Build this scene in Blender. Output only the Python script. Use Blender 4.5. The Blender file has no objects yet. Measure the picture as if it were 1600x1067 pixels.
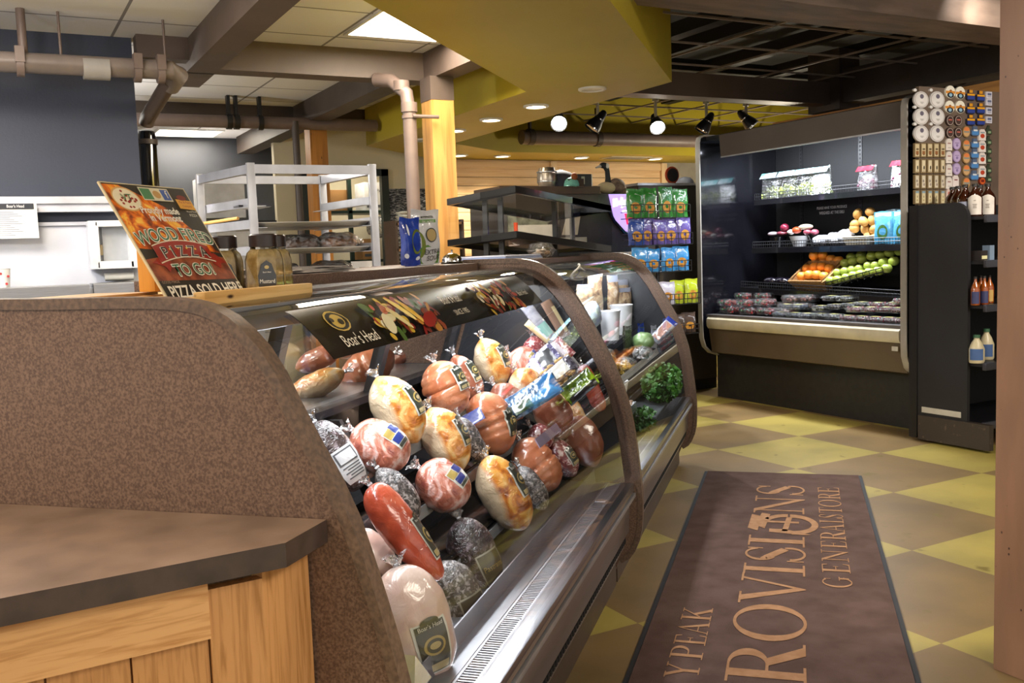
import bpy, bmesh, math, random
from math import sin, cos, pi, sqrt, radians, exp
from mathutils import Vector, Matrix, noise, Euler
random.seed(7)
RN = random.Random(11)
SC = bpy.context.scene
COL = SC.collection
S2 = sqrt(.5)
# ------------------------------------------------------------------ camera
F, YAW, PIT, ROL, H = 1500.0, radians(28.5), radians(5.3), radians(-2.1), 1.3
fwd = Vector((sin(YAW)*cos(PIT), cos(YAW)*cos(PIT), -sin(PIT)))
rt0 = Vector((cos(YAW), -sin(YAW), 0)); up0 = rt0.cross(fwd)
rt = rt0*cos(ROL)+up0*sin(ROL); up = -rt0*sin(ROL)+up0*cos(ROL)
cam = bpy.data.objects.new('camera', bpy.data.cameras.new('camera'))
COL.objects.link(cam); SC.camera = cam
cam.matrix_world = Matrix(((rt.x, up.x, -fwd.x, 0), (rt.y, up.y, -fwd.y, 0), (rt.z, up.z, -fwd.z, H), (0, 0, 0, 1)))
cam.data.sensor_width = 36; cam.data.lens = 36*F/1600; cam.data.clip_start = .05
CO = Vector((0, 0, H))
def ray(x, y): return fwd+rt*((x-800)/F)+up*((533.5-y)/F)
# measured places in the room: where a sight line meets a plane of the building or of the counter
def ax(x, y, X): d = ray(x, y); return CO+d*(X/d.x)
def ay(x, y, Y): d = ray(x, y); return CO+d*(Y/d.y)
def az(x, y, Z): d = ray(x, y); return CO+d*((Z-H)/d.z)
def toD(p): return Vector(((p.x+p.y)*S2, (p.y-p.x)*S2, p.z))      # building -> counter frame (U along, W toward the kitchen)
def toB(p): return Vector(((p.x-p.y)*S2, (p.x+p.y)*S2, p.z))
def au(x, y, U): d = ray(x, y); return toD(CO+d*(U/((d.x+d.y)*S2)))
def aw(x, y, W): d = ray(x, y); return toD(CO+d*(W/((d.y-d.x)*S2)))
def dz(x, y, Z): return toD(az(x, y, Z))
# ------------------------------------------------------------------ materials
MATS = {}
def nd(nt, t, **k):
    n = nt.nodes.new(t)
    for a, b in k.items():
        if a in ('operation', 'blend_type', 'data_type', 'noise_dimensions', 'feature', 'wave_type', 'bands_direction', 'distance'): setattr(n, a, b)
        else: n.inputs[a].default_value = b
    return n
def base(name):
    m = bpy.data.materials.new(name); m.use_nodes = True
    nt = m.node_tree; b = nt.nodes['Principled BSDF']
    MATS[name] = m
    return m, nt, b, nt.links
def c4(c): return (c[0], c[1], c[2], 1)
def hexc(h):
    r = [int(h[i:i+2], 16)/255 for i in (0, 2, 4)]
    return tuple((x/12.92 if x <= .04045 else ((x+.055)/1.055)**2.4) for x in r)
def coords(nt, L, scale=(1, 1, 1), kind='Object', rot=(0, 0, 0), loc=(0, 0, 0)):
    tc = nd(nt, 'ShaderNodeTexCoord'); mp = nd(nt, 'ShaderNodeMapping')
    mp.inputs['Scale'].default_value = scale; mp.inputs['Rotation'].default_value = rot; mp.inputs['Location'].default_value = loc
    L.new(tc.outputs[kind], mp.inputs[0]); return mp.outputs[0]
def ramp(nt, L, fac, stops):
    r = nd(nt, 'ShaderNodeValToRGB'); e = r.color_ramp.elements
    while len(e) < len(stops): e.new(.5)
    for i, (p, c) in enumerate(stops): e[i].position = p; e[i].color = c4(c)
    L.new(fac, r.inputs[0]); return r.outputs[0]
def mat(name, col, rough=.5, metal=0, spec=.5, coat=0, bump=0, bscale=40, noisec=None, nscale=8, nlo=.35, nhi=.65, stretch=(1, 1, 1), emit=None, es=1, alpha=None, sheen=0, detail=3, croug=.05):
    if name in MATS: return MATS[name]
    m, nt, b, L = base(name)
    if isinstance(col, str): col = hexc(col)
    b.inputs['Base Color'].default_value = c4(col); b.inputs['Roughness'].default_value = rough
    b.inputs['Metallic'].default_value = metal; b.inputs['Specular IOR Level'].default_value = spec
    b.inputs['Coat Weight'].default_value = coat; b.inputs['Coat Roughness'].default_value = croug
    cv = coords(nt, L, stretch)
    n = nd(nt, 'ShaderNodeTexNoise', Scale=nscale, Detail=detail); L.new(cv, n.inputs['Vector'])
    if noisec is None:
        noisec = tuple(x*.82 for x in col); 
    elif isinstance(noisec, str): noisec = hexc(noisec)
    L.new(ramp(nt, L, n.outputs['Fac'], [(nlo, noisec), (nhi, col)]), b.inputs['Base Color'])
    if bump:
        n2 = nd(nt, 'ShaderNodeTexNoise', Scale=bscale, Detail=2); L.new(cv, n2.inputs['Vector'])
        bp = nd(nt, 'ShaderNodeBump', Strength=bump, Distance=.01); L.new(n2.outputs['Fac'], bp.inputs['Height']); L.new(bp.outputs[0], b.inputs['Normal'])
        if coat: L.new(bp.outputs[0], b.inputs['Coat Normal'])
    if emit:
        b.inputs['Emission Color'].default_value = c4(hexc(emit) if isinstance(emit, str) else emit); b.inputs['Emission Strength'].default_value = es
    return m
def glassmat(name, tint=(.97, .985, .98), refl=1.0, rough=.02, bump=0, bscale=30, op=0, col=(1, 1, 1)):
    m, nt, b, L = base(name)
    nt.nodes.remove(b)
    out = nt.nodes['Material Output']
    tr = nd(nt, 'ShaderNodeBsdfTransparent', Color=c4(tint)); gl = nd(nt, 'ShaderNodeBsdfGlossy', Roughness=rough)
    fr = nd(nt, 'ShaderNodeFresnel', IOR=1.5); mu = nd(nt, 'ShaderNodeMath', operation='MULTIPLY'); mu.inputs[1].default_value = refl
    mu.use_clamp = True
    mx = nd(nt, 'ShaderNodeMixShader')
    L.new(fr.outputs[0], mu.inputs[0]); L.new(mu.outputs[0], mx.inputs[0])
    src = tr.outputs[0]
    if op:
        df = nd(nt, 'ShaderNodeBsdfDiffuse', Color=c4(col)); m2 = nd(nt, 'ShaderNodeMixShader')
        cv = coords(nt, L); n = nd(nt, 'ShaderNodeTexNoise', Scale=bscale, Detail=3, Distortion=1.0); L.new(cv, n.inputs['Vector'])
        mr = nd(nt, 'ShaderNodeMapRange'); mr.inputs[1].default_value = .4; mr.inputs[2].default_value = .75; mr.inputs[3].default_value = 0; mr.inputs[4].default_value = op
        L.new(n.outputs['Fac'], mr.inputs[0]); L.new(mr.outputs[0], m2.inputs[0])
        L.new(tr.outputs[0], m2.inputs[1]); L.new(df.outputs[0], m2.inputs[2]); src = m2.outputs[0]
    L.new(src, mx.inputs[1]); L.new(gl.outputs[0], mx.inputs[2]); L.new(mx.outputs[0], out.inputs[0])
    if bump:
        cv = coords(nt, L); n = nd(nt, 'ShaderNodeTexNoise', Scale=bscale, Detail=3, Distortion=1.5); L.new(cv, n.inputs['Vector'])
        bp = nd(nt, 'ShaderNodeBump', Strength=bump, Distance=.02); L.new(n.outputs['Fac'], bp.inputs['Height'])
        L.new(bp.outputs[0], gl.inputs['Normal']); L.new(bp.outputs[0], fr.inputs['Normal'])
    return m
def emat(name, col, s):
    if name in MATS: return MATS[name]
    m, nt, b, L = base(name)
    if isinstance(col, str): col = hexc(col)
    b.inputs['Base Color'].default_value = c4(col); b.inputs['Emission Color'].default_value = c4(col); b.inputs['Emission Strength'].default_value = s
    return m
def flat(h, rough=.5, coat=0):
    return mat('paint_'+h+('_gloss' if coat else ''), h, rough, coat=coat)
def woodmat(name, light, dark, axis='z', scale=3, rough=.45, knots=True, coat=0, zrot=0):
    m, nt, b, L = base(name)
    st = {'x': (.6, 9, 9), 'y': (9, .6, 9), 'z': (9, 9, .6)}[axis]
    cv = coords(nt, L, (1, 1, 1), rot=(0, 0, zrot)); mq = nd(nt, 'ShaderNodeMapping'); mq.inputs['Scale'].default_value = tuple(v*scale/3 for v in st); L.new(cv, mq.inputs[0]); cv = mq.outputs[0]
    w = nd(nt, 'ShaderNodeTexNoise', Scale=3.0, Detail=5, Distortion=.6); L.new(cv, w.inputs['Vector'])
    cl = ramp(nt, L, w.outputs['Fac'], [(.3, hexc(dark)), (.55, hexc(light))])
    if knots:
        cv2 = coords(nt, L, {'x': (1, 3, 3), 'y': (3, 1, 3), 'z': (3, 3, 1)}[axis])
        v = nd(nt, 'ShaderNodeTexVoronoi', Scale=5.0); L.new(cv2, v.inputs['Vector'])
        k = ramp(nt, L, v.outputs['Distance'], [(.03, (0, 0, 0)), (.075, (1, 1, 1))])
        mx = nd(nt, 'ShaderNodeMix', data_type='RGBA'); mx.inputs[6].default_value = c4(hexc('3a2010'))
        L.new(k, mx.inputs[0]); L.new(cl, mx.inputs[7]); cl = mx.outputs[2]
    L.new(cl, b.inputs['Base Color']); b.inputs['Roughness'].default_value = rough; b.inputs['Coat Weight'].default_value = coat
    return m
# ------------------------------------------------------------------ mesh builder
class B:
    def __init__(s): s.bm = bmesh.new(); s.m = 0; s.T = None
    def V(s, *p):
        p = Vector(p) if len(p) == 3 else Vector(p[0])
        if s.T is not None: p = s.T @ p
        return s.bm.verts.new(p)
    def f(s, vs):
        try: fc = s.bm.faces.new(vs)
        except ValueError: return None
        fc.material_index = s.m; return fc
    def box(s, x0, x1, y0, y1, z0, z1, bev=0):
        if x0 > x1: x0, x1 = x1, x0
        if y0 > y1: y0, y1 = y1, y0
        if z0 > z1: z0, z1 = z1, z0
        v = [s.V(x, y, z) for z in (z0, z1) for y in (y0, y1) for x in (x0, x1)]
        fs = [s.f([v[i] for i in q]) for q in ((0, 2, 3, 1), (4, 5, 7, 6), (0, 1, 5, 4), (2, 6, 7, 3), (0, 4, 6, 2), (1, 3, 7, 5))]
        if bev:
            es = list({e for f_ in fs if f_ for e in f_.edges})
            bmesh.ops.bevel(s.bm, geom=es, offset=bev, segments=2, affect='EDGES', profile=.7)
        return s
    def prism(s, poly, a, b, axis='z'):
        def mk(u, v, w): return {'x': (w, u, v), 'y': (u, w, v), 'z': (u, v, w)}[axis]
        A = [s.V(*mk(u, v, a)) for u, v in poly]; Bv = [s.V(*mk(u, v, b)) for u, v in poly]
        n = len(poly)
        fa = s.f(A); fb = s.f(Bv[::-1])
        for i in range(n): s.f([A[i], Bv[i], Bv[(i+1) % n], A[(i+1) % n]])
        return s
    def strip(s, prof, a, b, th, axis='x'):
        # open profile (list of 2D) given a thickness along its normal
        n = len(prof); off = []
        for i in range(n):
            p0 = Vector(prof[max(0, i-1)]); p1 = Vector(prof[min(n-1, i+1)]); t = (p1-p0).normalized()
            off.append((prof[i][0]-t.y*th, prof[i][1]+t.x*th))
        def mk(u, v, w): return {'x': (w, u, v), 'y': (u, w, v), 'z': (u, v, w)}[axis]
        r = [[s.V(*mk(*p, w)) for p in q] for w in (a, b) for q in (prof, off)]
        for i in range(n-1):
            s.f([r[0][i], r[0][i+1], r[2][i+1], r[2][i]]); s.f([r[1][i], r[3][i], r[3][i+1], r[1][i+1]])
            s.f([r[0][i], r[1][i], r[1][i+1], r[0][i+1]]); s.f([r[2][i], r[2][i+1], r[3][i+1], r[3][i]])
        for i in (0, n-1): s.f([r[0][i], r[2][i], r[3][i], r[1][i]])
        return s
    def cyl(s, p0, p1, r0, r1=None, n=16, cap=True):
        if r1 is None: r1 = r0
        return s.tube([p0, p1], [r0, r1], n, cap)
    def tube(s, pts, r, n=8, cap=True, closed=False):
        pts = [Vector(p) for p in pts]; N = len(pts)
        if not isinstance(r, (list, tuple)): r = [r]*N
        rings = []; prev = None
        for i, p in enumerate(pts):
            if closed: t = pts[(i+1) % N]-pts[i-1]
            else: t = pts[min(N-1, i+1)]-pts[max(0, i-1)]
            t.normalize()
            if prev is None:
                a = Vector((0, 0, 1)) if abs(t.z) < .9 else Vector((1, 0, 0)); a = a.cross(t).normalized()
            else:
                a = prev-t*prev.dot(t)
                if a.length < 1e-6: a = Vector((0, 0, 1)).cross(t)
                a.normalize()
            prev = a; b = t.cross(a)
            rings.append([s.V(p+(a*cos(2*pi*k/n)+b*sin(2*pi*k/n))*r[i]) for k in range(n)])
        for i in range(N if closed else N-1):
            A, C = rings[i], rings[(i+1) % N]
            for k in range(n): s.f([A[k], A[(k+1) % n], C[(k+1) % n], C[k]])
        if cap and not closed: s.f(rings[0][::-1]); s.f(rings[-1])
        return s
    def lathe(s, prof, n=24, c=(0, 0, 0), cap=True, sx=1, sy=1, rot=0):
        rings = []
        for r, z in prof:
            rings.append([s.V(c[0]+sx*r*cos(2*pi*k/n+rot), c[1]+sy*r*sin(2*pi*k/n+rot), c[2]+z) for k in range(n)])
        for A, C in zip(rings, rings[1:]):
            for k in range(n): s.f([A[k], A[(k+1) % n], C[(k+1) % n], C[k]])
        if cap: s.f(rings[0][::-1]); s.f(rings[-1])
        return s
    def ell(s, c, rx, ry, rz, nu=16, nv=10, nz=0, ns=3, seed=0):
        c = Vector(c); rings = []
        top = None
        def P(a, b):
            p = Vector((rx*cos(a)*cos(b), ry*sin(a)*cos(b), rz*sin(b)))
            if nz: p *= 1+nz*noise.noise(Vector((p.x*ns/rx*.5+seed, p.y*ns/ry*.5, p.z*ns/rz*.5)))
            return c+p
        bot = s.V(P(0, -pi/2)); top = s.V(P(0, pi/2))
        for j in range(1, nv):
            b = -pi/2+pi*j/nv; rings.append([s.V(P(2*pi*k/nu, b)) for k in range(nu)])
        for k in range(nu): s.f([bot, rings[0][(k+1) % nu], rings[0][k]]); s.f([top, rings[-1][k], rings[-1][(k+1) % nu]])
        for A, C in zip(rings, rings[1:]):
            for k in range(nu): s.f([A[k], A[(k+1) % nu], C[(k+1) % nu], C[k]])
        return s
    def grid(s, fn, nu, nv, closeu=False):
        g = [[s.V(fn(i/nu, j/nv)) for i in range(nu+(0 if closeu else 1))] for j in range(nv+1)]
        w = len(g[0])
        for j in range(nv):
            for i in range(nu): s.f([g[j][i], g[j][(i+1) % w], g[j+1][(i+1) % w], g[j+1][i]])
        return s
    def quad(s, a, b, c, d): s.f([s.V(a), s.V(b), s.V(c), s.V(d)]); return s
ORG = {}
def finish(b, name, mats, org, sharp=38):
    bm = b.bm
    bmesh.ops.remove_doubles(bm, verts=bm.verts, dist=1e-5)
    for v in bm.verts: v.co -= org
    bmesh.ops.recalc_face_normals(bm, faces=bm.faces)
    ca = cos(radians(sharp))
    for e in bm.edges:
        if len(e.link_faces) == 2 and e.link_faces[0].normal.dot(e.link_faces[1].normal) < ca: e.smooth = False
    for f_ in bm.faces: f_.smooth = True
    me = bpy.data.meshes.new(name); bm.to_mesh(me); bm.free()
    for m in (mats if isinstance(mats, (list, tuple)) else [mats]): me.materials.append(m)
    o = bpy.data.objects.new(name, me); COL.objects.link(o); return o
def setp(o, label=None, cat=None, group=None, kind=None):
    if label: o['label'] = label
    if cat: o['category'] = cat
    if group: o['group'] = group
    if kind: o['kind'] = kind
    return o
ANG = {'B': 0, 'D': radians(45)}
def toW(p, fr): return toB(p) if fr == 'D' else Vector(p)
def root(name, label, cat, org, fr='B', group=None):
    o = bpy.data.objects.new(name, None); COL.objects.link(o); o.empty_display_size = .05
    org = Vector(org); o.location = toW(org, fr); o.rotation_euler.z = ANG[fr]
    ORG[o.name] = org; return setp(o, label, cat, group)
def part(name, b, mats, par, label=None, sharp=38):
    org = ORG[par.name]; o = finish(b, name, mats, org, sharp); o.parent = par; ORG[o.name] = org
    if label: o['label'] = label
    return o
def mesh(name, b, mats, label=None, cat=None, fr='B', group=None, kind=None, sharp=38, org=None):
    if org is None:
        vs = [v.co for v in b.bm.verts]
        org = Vector(((min(v.x for v in vs)+max(v.x for v in vs))/2, (min(v.y for v in vs)+max(v.y for v in vs))/2, min(v.z for v in vs)))
    org = Vector(org)
    o = finish(b, name, mats, org, sharp); o.location = toW(org, fr); o.rotation_euler.z = ANG[fr]; ORG[o.name] = org
    return setp(o, label, cat, group, kind)
def struct(name, b, mats, fr='B', **k): return mesh(name, b, mats, fr=fr, kind='structure', **k)
def dup(o, loc=None, R=None, label=None, group=None, scale=None, par=None):
    c = o.copy(); COL.objects.link(c)
    if par is not None: c.parent = par
    for ch in list(o.children): dup(ch, par=c)
    if loc is not None: c.location = loc
    if R is not None: c.rotation_mode = 'QUATERNION'; c.rotation_quaternion = R
    if scale is not None: c.scale = (scale,)*3 if not isinstance(scale, tuple) else scale
    if label: c['label'] = label
    if group: c['group'] = group
    return c
def axes(X=None, Y=None, Z=None):
    # rotation with two given directions (first exact)
    if X is not None and Z is not None:
        Z = Z.normalized(); Xn = (X-Z*X.dot(Z)).normalized(); Yn = Z.cross(Xn)
        return Matrix((Xn, Yn, Z)).transposed().to_quaternion()
_fd = {}
def text(name, s, size, mats, par=None, M=None, ext=.0006, sx=1, off=0, align='CENTER', bend=None, spacing=1):
    c = bpy.data.curves.new('t', 'FONT'); c.body = s; c.size = size; c.align_x = align; c.align_y = 'CENTER'; c.extrude = ext; c.offset = off; c.resolution_u = 3; c.space_character = spacing
    t = bpy.data.objects.new('t', c); COL.objects.link(t)
    me = bpy.data.meshes.new_from_object(t.evaluated_get(bpy.context.evaluated_depsgraph_get()))
    bpy.data.objects.remove(t); bpy.data.curves.remove(c)
    for v in me.vertices:
        v.co.x *= sx
        if bend: v.co = bend(v.co)
    if M is not None: me.transform(M)
    me.materials.clear(); me.materials.append(mats); me.name = name
    o = bpy.data.objects.new(name, me); COL.objects.link(o)
    if par is not None: o.parent = par; ORG[o.name] = ORG[par.name]
    return o
def MX(o, X, Y, Z=None):
    X = Vector(X).normalized(); Y = Vector(Y).normalized(); Z = Vector(Z) if Z is not None else X.cross(Y)
    M = Matrix.Identity(4)
    for i in range(3): M[i][0] = X[i]; M[i][1] = Y[i]; M[i][2] = Z[i]; M[i][3] = o[i]
    return M
def lamp(kind, name, loc, power, col, size=.1, rot=None, size2=None, spot=None, blend=.5, target=None):
    l = bpy.data.lights.new(name, kind); l.energy = power; l.color = col
    if kind == 'AREA':
        l.size = size
        if size2: l.shape = 'RECTANGLE'; l.size_y = size2
    elif kind == 'SPOT': l.shadow_soft_size = size; l.spot_size = radians(spot or 80); l.spot_blend = blend
    else: l.shadow_soft_size = size
    o = bpy.data.objects.new(name, l); COL.objects.link(o); o.location = loc
    if rot: o.rotation_euler = rot
    if target is not None: o.rotation_euler = (Vector(target)-Vector(loc)).to_track_quat('-Z', 'Y').to_euler()
    return o
ORD = ['first', 'second', 'third', 'fourth', 'fifth', 'sixth', 'seventh', 'eighth', 'ninth', 'tenth', 'eleventh', 'twelfth']
# ================================================================== palette
brown_paint = mat('brown_paint', '5f5047', .55, noisec='53463e', nscale=3, bump=.05)
dark_brown_paint = mat('dark_brown_paint', '4a3f39', .5, noisec='3b322d', nscale=4)
navy = mat('navy_wall_paint', '343a4b', .55, noisec='2f3444', nscale=2, bump=.06, bscale=90)
slate = mat('slate_wall_paint', '3c3f46', .6, noisec='34373d', nscale=2)
cream = mat('cream_wall_paint', 'd8cfb4', .7, noisec='cec5a8', nscale=1.5)
whitewall = mat('white_wall_panel', 'dfe1ea', .35, noisec='d4d6e0', nscale=3)
tile_w = mat('ceiling_tile_white', 'e4e4e8', .8, noisec='cfcfd2', nscale=1.5, bump=.1, bscale=200)
olive = mat('olive_green_paint', 'b3a02c', .5, noisec='aa9828', nscale=1.5, bump=.03, bscale=120)
steel = mat('brushed_steel', 'b9babd', .28, 1, bump=.03, bscale=30, stretch=(1, 30, 30))
alum = mat('aluminium', 'c8c9cf', .38, .85, bump=.02)
chrome = mat('chrome', 'e6e6e6', .08, 1)
black = mat('black_metal', '17171b', .38, noisec='101014', nscale=6)
blackgloss = mat('black_gloss', '0b0b0f', .12, coat=.6)
matte_black = mat('matte_black', '101013', .7)
laminate = mat('speckled_brown_laminate', '7d6454', .38, noisec='543f34', nscale=230, nlo=.36, nhi=.66, detail=3, bump=.05, bscale=300)
wood = woodmat('varnished_fir', 'cf9c56', 'b0793a', 'z', 3, .35, coat=.3)
woodx = woodmat('pine_wood', 'dcae68', 'c08c46', 'x', 3, .45)
glass = glassmat('clear_glass', (.975, .985, .98), 1.0, .015)
def whitemat(): return flat('eceae4', .5)
# ================================================================== floor
m, nt, b_, L = base('checkered_floor_tile')
tc = nd(nt, 'ShaderNodeTexCoord'); mp = nd(nt, 'ShaderNodeMapping')
mp.inputs['Scale'].default_value = (1/.703, 1/.677, 1); mp.inputs['Location'].default_value = (-2.60/.703, -1.975/.677, .5)
ge = nd(nt, 'ShaderNodeNewGeometry'); L.new(ge.outputs['Position'], mp.inputs[0])
ck = nd(nt, 'ShaderNodeTexChecker', Scale=1.0); ck.inputs[1].default_value = c4(hexc('a3934c')); ck.inputs[2].default_value = c4(hexc('7f6842'))
L.new(mp.outputs[0], ck.inputs[0])
n1 = nd(nt, 'ShaderNodeTexNoise', Scale=2.2, Detail=6); L.new(ge.outputs['Position'], n1.inputs['Vector'])
r1 = ramp(nt, L, n1.outputs['Fac'], [(.3, (.72, .72, .7)), (.6, (1.08, 1.06, 1))])
mx = nd(nt, 'ShaderNodeMix', data_type='RGBA', blend_type='MULTIPLY'); mx.inputs[0].default_value = 1
L.new(ck.outputs[0], mx.inputs[6]); L.new(r1, mx.inputs[7])
n2 = nd(nt, 'ShaderNodeTexNoise', Scale=7, Detail=2); L.new(ge.outputs['Position'], n2.inputs['Vector'])
r2 = ramp(nt, L, n2.outputs['Fac'], [(.27, (0, 0, 0)), (.33, (1, 1, 1))])
mx2 = nd(nt, 'ShaderNodeMix', data_type='RGBA'); L.new(r2, mx2.inputs[0]); mx2.inputs[6].default_value = c4(hexc('6f5f26')); L.new(mx.outputs[2], mx2.inputs[7])
L.new(mx2.outputs[2], b_.inputs['Base Color']); b_.inputs['Roughness'].default_value = .42
bb = B(); bb.box(-5, 9.5, -2.5, 11, -.1, 0); struct('floor', bb, m)
# ================================================================== walls
bb = B(); bb.box(-5, .85, 6.1, 6.25, 0, 2.63); bb.m = 1; bb.box(-5, .83, 6.07, 6.1, 0, 1.56)
bb.m = 0; struct('wall_left', bb, [navy, whitewall])
bb = B(); bb.box(-5, 2.87, 10.62, 10.75, 0, 2.63); struct('wall_back_left', bb, slate)
bb = B(); bb.box(2.87, 3.3, 10.5, 10.75, 0, 2.63); bb.box(3.3, 9.5, 10.6, 10.75, 0, 2.63); struct('wall_back', bb, cream)
bb = B(); bb.box(4.2, 9.5, 9.3, 9.4, 0, 2.3)
grey_wall = mat('warm_grey_wall', 'a39c90', .7); struct('wall_slatwall_side', bb, grey_wall)
bb = B(); bb.box(9.4, 9.5, -2.5, 10.6, 0, 3.2); struct('wall_right', bb, dark_brown_paint)
# ceilings: white tiles over the kitchen, dark open plenum over the shop
m, nt, b_, L = base('ceiling_tiles_with_grid')
ge = nd(nt, 'ShaderNodeNewGeometry'); mp = nd(nt, 'ShaderNodeMapping'); mp.inputs['Location'].default_value = (-.14, -5.085, 0); L.new(ge.outputs['Position'], mp.inputs[0])
bk = nd(nt, 'ShaderNodeTexBrick', Scale=1.0); bk.offset = 0; bk.inputs['Brick Width'].default_value = .605; bk.inputs['Row Height'].default_value = .605
bk.inputs['Mortar Size'].default_value = .009; bk.inputs[1].default_value = c4(hexc('e8e8ec')); bk.inputs[2].default_value = c4(hexc('e4e4e8')); bk.inputs[3].default_value = c4(hexc('88868a'))
L.new(mp.outputs[0], bk.inputs[0]); L.new(bk.outputs[0], b_.inputs['Base Color']); b_.inputs['Roughness'].default_value = .85
bb = B(); bb.prism([(-5, -2.5), (-.2, -2.5), (3.1, 1.9), (3.1, 8.3), (4.6, 9.8), (4.6, 10.75), (-5, 10.75)], 2.63, 2.7); struct('ceiling', bb, m)
bb = B(); bb.box(-5, 9.5, -2.6, 10.75, 3.2, 3.25); struct('ceiling_plenum', bb, mat('plenum_black', '070607', .8))
# suspended grid without tiles
gridm = mat('ceiling_grid_metal', '857870', .5)
bb = B()
for i in range(11):
    x = 3.17+i*.605; bb.box(x-.008, x+.008, 2.2 if x > 4.2 else 5.3, 9.2, 2.63, 2.642)
for j in range(12):
    y = 2.7+j*.605; bb.box(3.1, 9.4, y-.008, y+.008, 2.63, 2.642)
struct('ceiling_grid', bb, gridm)
bb = B()
for x, y in ((4.6, 4.2), (5.8, 5.1), (6.6, 6.6), (5.0, 7.2)):
    bb.box(x, x+.12, 2.6, 9.2, 2.85, 2.95)
bb.box(3.2, 9.3, 5.0, 5.12, 2.88, 2.98); bb.box(3.2, 9.3, 6.9, 7.02, 2.86, 2.96)
struct('ceiling_joists', bb, mat('joist_dark', '1c1815', .7))
# beams
bb = B(); bb.box(1.15, 1.32, -2.4, 5.95, 2.45, 2.63); bb.box(1.15, 1.32, 6.1, 6.6, 2.45, 2.63)
bb.box(.86, 1.15, 5.98, 6.1, 2.5, 2.63)
struct('trim_1', bb, brown_paint)
bb = B(); bb.box(1.15, 2.7, 5.95, 6.12, 2.45, 2.63); bb.box(3.9, 9.3, 5.95, 6.12, 2.45, 2.63); bb.box(2.64, 2.80, 3.9, 5.95, 2.45, 2.63); struct('trim_2', bb, brown_paint)
bb = B(); bb.box(2.45, 2.62, 6.12, 10.5, 2.45, 2.63); struct('trim_3', bb, dark_brown_paint)
bb = B(); bb.box(.86, 4.6, 8.35, 8.5, 2.52, 2.63); struct('trim_4', bb, dark_brown_paint)
bb = B(); bb.box(-1, 9.3, 3.5, 3.82, 2.45, 2.9); struct('trim_5', bb, mat('weathered_beam', '7d6a5e', .6, noisec='5f4f45', nscale=5, stretch=(.5, 2, 2)))
bb = B(); bb.box(6.42, 6.6, 3.82, 5.95, 2.45, 2.72); bb.box(6.38, 6.62, 5.85, 6.2, 2.4, 2.9); struct('trim_6', bb, dark_brown_paint)
bb = B(); bb.box(6.35, 6.5, 4.2, 6.6, 2.26, 2.38); struct('trim_7', bb, woodmat('beam_fir', 'b8813f', '8f6030', 'y'))
bb = B(); bb.box(2.87, 3.3, 9.6, 10.5, 2.4, 2.63); struct('trim_8', bb, mat('tan_paint', '8d7d66', .6))
# fascia pieces of the left ceiling edge
# ================================================================== green soffit
def poly_area(p): return sum(p[i][0]*p[(i+1) % len(p)][1]-p[(i+1) % len(p)][0]*p[i][1] for i in range(len(p)))
sof = [(3.06, 5.33), (.55, 2.82), (1.52, 2.52), (3.76, 4.76), (3.80, 7.97), (4.62, 8.55), (9.38, 8.55), (9.38, 9.3), (4.2, 9.3), (3.09, 8.3)]
bb = B(); bb.prism(sof, 2.3, 2.9); struct('ceiling_soffit', bb, olive)
def downlight(x, y, on, label):
    r = root('recessed_downlight', label, 'ceiling light', (x, y, 2.286), group='recessed lights in the green soffit')
    b = B(); b.lathe([(.088, .014), (.088, .004), (.082, 0), (.068, 0), (.064, .012)], 28, (x, y, 2.286), cap=False); part('trim_ring', b, flat('e8e6e0'), r)
    b = B(); b.lathe([(0.001, .006), (.066, .006), (.066, .012)], 28, (x, y, 2.286)); part('lens', b, emat('lamp_warm', 'ffeccc', 9) if on else mat('lens_off', 'c9c6c0', .3), r)
    if on: lamp('SPOT', 'downlight_lamp', (x, y, 2.27), 26 if x < 4 else 60, (1, .83, .58), .06, rot=(0, 0, 0), spot=125, blend=.8)
    return r
for i, (x, y, on) in enumerate(((3.404, 5.1, 0), (3.41, 5.81, 1), (3.41, 6.48, 1), (3.41, 7.11, 1), (3.41, 7.75, 0))):
    downlight(x, y, on, ('round recessed light in the green soffit, ' + ('nearest the camera and unlit, at the soffit tip', 'second from the soffit tip, lit', 'third from the soffit tip, lit', 'fourth from the soffit tip, lit', 'small one farthest along beside the wooden post')[i]))
for i, (x, on) in enumerate(((4.29, 1), (4.78, 1), (5.75, 1), (6.74, 1))):
    downlight(x, 8.87, on, 'round recessed light above the wooden slat wall, '+ORD[i]+' from the left')
b = B(); b.box(6.05, 6.6, 8.72, 8.95, 2.292, 2.3); b.m = 1
for k in range(7): b.box(6.08, 6.57, 8.745+k*.028, 8.757+k*.028, 2.288, 2.293)
mesh('ceiling_vent', b, [flat('cfc9b8'), flat('8b8574')], 'flat rectangular air vent in the green soffit above the slat wall', 'vent')
# fluorescent panels
def troffer(x0, x1, y0, y1, label, p):
    r = root('ceiling_light_panel', label, 'ceiling light', ((x0+x1)/2, (y0+y1)/2, 2.615), group='fluorescent panels in the tile ceiling')
    b = B()
    for q in ((x0-.02, x1+.02, y0-.02, y0), (x0-.02, x1+.02, y1, y1+.02), (x0-.02, x0, y0, y1), (x1, x1+.02, y0, y1)): b.box(*q, 2.618, 2.632)
    part('frame', b, flat('e9e9ea'), r)
    b = B(); b.box(x0, x1, y0, y1, 2.622, 2.629); part('diffuser', b, emat('fluorescent_panel', 'fff2dc', 7), r)
    lamp('AREA', 'panel_lamp', ((x0+x1)/2, (y0+y1)/2, 2.6), p, (1, .9, .76), x1-x0, size2=y1-y0)
troffer(1.99, 2.56, 4.4, 5.57, 'bright square ceiling light panel beside the green soffit', 30)
troffer(1.6, 2.2, 10.0, 10.5, 'long bright ceiling light panel low over the far kitchen', 12)
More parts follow.
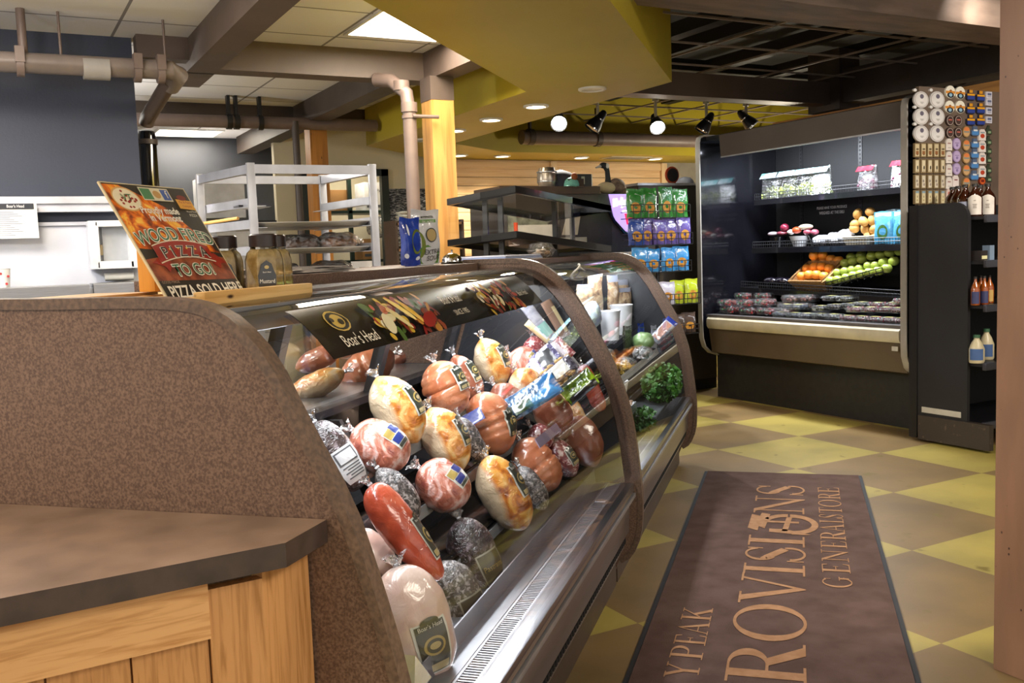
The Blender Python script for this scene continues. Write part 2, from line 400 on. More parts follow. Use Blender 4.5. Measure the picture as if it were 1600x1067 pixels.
troffer(-.45, .1, 3.6, 4.8, 'ceiling light panel above the kitchen sink side', 34)
b = B(); b.lathe([(.001, 0), (.05, 0), (.05, .012)], 20, (2.0, 6.95, 2.618)); mesh('smoke_detector', b, flat('77716c'), 'small round grey detector on the tile ceiling behind the beam', 'detector')
# ================================================================== wooden posts and column
b = B(); b.box(2.60, 2.76, 5.76, 5.92, 0, 2.30); b.m = 1; b.box(2.597, 2.763, 5.757, 5.923, 2.30, 2.45)
mesh('wooden_post', b, [wood, brown_paint], 'square varnished wooden post beside the pickle bags, brown steel cap on top', 'post')
b = B(); b.box(2.48, 2.63, 8.0, 8.15, 0, 2.63); mesh('wooden_post', b, woodmat('fir_dark', 'bb7d31', '96601f', 'z'), 'square wooden post farther back behind the sheet pan rack', 'post')
b = B(); b.box(2.565, 2.9, 1.35, 1.77, 0, 3.2, bev=.006)
m, nt, b_, L = base('brown_column_paint')
cv = coords(nt, L, (3, 3, .6)); w = nd(nt, 'ShaderNodeTexNoise', Scale=4, Detail=6); L.new(cv, w.inputs[0])
cc = ramp(nt, L, w.outputs['Fac'], [(.3, hexc('80604a')), (.65, hexc('936e54'))])
v = nd(nt, 'ShaderNodeTexVoronoi', Scale=34.0); L.new(coords(nt, L, (1, 1, .7)), v.inputs[0]); n3 = nd(nt, 'ShaderNodeTexNoise', Scale=3.0); L.new(coords(nt, L), n3.inputs[0])
ad = nd(nt, 'ShaderNodeMath', operation='ADD'); L.new(v.outputs['Distance'], ad.inputs[0]); mr = nd(nt, 'ShaderNodeMapRange'); mr.inputs[1].default_value = .35; mr.inputs[2].default_value = .62; mr.inputs[3].default_value = -.035; mr.inputs[4].default_value = .13
L.new(n3.outputs['Fac'], mr.inputs[0]); L.new(mr.outputs[0], ad.inputs[1])
k = ramp(nt, L, ad.outputs[0], [(.06, hexc('3a2418')), (.12, (1, 1, 1))])
mx = nd(nt, 'ShaderNodeMix', data_type='RGBA', blend_type='MULTIPLY'); mx.inputs[0].default_value = 1; L.new(cc, mx.inputs[6]); L.new(k, mx.inputs[7])
L.new(mx.outputs[2], b_.inputs['Base Color']); b_.inputs['Roughness'].default_value = .5
mesh('column', b, m, 'wide square brown painted wooden column with dark pits at the right edge', 'column')
# ================================================================== pipes
pbr = mat('painted_pipe_brown', '75645c', .45)
r = root('drain_pipe', 'thick brown overhead pipe with clamps and elbow in front of the navy wall', 'pipe', (.5, 5.6, 2.35))
b = B(); b.tube([(-2.5, 5.6, 2.345), (.98, 5.6, 2.362), (1.02, 5.66, 2.35), (1.0, 5.78, 2.31)], [.052, .052, .056, .052], 18)
part('pipe_run', b, mat('pipe_tan', '7d716a', .4), r)
b = B(); b.tube([(.99, 5.72, 2.33), (.93, 6.22, 2.19), (.925, 6.25, 2.16)], .045, 16); part('branch_pipe', b, brown_paint, r)
for x in (.235, .80, .92):
    b = B(); b.cyl((x-.018, 5.6, 2.35), (x+.018, 5.6, 2.35), .063, n=18); b.box(x-.022, x+.022, 5.53, 5.6, 2.35, 2.43); part('pipe_clamp', b, pbr, r)
for x in (.255, .43, .95):
    b = B(); b.cyl((x, 5.6, 2.40), (x, 5.6, 2.64), .022 if x < .3 else .007, n=12); part('hanger_rod', b, pbr, r)
b = B(); b.cyl((.53, 5.6, 2.349), (.66, 5.6, 2.35), .06, n=18); part('pipe_sleeve', b, mat('sleeve_grey', '9a9590', .4), r)
r = root('vertical_duct', 'glossy black vertical duct at the right end of the navy wall', 'duct', (.935, 6.35, 0))
b = B(); b.lathe([(.058, 0), (.058, 2.1), (.05, 2.13), (.03, 2.14)], 24, (.94, 6.4, 0)); part('duct_tube', b, blackgloss, r)
b = B(); b.lathe([(.066, 2.05), (.066, 2.08)], 24, (.94, 6.4, 0)); part('collar', b, dark_brown_paint, r)
r = root('overhead_pipe', 'dark brown horizontal pipe under the ceiling of the far kitchen', 'pipe', (2, 8.1, 2.45))
b = B(); b.cyl((.95, 7.93, 2.42), (3.05, 7.93, 2.43), .05, n=16); part('pipe_run', b, pbr, r)
for x in (1.8, 2.05, 1.86):
    b = B(); b.cyl((x-.02, 7.93, 2.425), (x+.02, 7.93, 2.425), .062, n=14); b.box(x-.012, x+.012, 7.9, 7.96, 2.45, 2.63); part('pipe_clamp', b, black, r)
r = root('vertical_pipe', 'brown vertical pipe bracketed to the left side of the wooden post', 'pipe', (2.44, 5.72, 0))
b = B(); b.tube([(2.30, 5.95, 2.44), (2.37, 5.85, 2.42), (2.43, 5.76, 2.33), (2.44, 5.75, 2.2), (2.44, 5.75, 0)], .044, 16); part('pipe_run', b, pbr, r)
for z in (2.38, 2.24):
    b = B(); b.lathe([(.052, -.03), (.052, .03)], 18, (2.44 if z < 2.3 else 2.41, 5.75 if z < 2.3 else 5.79, z)); part('coupling', b, pbr, r)
b = B(); b.tube([(2.44, 5.70, 2.18), (2.62, 5.70, 2.18)], .012, 8); b.lathe([(.05, -.01), (.05, .01)], 18, (2.44, 5.75, 2.18)); part('bracket', b, pbr, r)
b = B(); b.cyl((2.33, 7.9, 0), (2.33, 7.9, 2.44), .03, n=12); mesh('thin_pipe', b, dark_brown_paint, 'thin dark vertical pipe left of the farther wooden post', 'pipe')
r = root('sprinkler_pipe', 'long brown horizontal pipe behind the track lights', 'pipe', (6, 8.3, 2.4))
b = B(); b.cyl((4.75, 8.4, 2.43), (8.2, 8.4, 2.45), .07, n=18); part('pipe_run', b, pbr, r)
for x in (4.85, 5.65):
    b = B(); b.cyl((x-.03, 8.4, 2.435), (x+.03, 8.4, 2.435), .08, n=16); b.box(x-.01, x+.01, 8.38, 8.42, 2.5, 2.75); part('pipe_clamp', b, dark_brown_paint, r)
# ================================================================== track lights
b = B(); b.box(4.3, 7.4, 6.98, 7.02, 2.615, 2.64); mesh('light_track', b, black, 'black ceiling track carrying the spotlights', 'track')
def tracklight(p, d, on, label, pw=110):
    p = Vector(p); d = Vector(d).normalized()
    r = root('track_spotlight', label, 'spotlight', (p.x, p.y, p.z), group='track spotlights')
    b = B(); b.cyl((p.x, p.y, p.z+.03), (p.x, p.y, 2.62), .014, n=10); b.lathe([(.03, 0), (.03, .03)], 12, (p.x, p.y, 2.59)); part('stem', b, flat('d8d4cc'), r)
    b = B(); a = p-d*.07; b.tube([a-d*.02, a, a+d*.05, a+d*.12, a+d*.16], [.02, .035, .042, .066, .07], 20, cap=False); b.ell(a-d*.01, .03, .03, .03, 10, 6); part('lamp_head', b, black, r)
    for t, rr in ((.05, .045), (.15, .0715)):
        b = B(); b.cyl(a+d*t, a+d*(t+.012), rr, n=20, cap=False); part('chrome_band', b, chrome, r)
    b = B(); b.cyl(a+d*.148, a+d*.152, .062, n=20); part('lens', b, emat('spot_lens', 'fffaf0', 25) if on else mat('spot_glass', '555555', .1), r)
    if on: lamp('SPOT', 'track_lamp', a+d*.18, pw, (1, .93, .8), .05, target=a+d*2, spot=70, blend=.6)
tracklight((4.33, 7, 2.40), (-.5, -.75, -.55), 1, 'lit black spotlight facing the camera, leftmost on the track')
tracklight((4.72, 7, 2.40), (-.7, .25, -.9), 0, 'dark black spotlight turned away, second from the left on the track')
tracklight((5.34, 7, 2.41), (-.35, -.8, -.8), 1, 'lit black spotlight in the middle of the track pointing down')
tracklight((5.92, 7, 2.42), (-.5, .3, -.9), 0, 'dark black spotlight fourth on the track above the fridge corner')
tracklight((6.4, 7, 2.47), (.5, -.4, -.75), 1, 'lit black spotlight at the right end of the track')
tracklight(tuple(ay(1533, -40, 3.3)), (.75, .45, -.5), 1, 'spotlight head at the top edge next to the brown column', 10)
# ================================================================== deli cases (counter frame: U along, W = away from the customer)
PROF = [(1.62, 1.262), (1.25, 1.262), (1.05, 1.262), (1.0, 1.257), (.95, 1.243), (.90, 1.213), (.85, 1.162), (.805, 1.10), (.757, 1.015), (.71, .93), (.67, .846), (.636, .75), (.613, .66), (.597, .54), (.583, .40), (.58, .30), (.588, .2), (.62, .125), (.66, .10)]
NPROF = [(1.62, 1.236), (1.2, 1.236), (1.0, 1.235), (.934, 1.230), (.892, 1.220), (.850, 1.198), (.798, 1.142), (.752, 1.045), (.681, .917), (.643, .796), (.605, .655), (.588, .54), (.583, .40), (.58, .30), (.588, .2), (.62, .125), (.66, .10)]
def sm(P, k=3):
    for _ in range(k):
        Q = [P[0]]
        for a, b in zip(P, P[1:]): Q += [(a[0]*.75+b[0]*.25, a[1]*.75+b[1]*.25), (a[0]*.25+b[0]*.75, a[1]*.25+b[1]*.75)]
        P = Q+[P[-1]]
    return P
PR = sm(PROF[1:], 1); NPR = sm(NPROF[1:], 1)
def inset(P, d):
    out = []
    for i in range(len(P)):
        a = Vector(P[max(0, i-1)]); b = Vector(P[min(len(P)-1, i+1)]); t = (b-a).normalized()
        out.append((P[i][0]-t.y*d*-1*-1, P[i][1]+t.x*d))
    return out
def gl_prof(d, zlo=.41, whi=1.17):
    # glass line, inset d from the edge of the end panels
    P = inset(PR, d)
    return [p for p in P if p[1] > zlo and p[0] < whi and p[0] > .5]
def glass_at(z=None, w=None):
    P = gl_prof(.012)
    if z is not None:
        for a, b in zip(P, P[1:]):
            if (a[1]-z)*(b[1]-z) <= 0: t = (z-a[1])/(b[1]-a[1]); return a[0]+(b[0]-a[0])*t
edge_band = mat('panel_edge_band', '6f5a4b', .35, noisec='54443a', nscale=120)
liner = mat('case_liner', '2a2c31', .35, coat=.15)
kick_black = mat('kick_black', '26211f', .5)
lowsteel = mat('worn_steel', 'a39a94', .3, .8, noisec='8c8079', nscale=3, stretch=(.3, 4, 4), bump=.03)
deckm = mat('deck_steel', 'aeb0b4', .3, .9, noisec='8f9196', nscale=4)
tube_em = emat('case_tube', 'f4f6ff', 10)
def end_panel(name, u0, u1, r, full=1.60, pr=None, zt=1.262):
    pts = [(full, zt)]+(pr or PR)+[(.70, .0), (full, 0)]
    b = B(); b.prism([(w, z) for w, z in pts], u0, u1, 'x')
    return part(name, b, laminate, r)
def deli(u0, u1, r, label_end, first):
    if first:
        end_panel('end_panel', u0-.012, u0+.012, r, 2.6, NPR, 1.236)
        b = B(); b.strip([(2.6, 1.2395), (1.6, 1.2395)]+inset(NPR, .003), u0-.016, u0+.02, -.018, 'x'); part('end_panel_edge', b, edge_band, r)
    end_panel('end_panel', u1-.012, u1+.012, r, 1.70)
    b = B(); b.strip(inset(PR, .004), u1-.015, u1+.015, -.020, 'x'); part('end_panel_edge', b, edge_band, r)
    a, c = u0+.014, u1-.014
    lp = [(1.3, .87), (1.2, 1.19)]+[q for q in inset(PR, .05) if q[1] > .42 and q[0] < 1.1]+[(.66, .41), (1.6, .41), (1.6, .87)]
    for u, d in ((a, .004), (c-.004, .004)):
        b = B(); b.prism(lp, u, u+d, 'x'); part('inner_liner', b, liner, r)
    # curved glass
    b = B(); P = gl_prof(.016); b.grid(lambda i, j: Vector((a+(c-a)*i, Pi(P, j)[0], Pi(P, j)[1]-(.022*(1-i)*max(0, min(1, (Pi(P, j)[1]-.9)/.25)) if first else 0))), 1, 40); part('curved_glass', b, glass, r)
    # bright polished rail under the glass
    wl = glass_at(z=.56)
    b = B(); b.box(a, c, .597, .645, .385, .405, bev=.005); part('glass_rail', b, steel, r)
    # lower front body
    b = B(); b.prism([(.640, .385), (.598, .385), (.596, .375), (.618, .36), (.615, .35), (.62, .215), (.65, .205), (.70, .19), (.70, .385)], a, c, 'x'); part('front_body', b, lowsteel, r)
    b = B(); b.box(a, c, .590, .603, .352, .368, bev=.004); part('bumper_rail', b, alum, r)
    b = B(); b.box(a, c, .64, .66, .15, .205); b.m = 1
    n = int((c-a)/.03)
    for k in range(n): b.box(a+.005+k*.03, a+.024+k*.03, .628, .645, .178, .196)
    part('vent_slots', b, [lowsteel, matte_black], r)
    b = B(); b.box(a, c, .675, .70, 0, .15); part('kick_plate', b, mat('kick_brown', '4f4034', .45), r)
    # inner deck, grille
    b = B(); b.box(a, c, .72, 1.66, .36, .40); b.box(a, c, 1.60, 1.66, .0, .86); b.box(a, c, .70, 1.6, .02, .1); part('tank', b, deckm, r)
    b = B(); b.box(a, c, .612, .648, .396, .404); part('grille_frame', b, alum, r)
    b = B(); b.m = 0; b.box(a, c, .648, .70, .375, .388); b.m = 1
    n = int((c-a)/.0125)
    for k in range(n): b.box(a+.003+k*.0125, a+.009+k*.0125, .651, .693, .388, .403)
    b.box(a, c, .646, .652, .388, .405); b.box(a, c, .692, .698, .388, .405)
    for k in range(4): u = a+(c-a)*(k+.5)/4; b.box(u-.004, u+.004, .648, .696, .388, .405)
    part('air_grille', b, [matte_black, alum], r)
    # deck with upstand
    b = B(); b.prism([(.70, .39), (.70, .405), (.745, .405), (.748, .455), (.752, .455), (.752, .405), (1.10, .41), (1.10, .36), (.70, .36)], a, c, 'x'); part('deck_pan', b, deckm, r)
    return a, c
def Pi(P, t):
    # interpolate a polyline by arc parameter
    n = len(P)-1; x = t*n; i = min(int(x), n-1); f_ = x-i
    return (P[i][0]+(P[i+1][0]-P[i][0])*f_, P[i][1]+(P[i+1][1]-P[i][1])*f_)
def case_top(a, c, r):
    b = B(); b.box(a if a > 3 else 1.97, c, 1.19, 1.66 if a > 3 else 1.53, 1.235, 1.264, bev=.003); part('service_ledge', b, laminate, r)
    b = B(); b.prism([(1.19, 1.236), (1.19, 1.20), (1.10, 1.203), (1.02, 1.205), (.985, 1.205), (.965, 1.172), (.962, 1.173), (.97, 1.218), (1.02, 1.216), (1.15, 1.236)], a, c, 'x'); part('light_canopy', b, mat('canopy_grey', 'a6a8ac', .25, .6), r)
    b = B(); b.cyl((a+.05, 1.06, 1.19), (c-.05, 1.06, 1.19), .012, n=10); part('light_tube', b, tube_em, r)
    lamp('AREA', 'case_lamp', toB(Vector(((a+c)/2, 1.05, 1.185))), (13 if a < 3 else 19)*(c-a)/2.2, (.95, .97, 1), c-a-.1, size2=.09, rot=(radians(-8), 0, radians(45)))
    # rear framework
    b = B(); b.box(a, c, 1.60, 1.66, .84, .88)
    part('rear_shelf', b, deckm, r)
    for k in range(4):
        u = a+.10+(c-a-.2)*k/3
        b = B(); b.prism([(1.18, 1.215), (1.22, 1.215), (1.33, .87), (1.29, .87)], u-.018, u+.018, 'x'); part('door_mullion', b, mat('mullion', '55575c', .3, .7), r)
    b = B(); b.box(a, c, 1.285, 1.34, .85, .872); b.box(a, c, 1.175, 1.225, 1.20, 1.225); part('door_track', b, black, r)
    b = B()
    b.quad((a, 1.205, 1.21), (c, 1.205, 1.21), (c, 1.31, .87), (a, 1.31, .87)); part('rear_glass', b, glass, r)
r1 = root('deli_case', 'long curved glass deli case full of wrapped meats with speckled brown end panels', 'deli case', (2.45, 1.1, 0), 'D', 'curved glass deli cases')
a1, c1 = deli(1.33, 3.6, r1, '', True); case_top(a1, c1, r1)
r2 = root('deli_case', 'second curved glass deli case behind the first, holding salads and greens', 'deli case', (4.7, 1.1, 0), 'D', 'curved glass deli cases')
a2, c2 = deli(3.6, 5.75, r2, '', False); case_top(a2, c2, r2)
# tiered black shelves
shelfblk = mat('shelf_black', '2b2b31', .25, coat=.3)
for (a, c, r) in ((a1, c1, r1), (a2, c2, r2)):
    for k, (w, z) in enumerate(((.865, .50), (.965, .64), (1.07, .77))):
        b = B(); b.box(a+.01, c-.01, w, w+(.17 if k < 2 else .19), z-.012, z); b.box(a+.01, c-.01, w, w+.006, z-.045, z); part('display_shelf', b, shelfblk, r)
        b = B(); b.box(a+.01, c-.01, w-.004, w, z-.042, z-.008); part('price_rail', b, mat('rail_clear', 'aab0b8', .15, .2), r)
    for u in (a+.03, (a+c)/2, c-.03):
        b = B(); b.prism([(1.07, .44), (1.10, .44), (1.29, .84), (1.25, .84)], u-.01, u+.01, 'x')
        for w, z in ((.865, .50), (.965, .64), (1.07, .77)): b.box(u-.004, u+.004, w+.04, w+.2, z-.04, z-.012)
        part('shelf_bracket', b, black, r)
# loose tray shelf behind the doors
b = B(); b.box(a1, c1, 1.34, 1.60, .855, .868); part('rear_shelf', b, deckm, r1)
b = B(); b.box(a2, c2, 1.34, 1.60, .855, .868); part('rear_shelf', b, deckm, r2)
# ---- printed strip on the first case glass
P = gl_prof(.0145)
us0, us1 = 1.64, 3.22
def zpos(t):   # t 0 = lower edge, 1 = upper edge : along the glass
    Pp = P; z0, z1 = 1.10, 1.222
    return t
def g_on(z, off=0):
    Q = gl_prof(.0145-off)
    for a, b in zip(Q, Q[1:]):
        if (a[1]-z)*(b[1]-z) <= 0 and a[1] != b[1]:
            t = (z-a[1])/(b[1]-a[1]); return a[0]+(b[0]-a[0])*t
    return Q[0][0]
def sign_pt(x, y, off=0.0):
    q = sign_pt0(x, y, off); i = (q.x-1.35)/2.23; q.z -= .022*(1-i)*max(0, min(1, (q.z-.9)/.25)); return q
def sign_pt0(x, y, off=0.0):   # x metres along U from us0, y 0..1 up the glass
    z = 1.128+y*(1.222-1.128)
    return Vector((us0+x, g_on(z, off), z))
b = B(); NU = 40
b.grid(lambda i, j: sign_pt(i*(us1-us0), j, .003), NU, 10); b.grid(lambda i, j: sign_pt(i*(us1-us0), j, .004), NU, 10)
sg = mesh('case_sign', b, mat('sign_black', '15120f', .25, coat=.5), 'black printed strip with sandwich pictures along the upper glass of the first deli case', 'sign', 'D')
cols = ['d8b23c', 'e6d9a8', 'b3391f', '7a2a1a', 'c98a3a', 'f0e6c8', '4f6b2a', 'a34a25', 'e2c25a', '8b1f1a']
def blob(x, y, rx, ry, rot, col, name='printed_picture', off=.005):
    b = B(); n = 14
    vs = []
    for k in range(n):
        a = 2*pi*k/n; px_ = rx*cos(a); py_ = ry*sin(a)
        X = x+px_*cos(rot)-py_*sin(rot); Y = y+(px_*sin(rot)+py_*cos(rot))/.13
        vs.append(b.V(sign_pt(X, min(1, max(0, Y)), off)))
    b.f(vs); return b
def blobs(lst, name, par, mcols):
    b = B(); mats = []
    for k, (x, y, rx, ry, ro, c) in enumerate(lst):
        if c not in mats: mats.append(c)
        b.m = mats.index(c); n = 14; vs = []
        for q in range(n):
            a = 2*pi*q/n; px_ = rx*cos(a); py_ = ry*sin(a)
            X = x+px_*cos(ro)-py_*sin(ro); Y = y+(px_*sin(ro)+py_*cos(ro))/.13
            vs.append(b.V(sign_pt(X, min(1, max(0, Y)), .005+.00015*k)))
        b.f(vs)
    return part(name, b, [flat(c, .35) for c in mats], par)
rr = random.Random(3)
for x0, x1 in ((.27, .62), (1.0, 1.33)):
    L_ = []
    for k in range(70):
        x = rr.uniform(x0, x1); L_.append((x, rr.uniform(.08, .92), rr.uniform(.008, .028), rr.uniform(.005, .014), rr.uniform(0, 3), rr.choice(cols[2:5]+cols[6:8]+cols[9:] if x > (x0+x1)/2 else cols)))
    if x0 < .5:
        L_ += [(.31, .45, .035, .022, .9, 'e8ddb5'), (.38, .55, .05, .012, 2.2, 'e9d695'), (.43, .7, .05, .012, 2.2, 'f0cf58'), (.47, .6, .05, .012, 2.1, 'e3b636'), (.34, .75, .02, .012, .4, 'b0552a'), (.36, .74, .012, .006, .4, 'e8b870'), (.53, .35, .05, .02, .3, '9d2418'), (.52, .75, .012, .02, 0, '3d5a28')]
    blobs(L_, 'printed_picture', sg, None)
cream_ink = flat('efe7d2', .4)
def stext(s, size, x, y, sx=1, ink=cream_ink):
    def bd(co): return Vector((co.x, co.y, 0))
    o = text('lettering', s, size, ink, sg, None, 0, sx)
    for v in o.data.vertices:
        p = sign_pt(x+v.co.x, y+v.co.y/.13, .0058); v.co = p-ORG[sg.name]
    return o
stext("Boar's Head", .046, .16, .27, .72); stext("Boar's Head", .042, .80, .68, .72); stext('SINCE 1905', .026, .80, .32, .85); stext("Boar's Head", .03, 1.44, .45, .72)
blobs([(.13, .68, .045, .028, 0, 'c9a94e'), (.13, .68, .040, .024, 0, '15120f'), (.13, .68, .028, .018, .2, 'c9a94e'), (.14, .66, .012, .008, .2, '2c2410'), (.11, .72, .008, .006, .2, '2c2410')], 'emblem', sg, None)
# ================================================================== corner counter in front of the end panel
ct = mat('mottled_brown_countertop', '8f7663', .3, noisec='6a5546', nscale=9, nlo=.3, nhi=.7, detail=7, coat=.15)
ctedge = mat('countertop_edge', '463833', .4, noisec='342925', nscale=20)
zc = .898
# countertop outline (counter frame)
p1 = (1.315, .70); p2 = (1.193, .702+.0); q = az(0, 935, zc); q = toD(q); pc = toD(az(446, 848, zc))
dirr = Vector((q.x-pc.x, q.y-pc.y)).normalized()
far = (pc.x+dirr.x*1.6, pc.y+dirr.y*1.6)
poly = [p1, (pc.x, pc.y), far, (1.315, far[1]+.55)]
zr = -math.atan2(dirr.y, dirr.x)
oak = woodmat('oak_cabinet', 'bf8c58', '9c6c3a', 'z', 14, .45, knots=False)
oakx = woodmat('oak_rail', 'd2a26c', 'b07c48', 'x', 14, .45, knots=False, zrot=zr)
r = root('corner_counter', 'low wooden counter with a dark mottled top against the speckled end panel', 'counter', (1.1, 1.2, 0), 'D')
b = B(); b.m = 0; b.prism(poly, zc-.036, zc); o = part('countertop', b, [ct, ctedge], r)
for p_ in o.data.polygons:
    if abs(p_.normal.z) < .5: p_.material_index = 1
ins = .022
dn = Vector((-dirr.y, dirr.x)); dn = dn if dn.dot(Vector((1, 0))) > 0 else -dn
A_ = Vector((pc.x, pc.y))+dn*ins+dirr*.03; Bf = Vector(far)+dn*ins
R45 = Vector((A_.x, A_.y))
def along(t, z, d=0): return Vector((A_.x+dirr.x*t+dn.x*d, A_.y+dirr.y*t+dn.y*d, z))
def fbox(b, t0, t1, z0, z1, d0, d1):
    P_ = [along(t, z, d) for z in (z0, z1) for d in (d0, d1) for t in (t0, t1)]
    v = [b.V(p) for p in P_]
    for q_ in ((0, 2, 3, 1), (4, 5, 7, 6), (0, 1, 5, 4), (2, 6, 7, 3), (0, 4, 6, 2), (1, 3, 7, 5)): b.f([v[i] for i in q_])
    return b
b = B(); fbox(b, 0, .078, 0, zc-.052, -.0, .02); part('corner_stile', b, oak, r)
b = B(); b.prism([(A_.x, A_.y), (1.312, .735), (1.312, .76), (A_.x+.02, A_.y+.03)], 0, zc-.036); part('side_panel', b, oak, r)
b = B(); fbox(b, .078, 1.5, zc-.036-.085, zc-.036, -.004, .02); part('top_rail', b, oakx, r)
b = B(); fbox(b, .078, 1.5, 0, zc-.13, .018, .03); part('back_board', b, oak, r)
for k in range(6):
    t = .080+k*.105
    b = B(); fbox(b, t, t+.102, 0, zc-.12, .006, .02); part('panel_board', b, oak, r)
# ================================================================== floor mat
M0, M1, MW0, MW1 = 2.05, 5.52, -.345, .505
matb = mat('mat_brown', '64504a', .95, noisec='56433d', nscale=9, bump=.3, bscale=300, spec=.1)
r = root('floor_mat', 'long brown entrance mat with tan serif lettering on the checkered floor', 'floor mat', (3.8, .08, 0), 'D')
b = B(); b.box(M0, M1, MW0, MW1, .001, .006, bev=.002); part('rubber_border', b, mat('rubber_black', '2a2a2e', .6), r)
b = B(); b.box(M0+.02, M1-.012, MW0+.018, MW1-.018, .004, .010); part('pile', b, matb, r)
matt = mat('mat_tan', 'ac8464', .95, noisec='9c7556', nscale=30, spec=.1)
# hand-built serif capitals: unit height 1, list of polygons
def arc(cx, cy, rx, ry, a0, a1, tx, ty=None, n=18):
    ty = tx if ty is None else ty
    o = [(cx+rx*cos(a0+(a1-a0)*k/n), cy+ry*sin(a0+(a1-a0)*k/n)) for k in range(n+1)]
    i = [(cx+(rx-tx)*cos(a0+(a1-a0)*k/n), cy+(ry-ty)*sin(a0+(a1-a0)*k/n)) for k in range(n+1)]
    return [[o[k], o[k+1], i[k+1], i[k]] for k in range(n)]
def rc(x0, x1, y0, y1): return [(x0, y0), (x1, y0), (x1, y1), (x0, y1)]
def ser(x0, x1, y): return [rc(x0, x1, y, y+.035)]
T = .125; t_ = .045
def vstem(x, w=T, y0=0, y1=1): return [rc(x, x+w, y0, y1)]
G = {}
G['I'] = (.34, vstem(.11)+ser(.0, .34, 0)+ser(0, .34, .965))
G['P'] = (.62, vstem(.1)+ser(0, .34, 0)+ser(0, .3, .965)+[rc(.2, .34, .965, 1), rc(.2, .34, .44, .48)]+arc(.33, .72, .28, .28, -pi/2, pi/2, T, .04))
G['R'] = (.72, vstem(.1)+ser(0, .32, 0)+ser(0, .3, .965)+[rc(.2, .34, .965, 1), rc(.2, .34, .47, .51)]+arc(.33, .735, .27, .265, -pi/2, pi/2, T, .04)+[[(.30, .5), (.44, .5), (.68, .035), (.53, 0)], rc(.53, .74, 0, .035)])
G['O'] = (.86, arc(.43, .5, .43, .52, 0, 2*pi, T, .045, 36))
G['V'] = (.84, [[(.06, 1), (.2, 1), (.47, .13), (.43, -.02)], [(.68, 1), (.735, 1), (.45, -.02), (.42, .05)]]+ser(0, .3, .965)+ser(.6, .84, .965))
G['N'] = (.86, [rc(.12, .165, 0, 1), rc(.69, .735, 0, 1), [(.06, 1), (.2, 1), (.735, .1), (.735, -.02), (.70, -.02)]]+ser(0, .28, 0)+ser(.58, .86, .965)+ser(0, .2, .965))
G['S'] = (.56, arc(.27, .745, .235, .275, .25, pi, .07, .04)+arc(.27, .745, .235, .275, pi, pi*1.35, .1, .08)+[[(.09, .60), (.2, .70), (.5, .40), (.42, .27)]]+arc(.29, .25, .245, .27, -pi, .35, .07, .04)+[[(.09, .62), (.135, .75), (.23, .66), (.2, .52)], rc(.02, .055, .02, .3), rc(.455, .49, .72, .98)])
G['E'] = (.58, vstem(.1)+ser(0, .56, 0)+ser(0, .54, .965)+[rc(.2, .42, .49, .525), rc(.39, .42, .42, .6), [(.56, 0), (.59, .24), (.555, .24), (.5, .035)], [(.54, 1), (.56, .8), (.53, .8), (.48, .965)]])
G['L'] = (.56, vstem(.1)+ser(0, .54, 0)+ser(0, .32, .965)+[[(.54, 0), (.58, .26), (.545, .26), (.48, .035)]])
G['T'] = (.64, vstem(.26)+ser(.16, .5, 0)+ser(0, .64, .965)+[rc(0, .03, .78, 1), rc(.61, .64, .78, 1)])
G['A'] = (.78, [[(.40, 1.02), (.34, .9), (.08, 0), (.13, 0)], [(.40, 1.02), (.34, .9), (.56, 0), (.70, 0)], rc(.2, .56, .32, .36)]+ser(0, .24, 0)+ser(.48, .78, 0))
G['G'] = (.84, arc(.42, .5, .42, .52, .9, 2*pi-.45, T, .045, 30)+[rc(.64, .76, .08, .42), rc(.54, .84, .40, .435), rc(.66, .69, .72, .95)])
G['K'] = (.78, vstem(.1)+ser(0, .32, 0)+ser(0, .32, .965)+[[(.2, .38), (.6, .97), (.66, .97), (.26, .38)], [(.30, .55), (.40, .64), (.74, 0), (.58, 0)]]+ser(.5, .80, 0)+ser(.5, .74, .965))
G['Y'] = (.76, vstem(.32, T, 0, .5)+[[(.06, 1), (.2, 1), (.44, .48), (.32, .45)], [(.62, 1), (.67, 1), (.42, .45), (.38, .5)]]+ser(.22, .56, 0)+ser(0, .28, .965)+ser(.54, .76, .965))
LZ = [0.0118]
def letter(ch, u0, u1, w0, h, par, mt, z=None):
    # letter between U = u0..u1, baseline at W = w0, rising to W = w0 + h
    wd, polys = G[ch]; b = B(); s_ = (u1-u0)/wd
    for k, p in enumerate(polys):
        vs = [b.V(u0+x*s_, w0+y*h, LZ[0]+(k % 5)*.00004) for x, y in p]; b.f(vs)
    o = part('letter', b, mt, par); return o
for ch, u0, u1 in (('P', 2.50, 2.76), ('R', 2.80, 3.10), ('O', 3.12, 3.45), ('V', 3.45, 3.78), ('I', 3.77, 3.90), ('S', 3.93, 4.14), ('I', 4.14, 4.29), ('N', 4.66, 4.98), ('S', 5.01, 5.22)):
    letter(ch, u0, u1, -.025-.006*(u0-3), .235, r, matt)
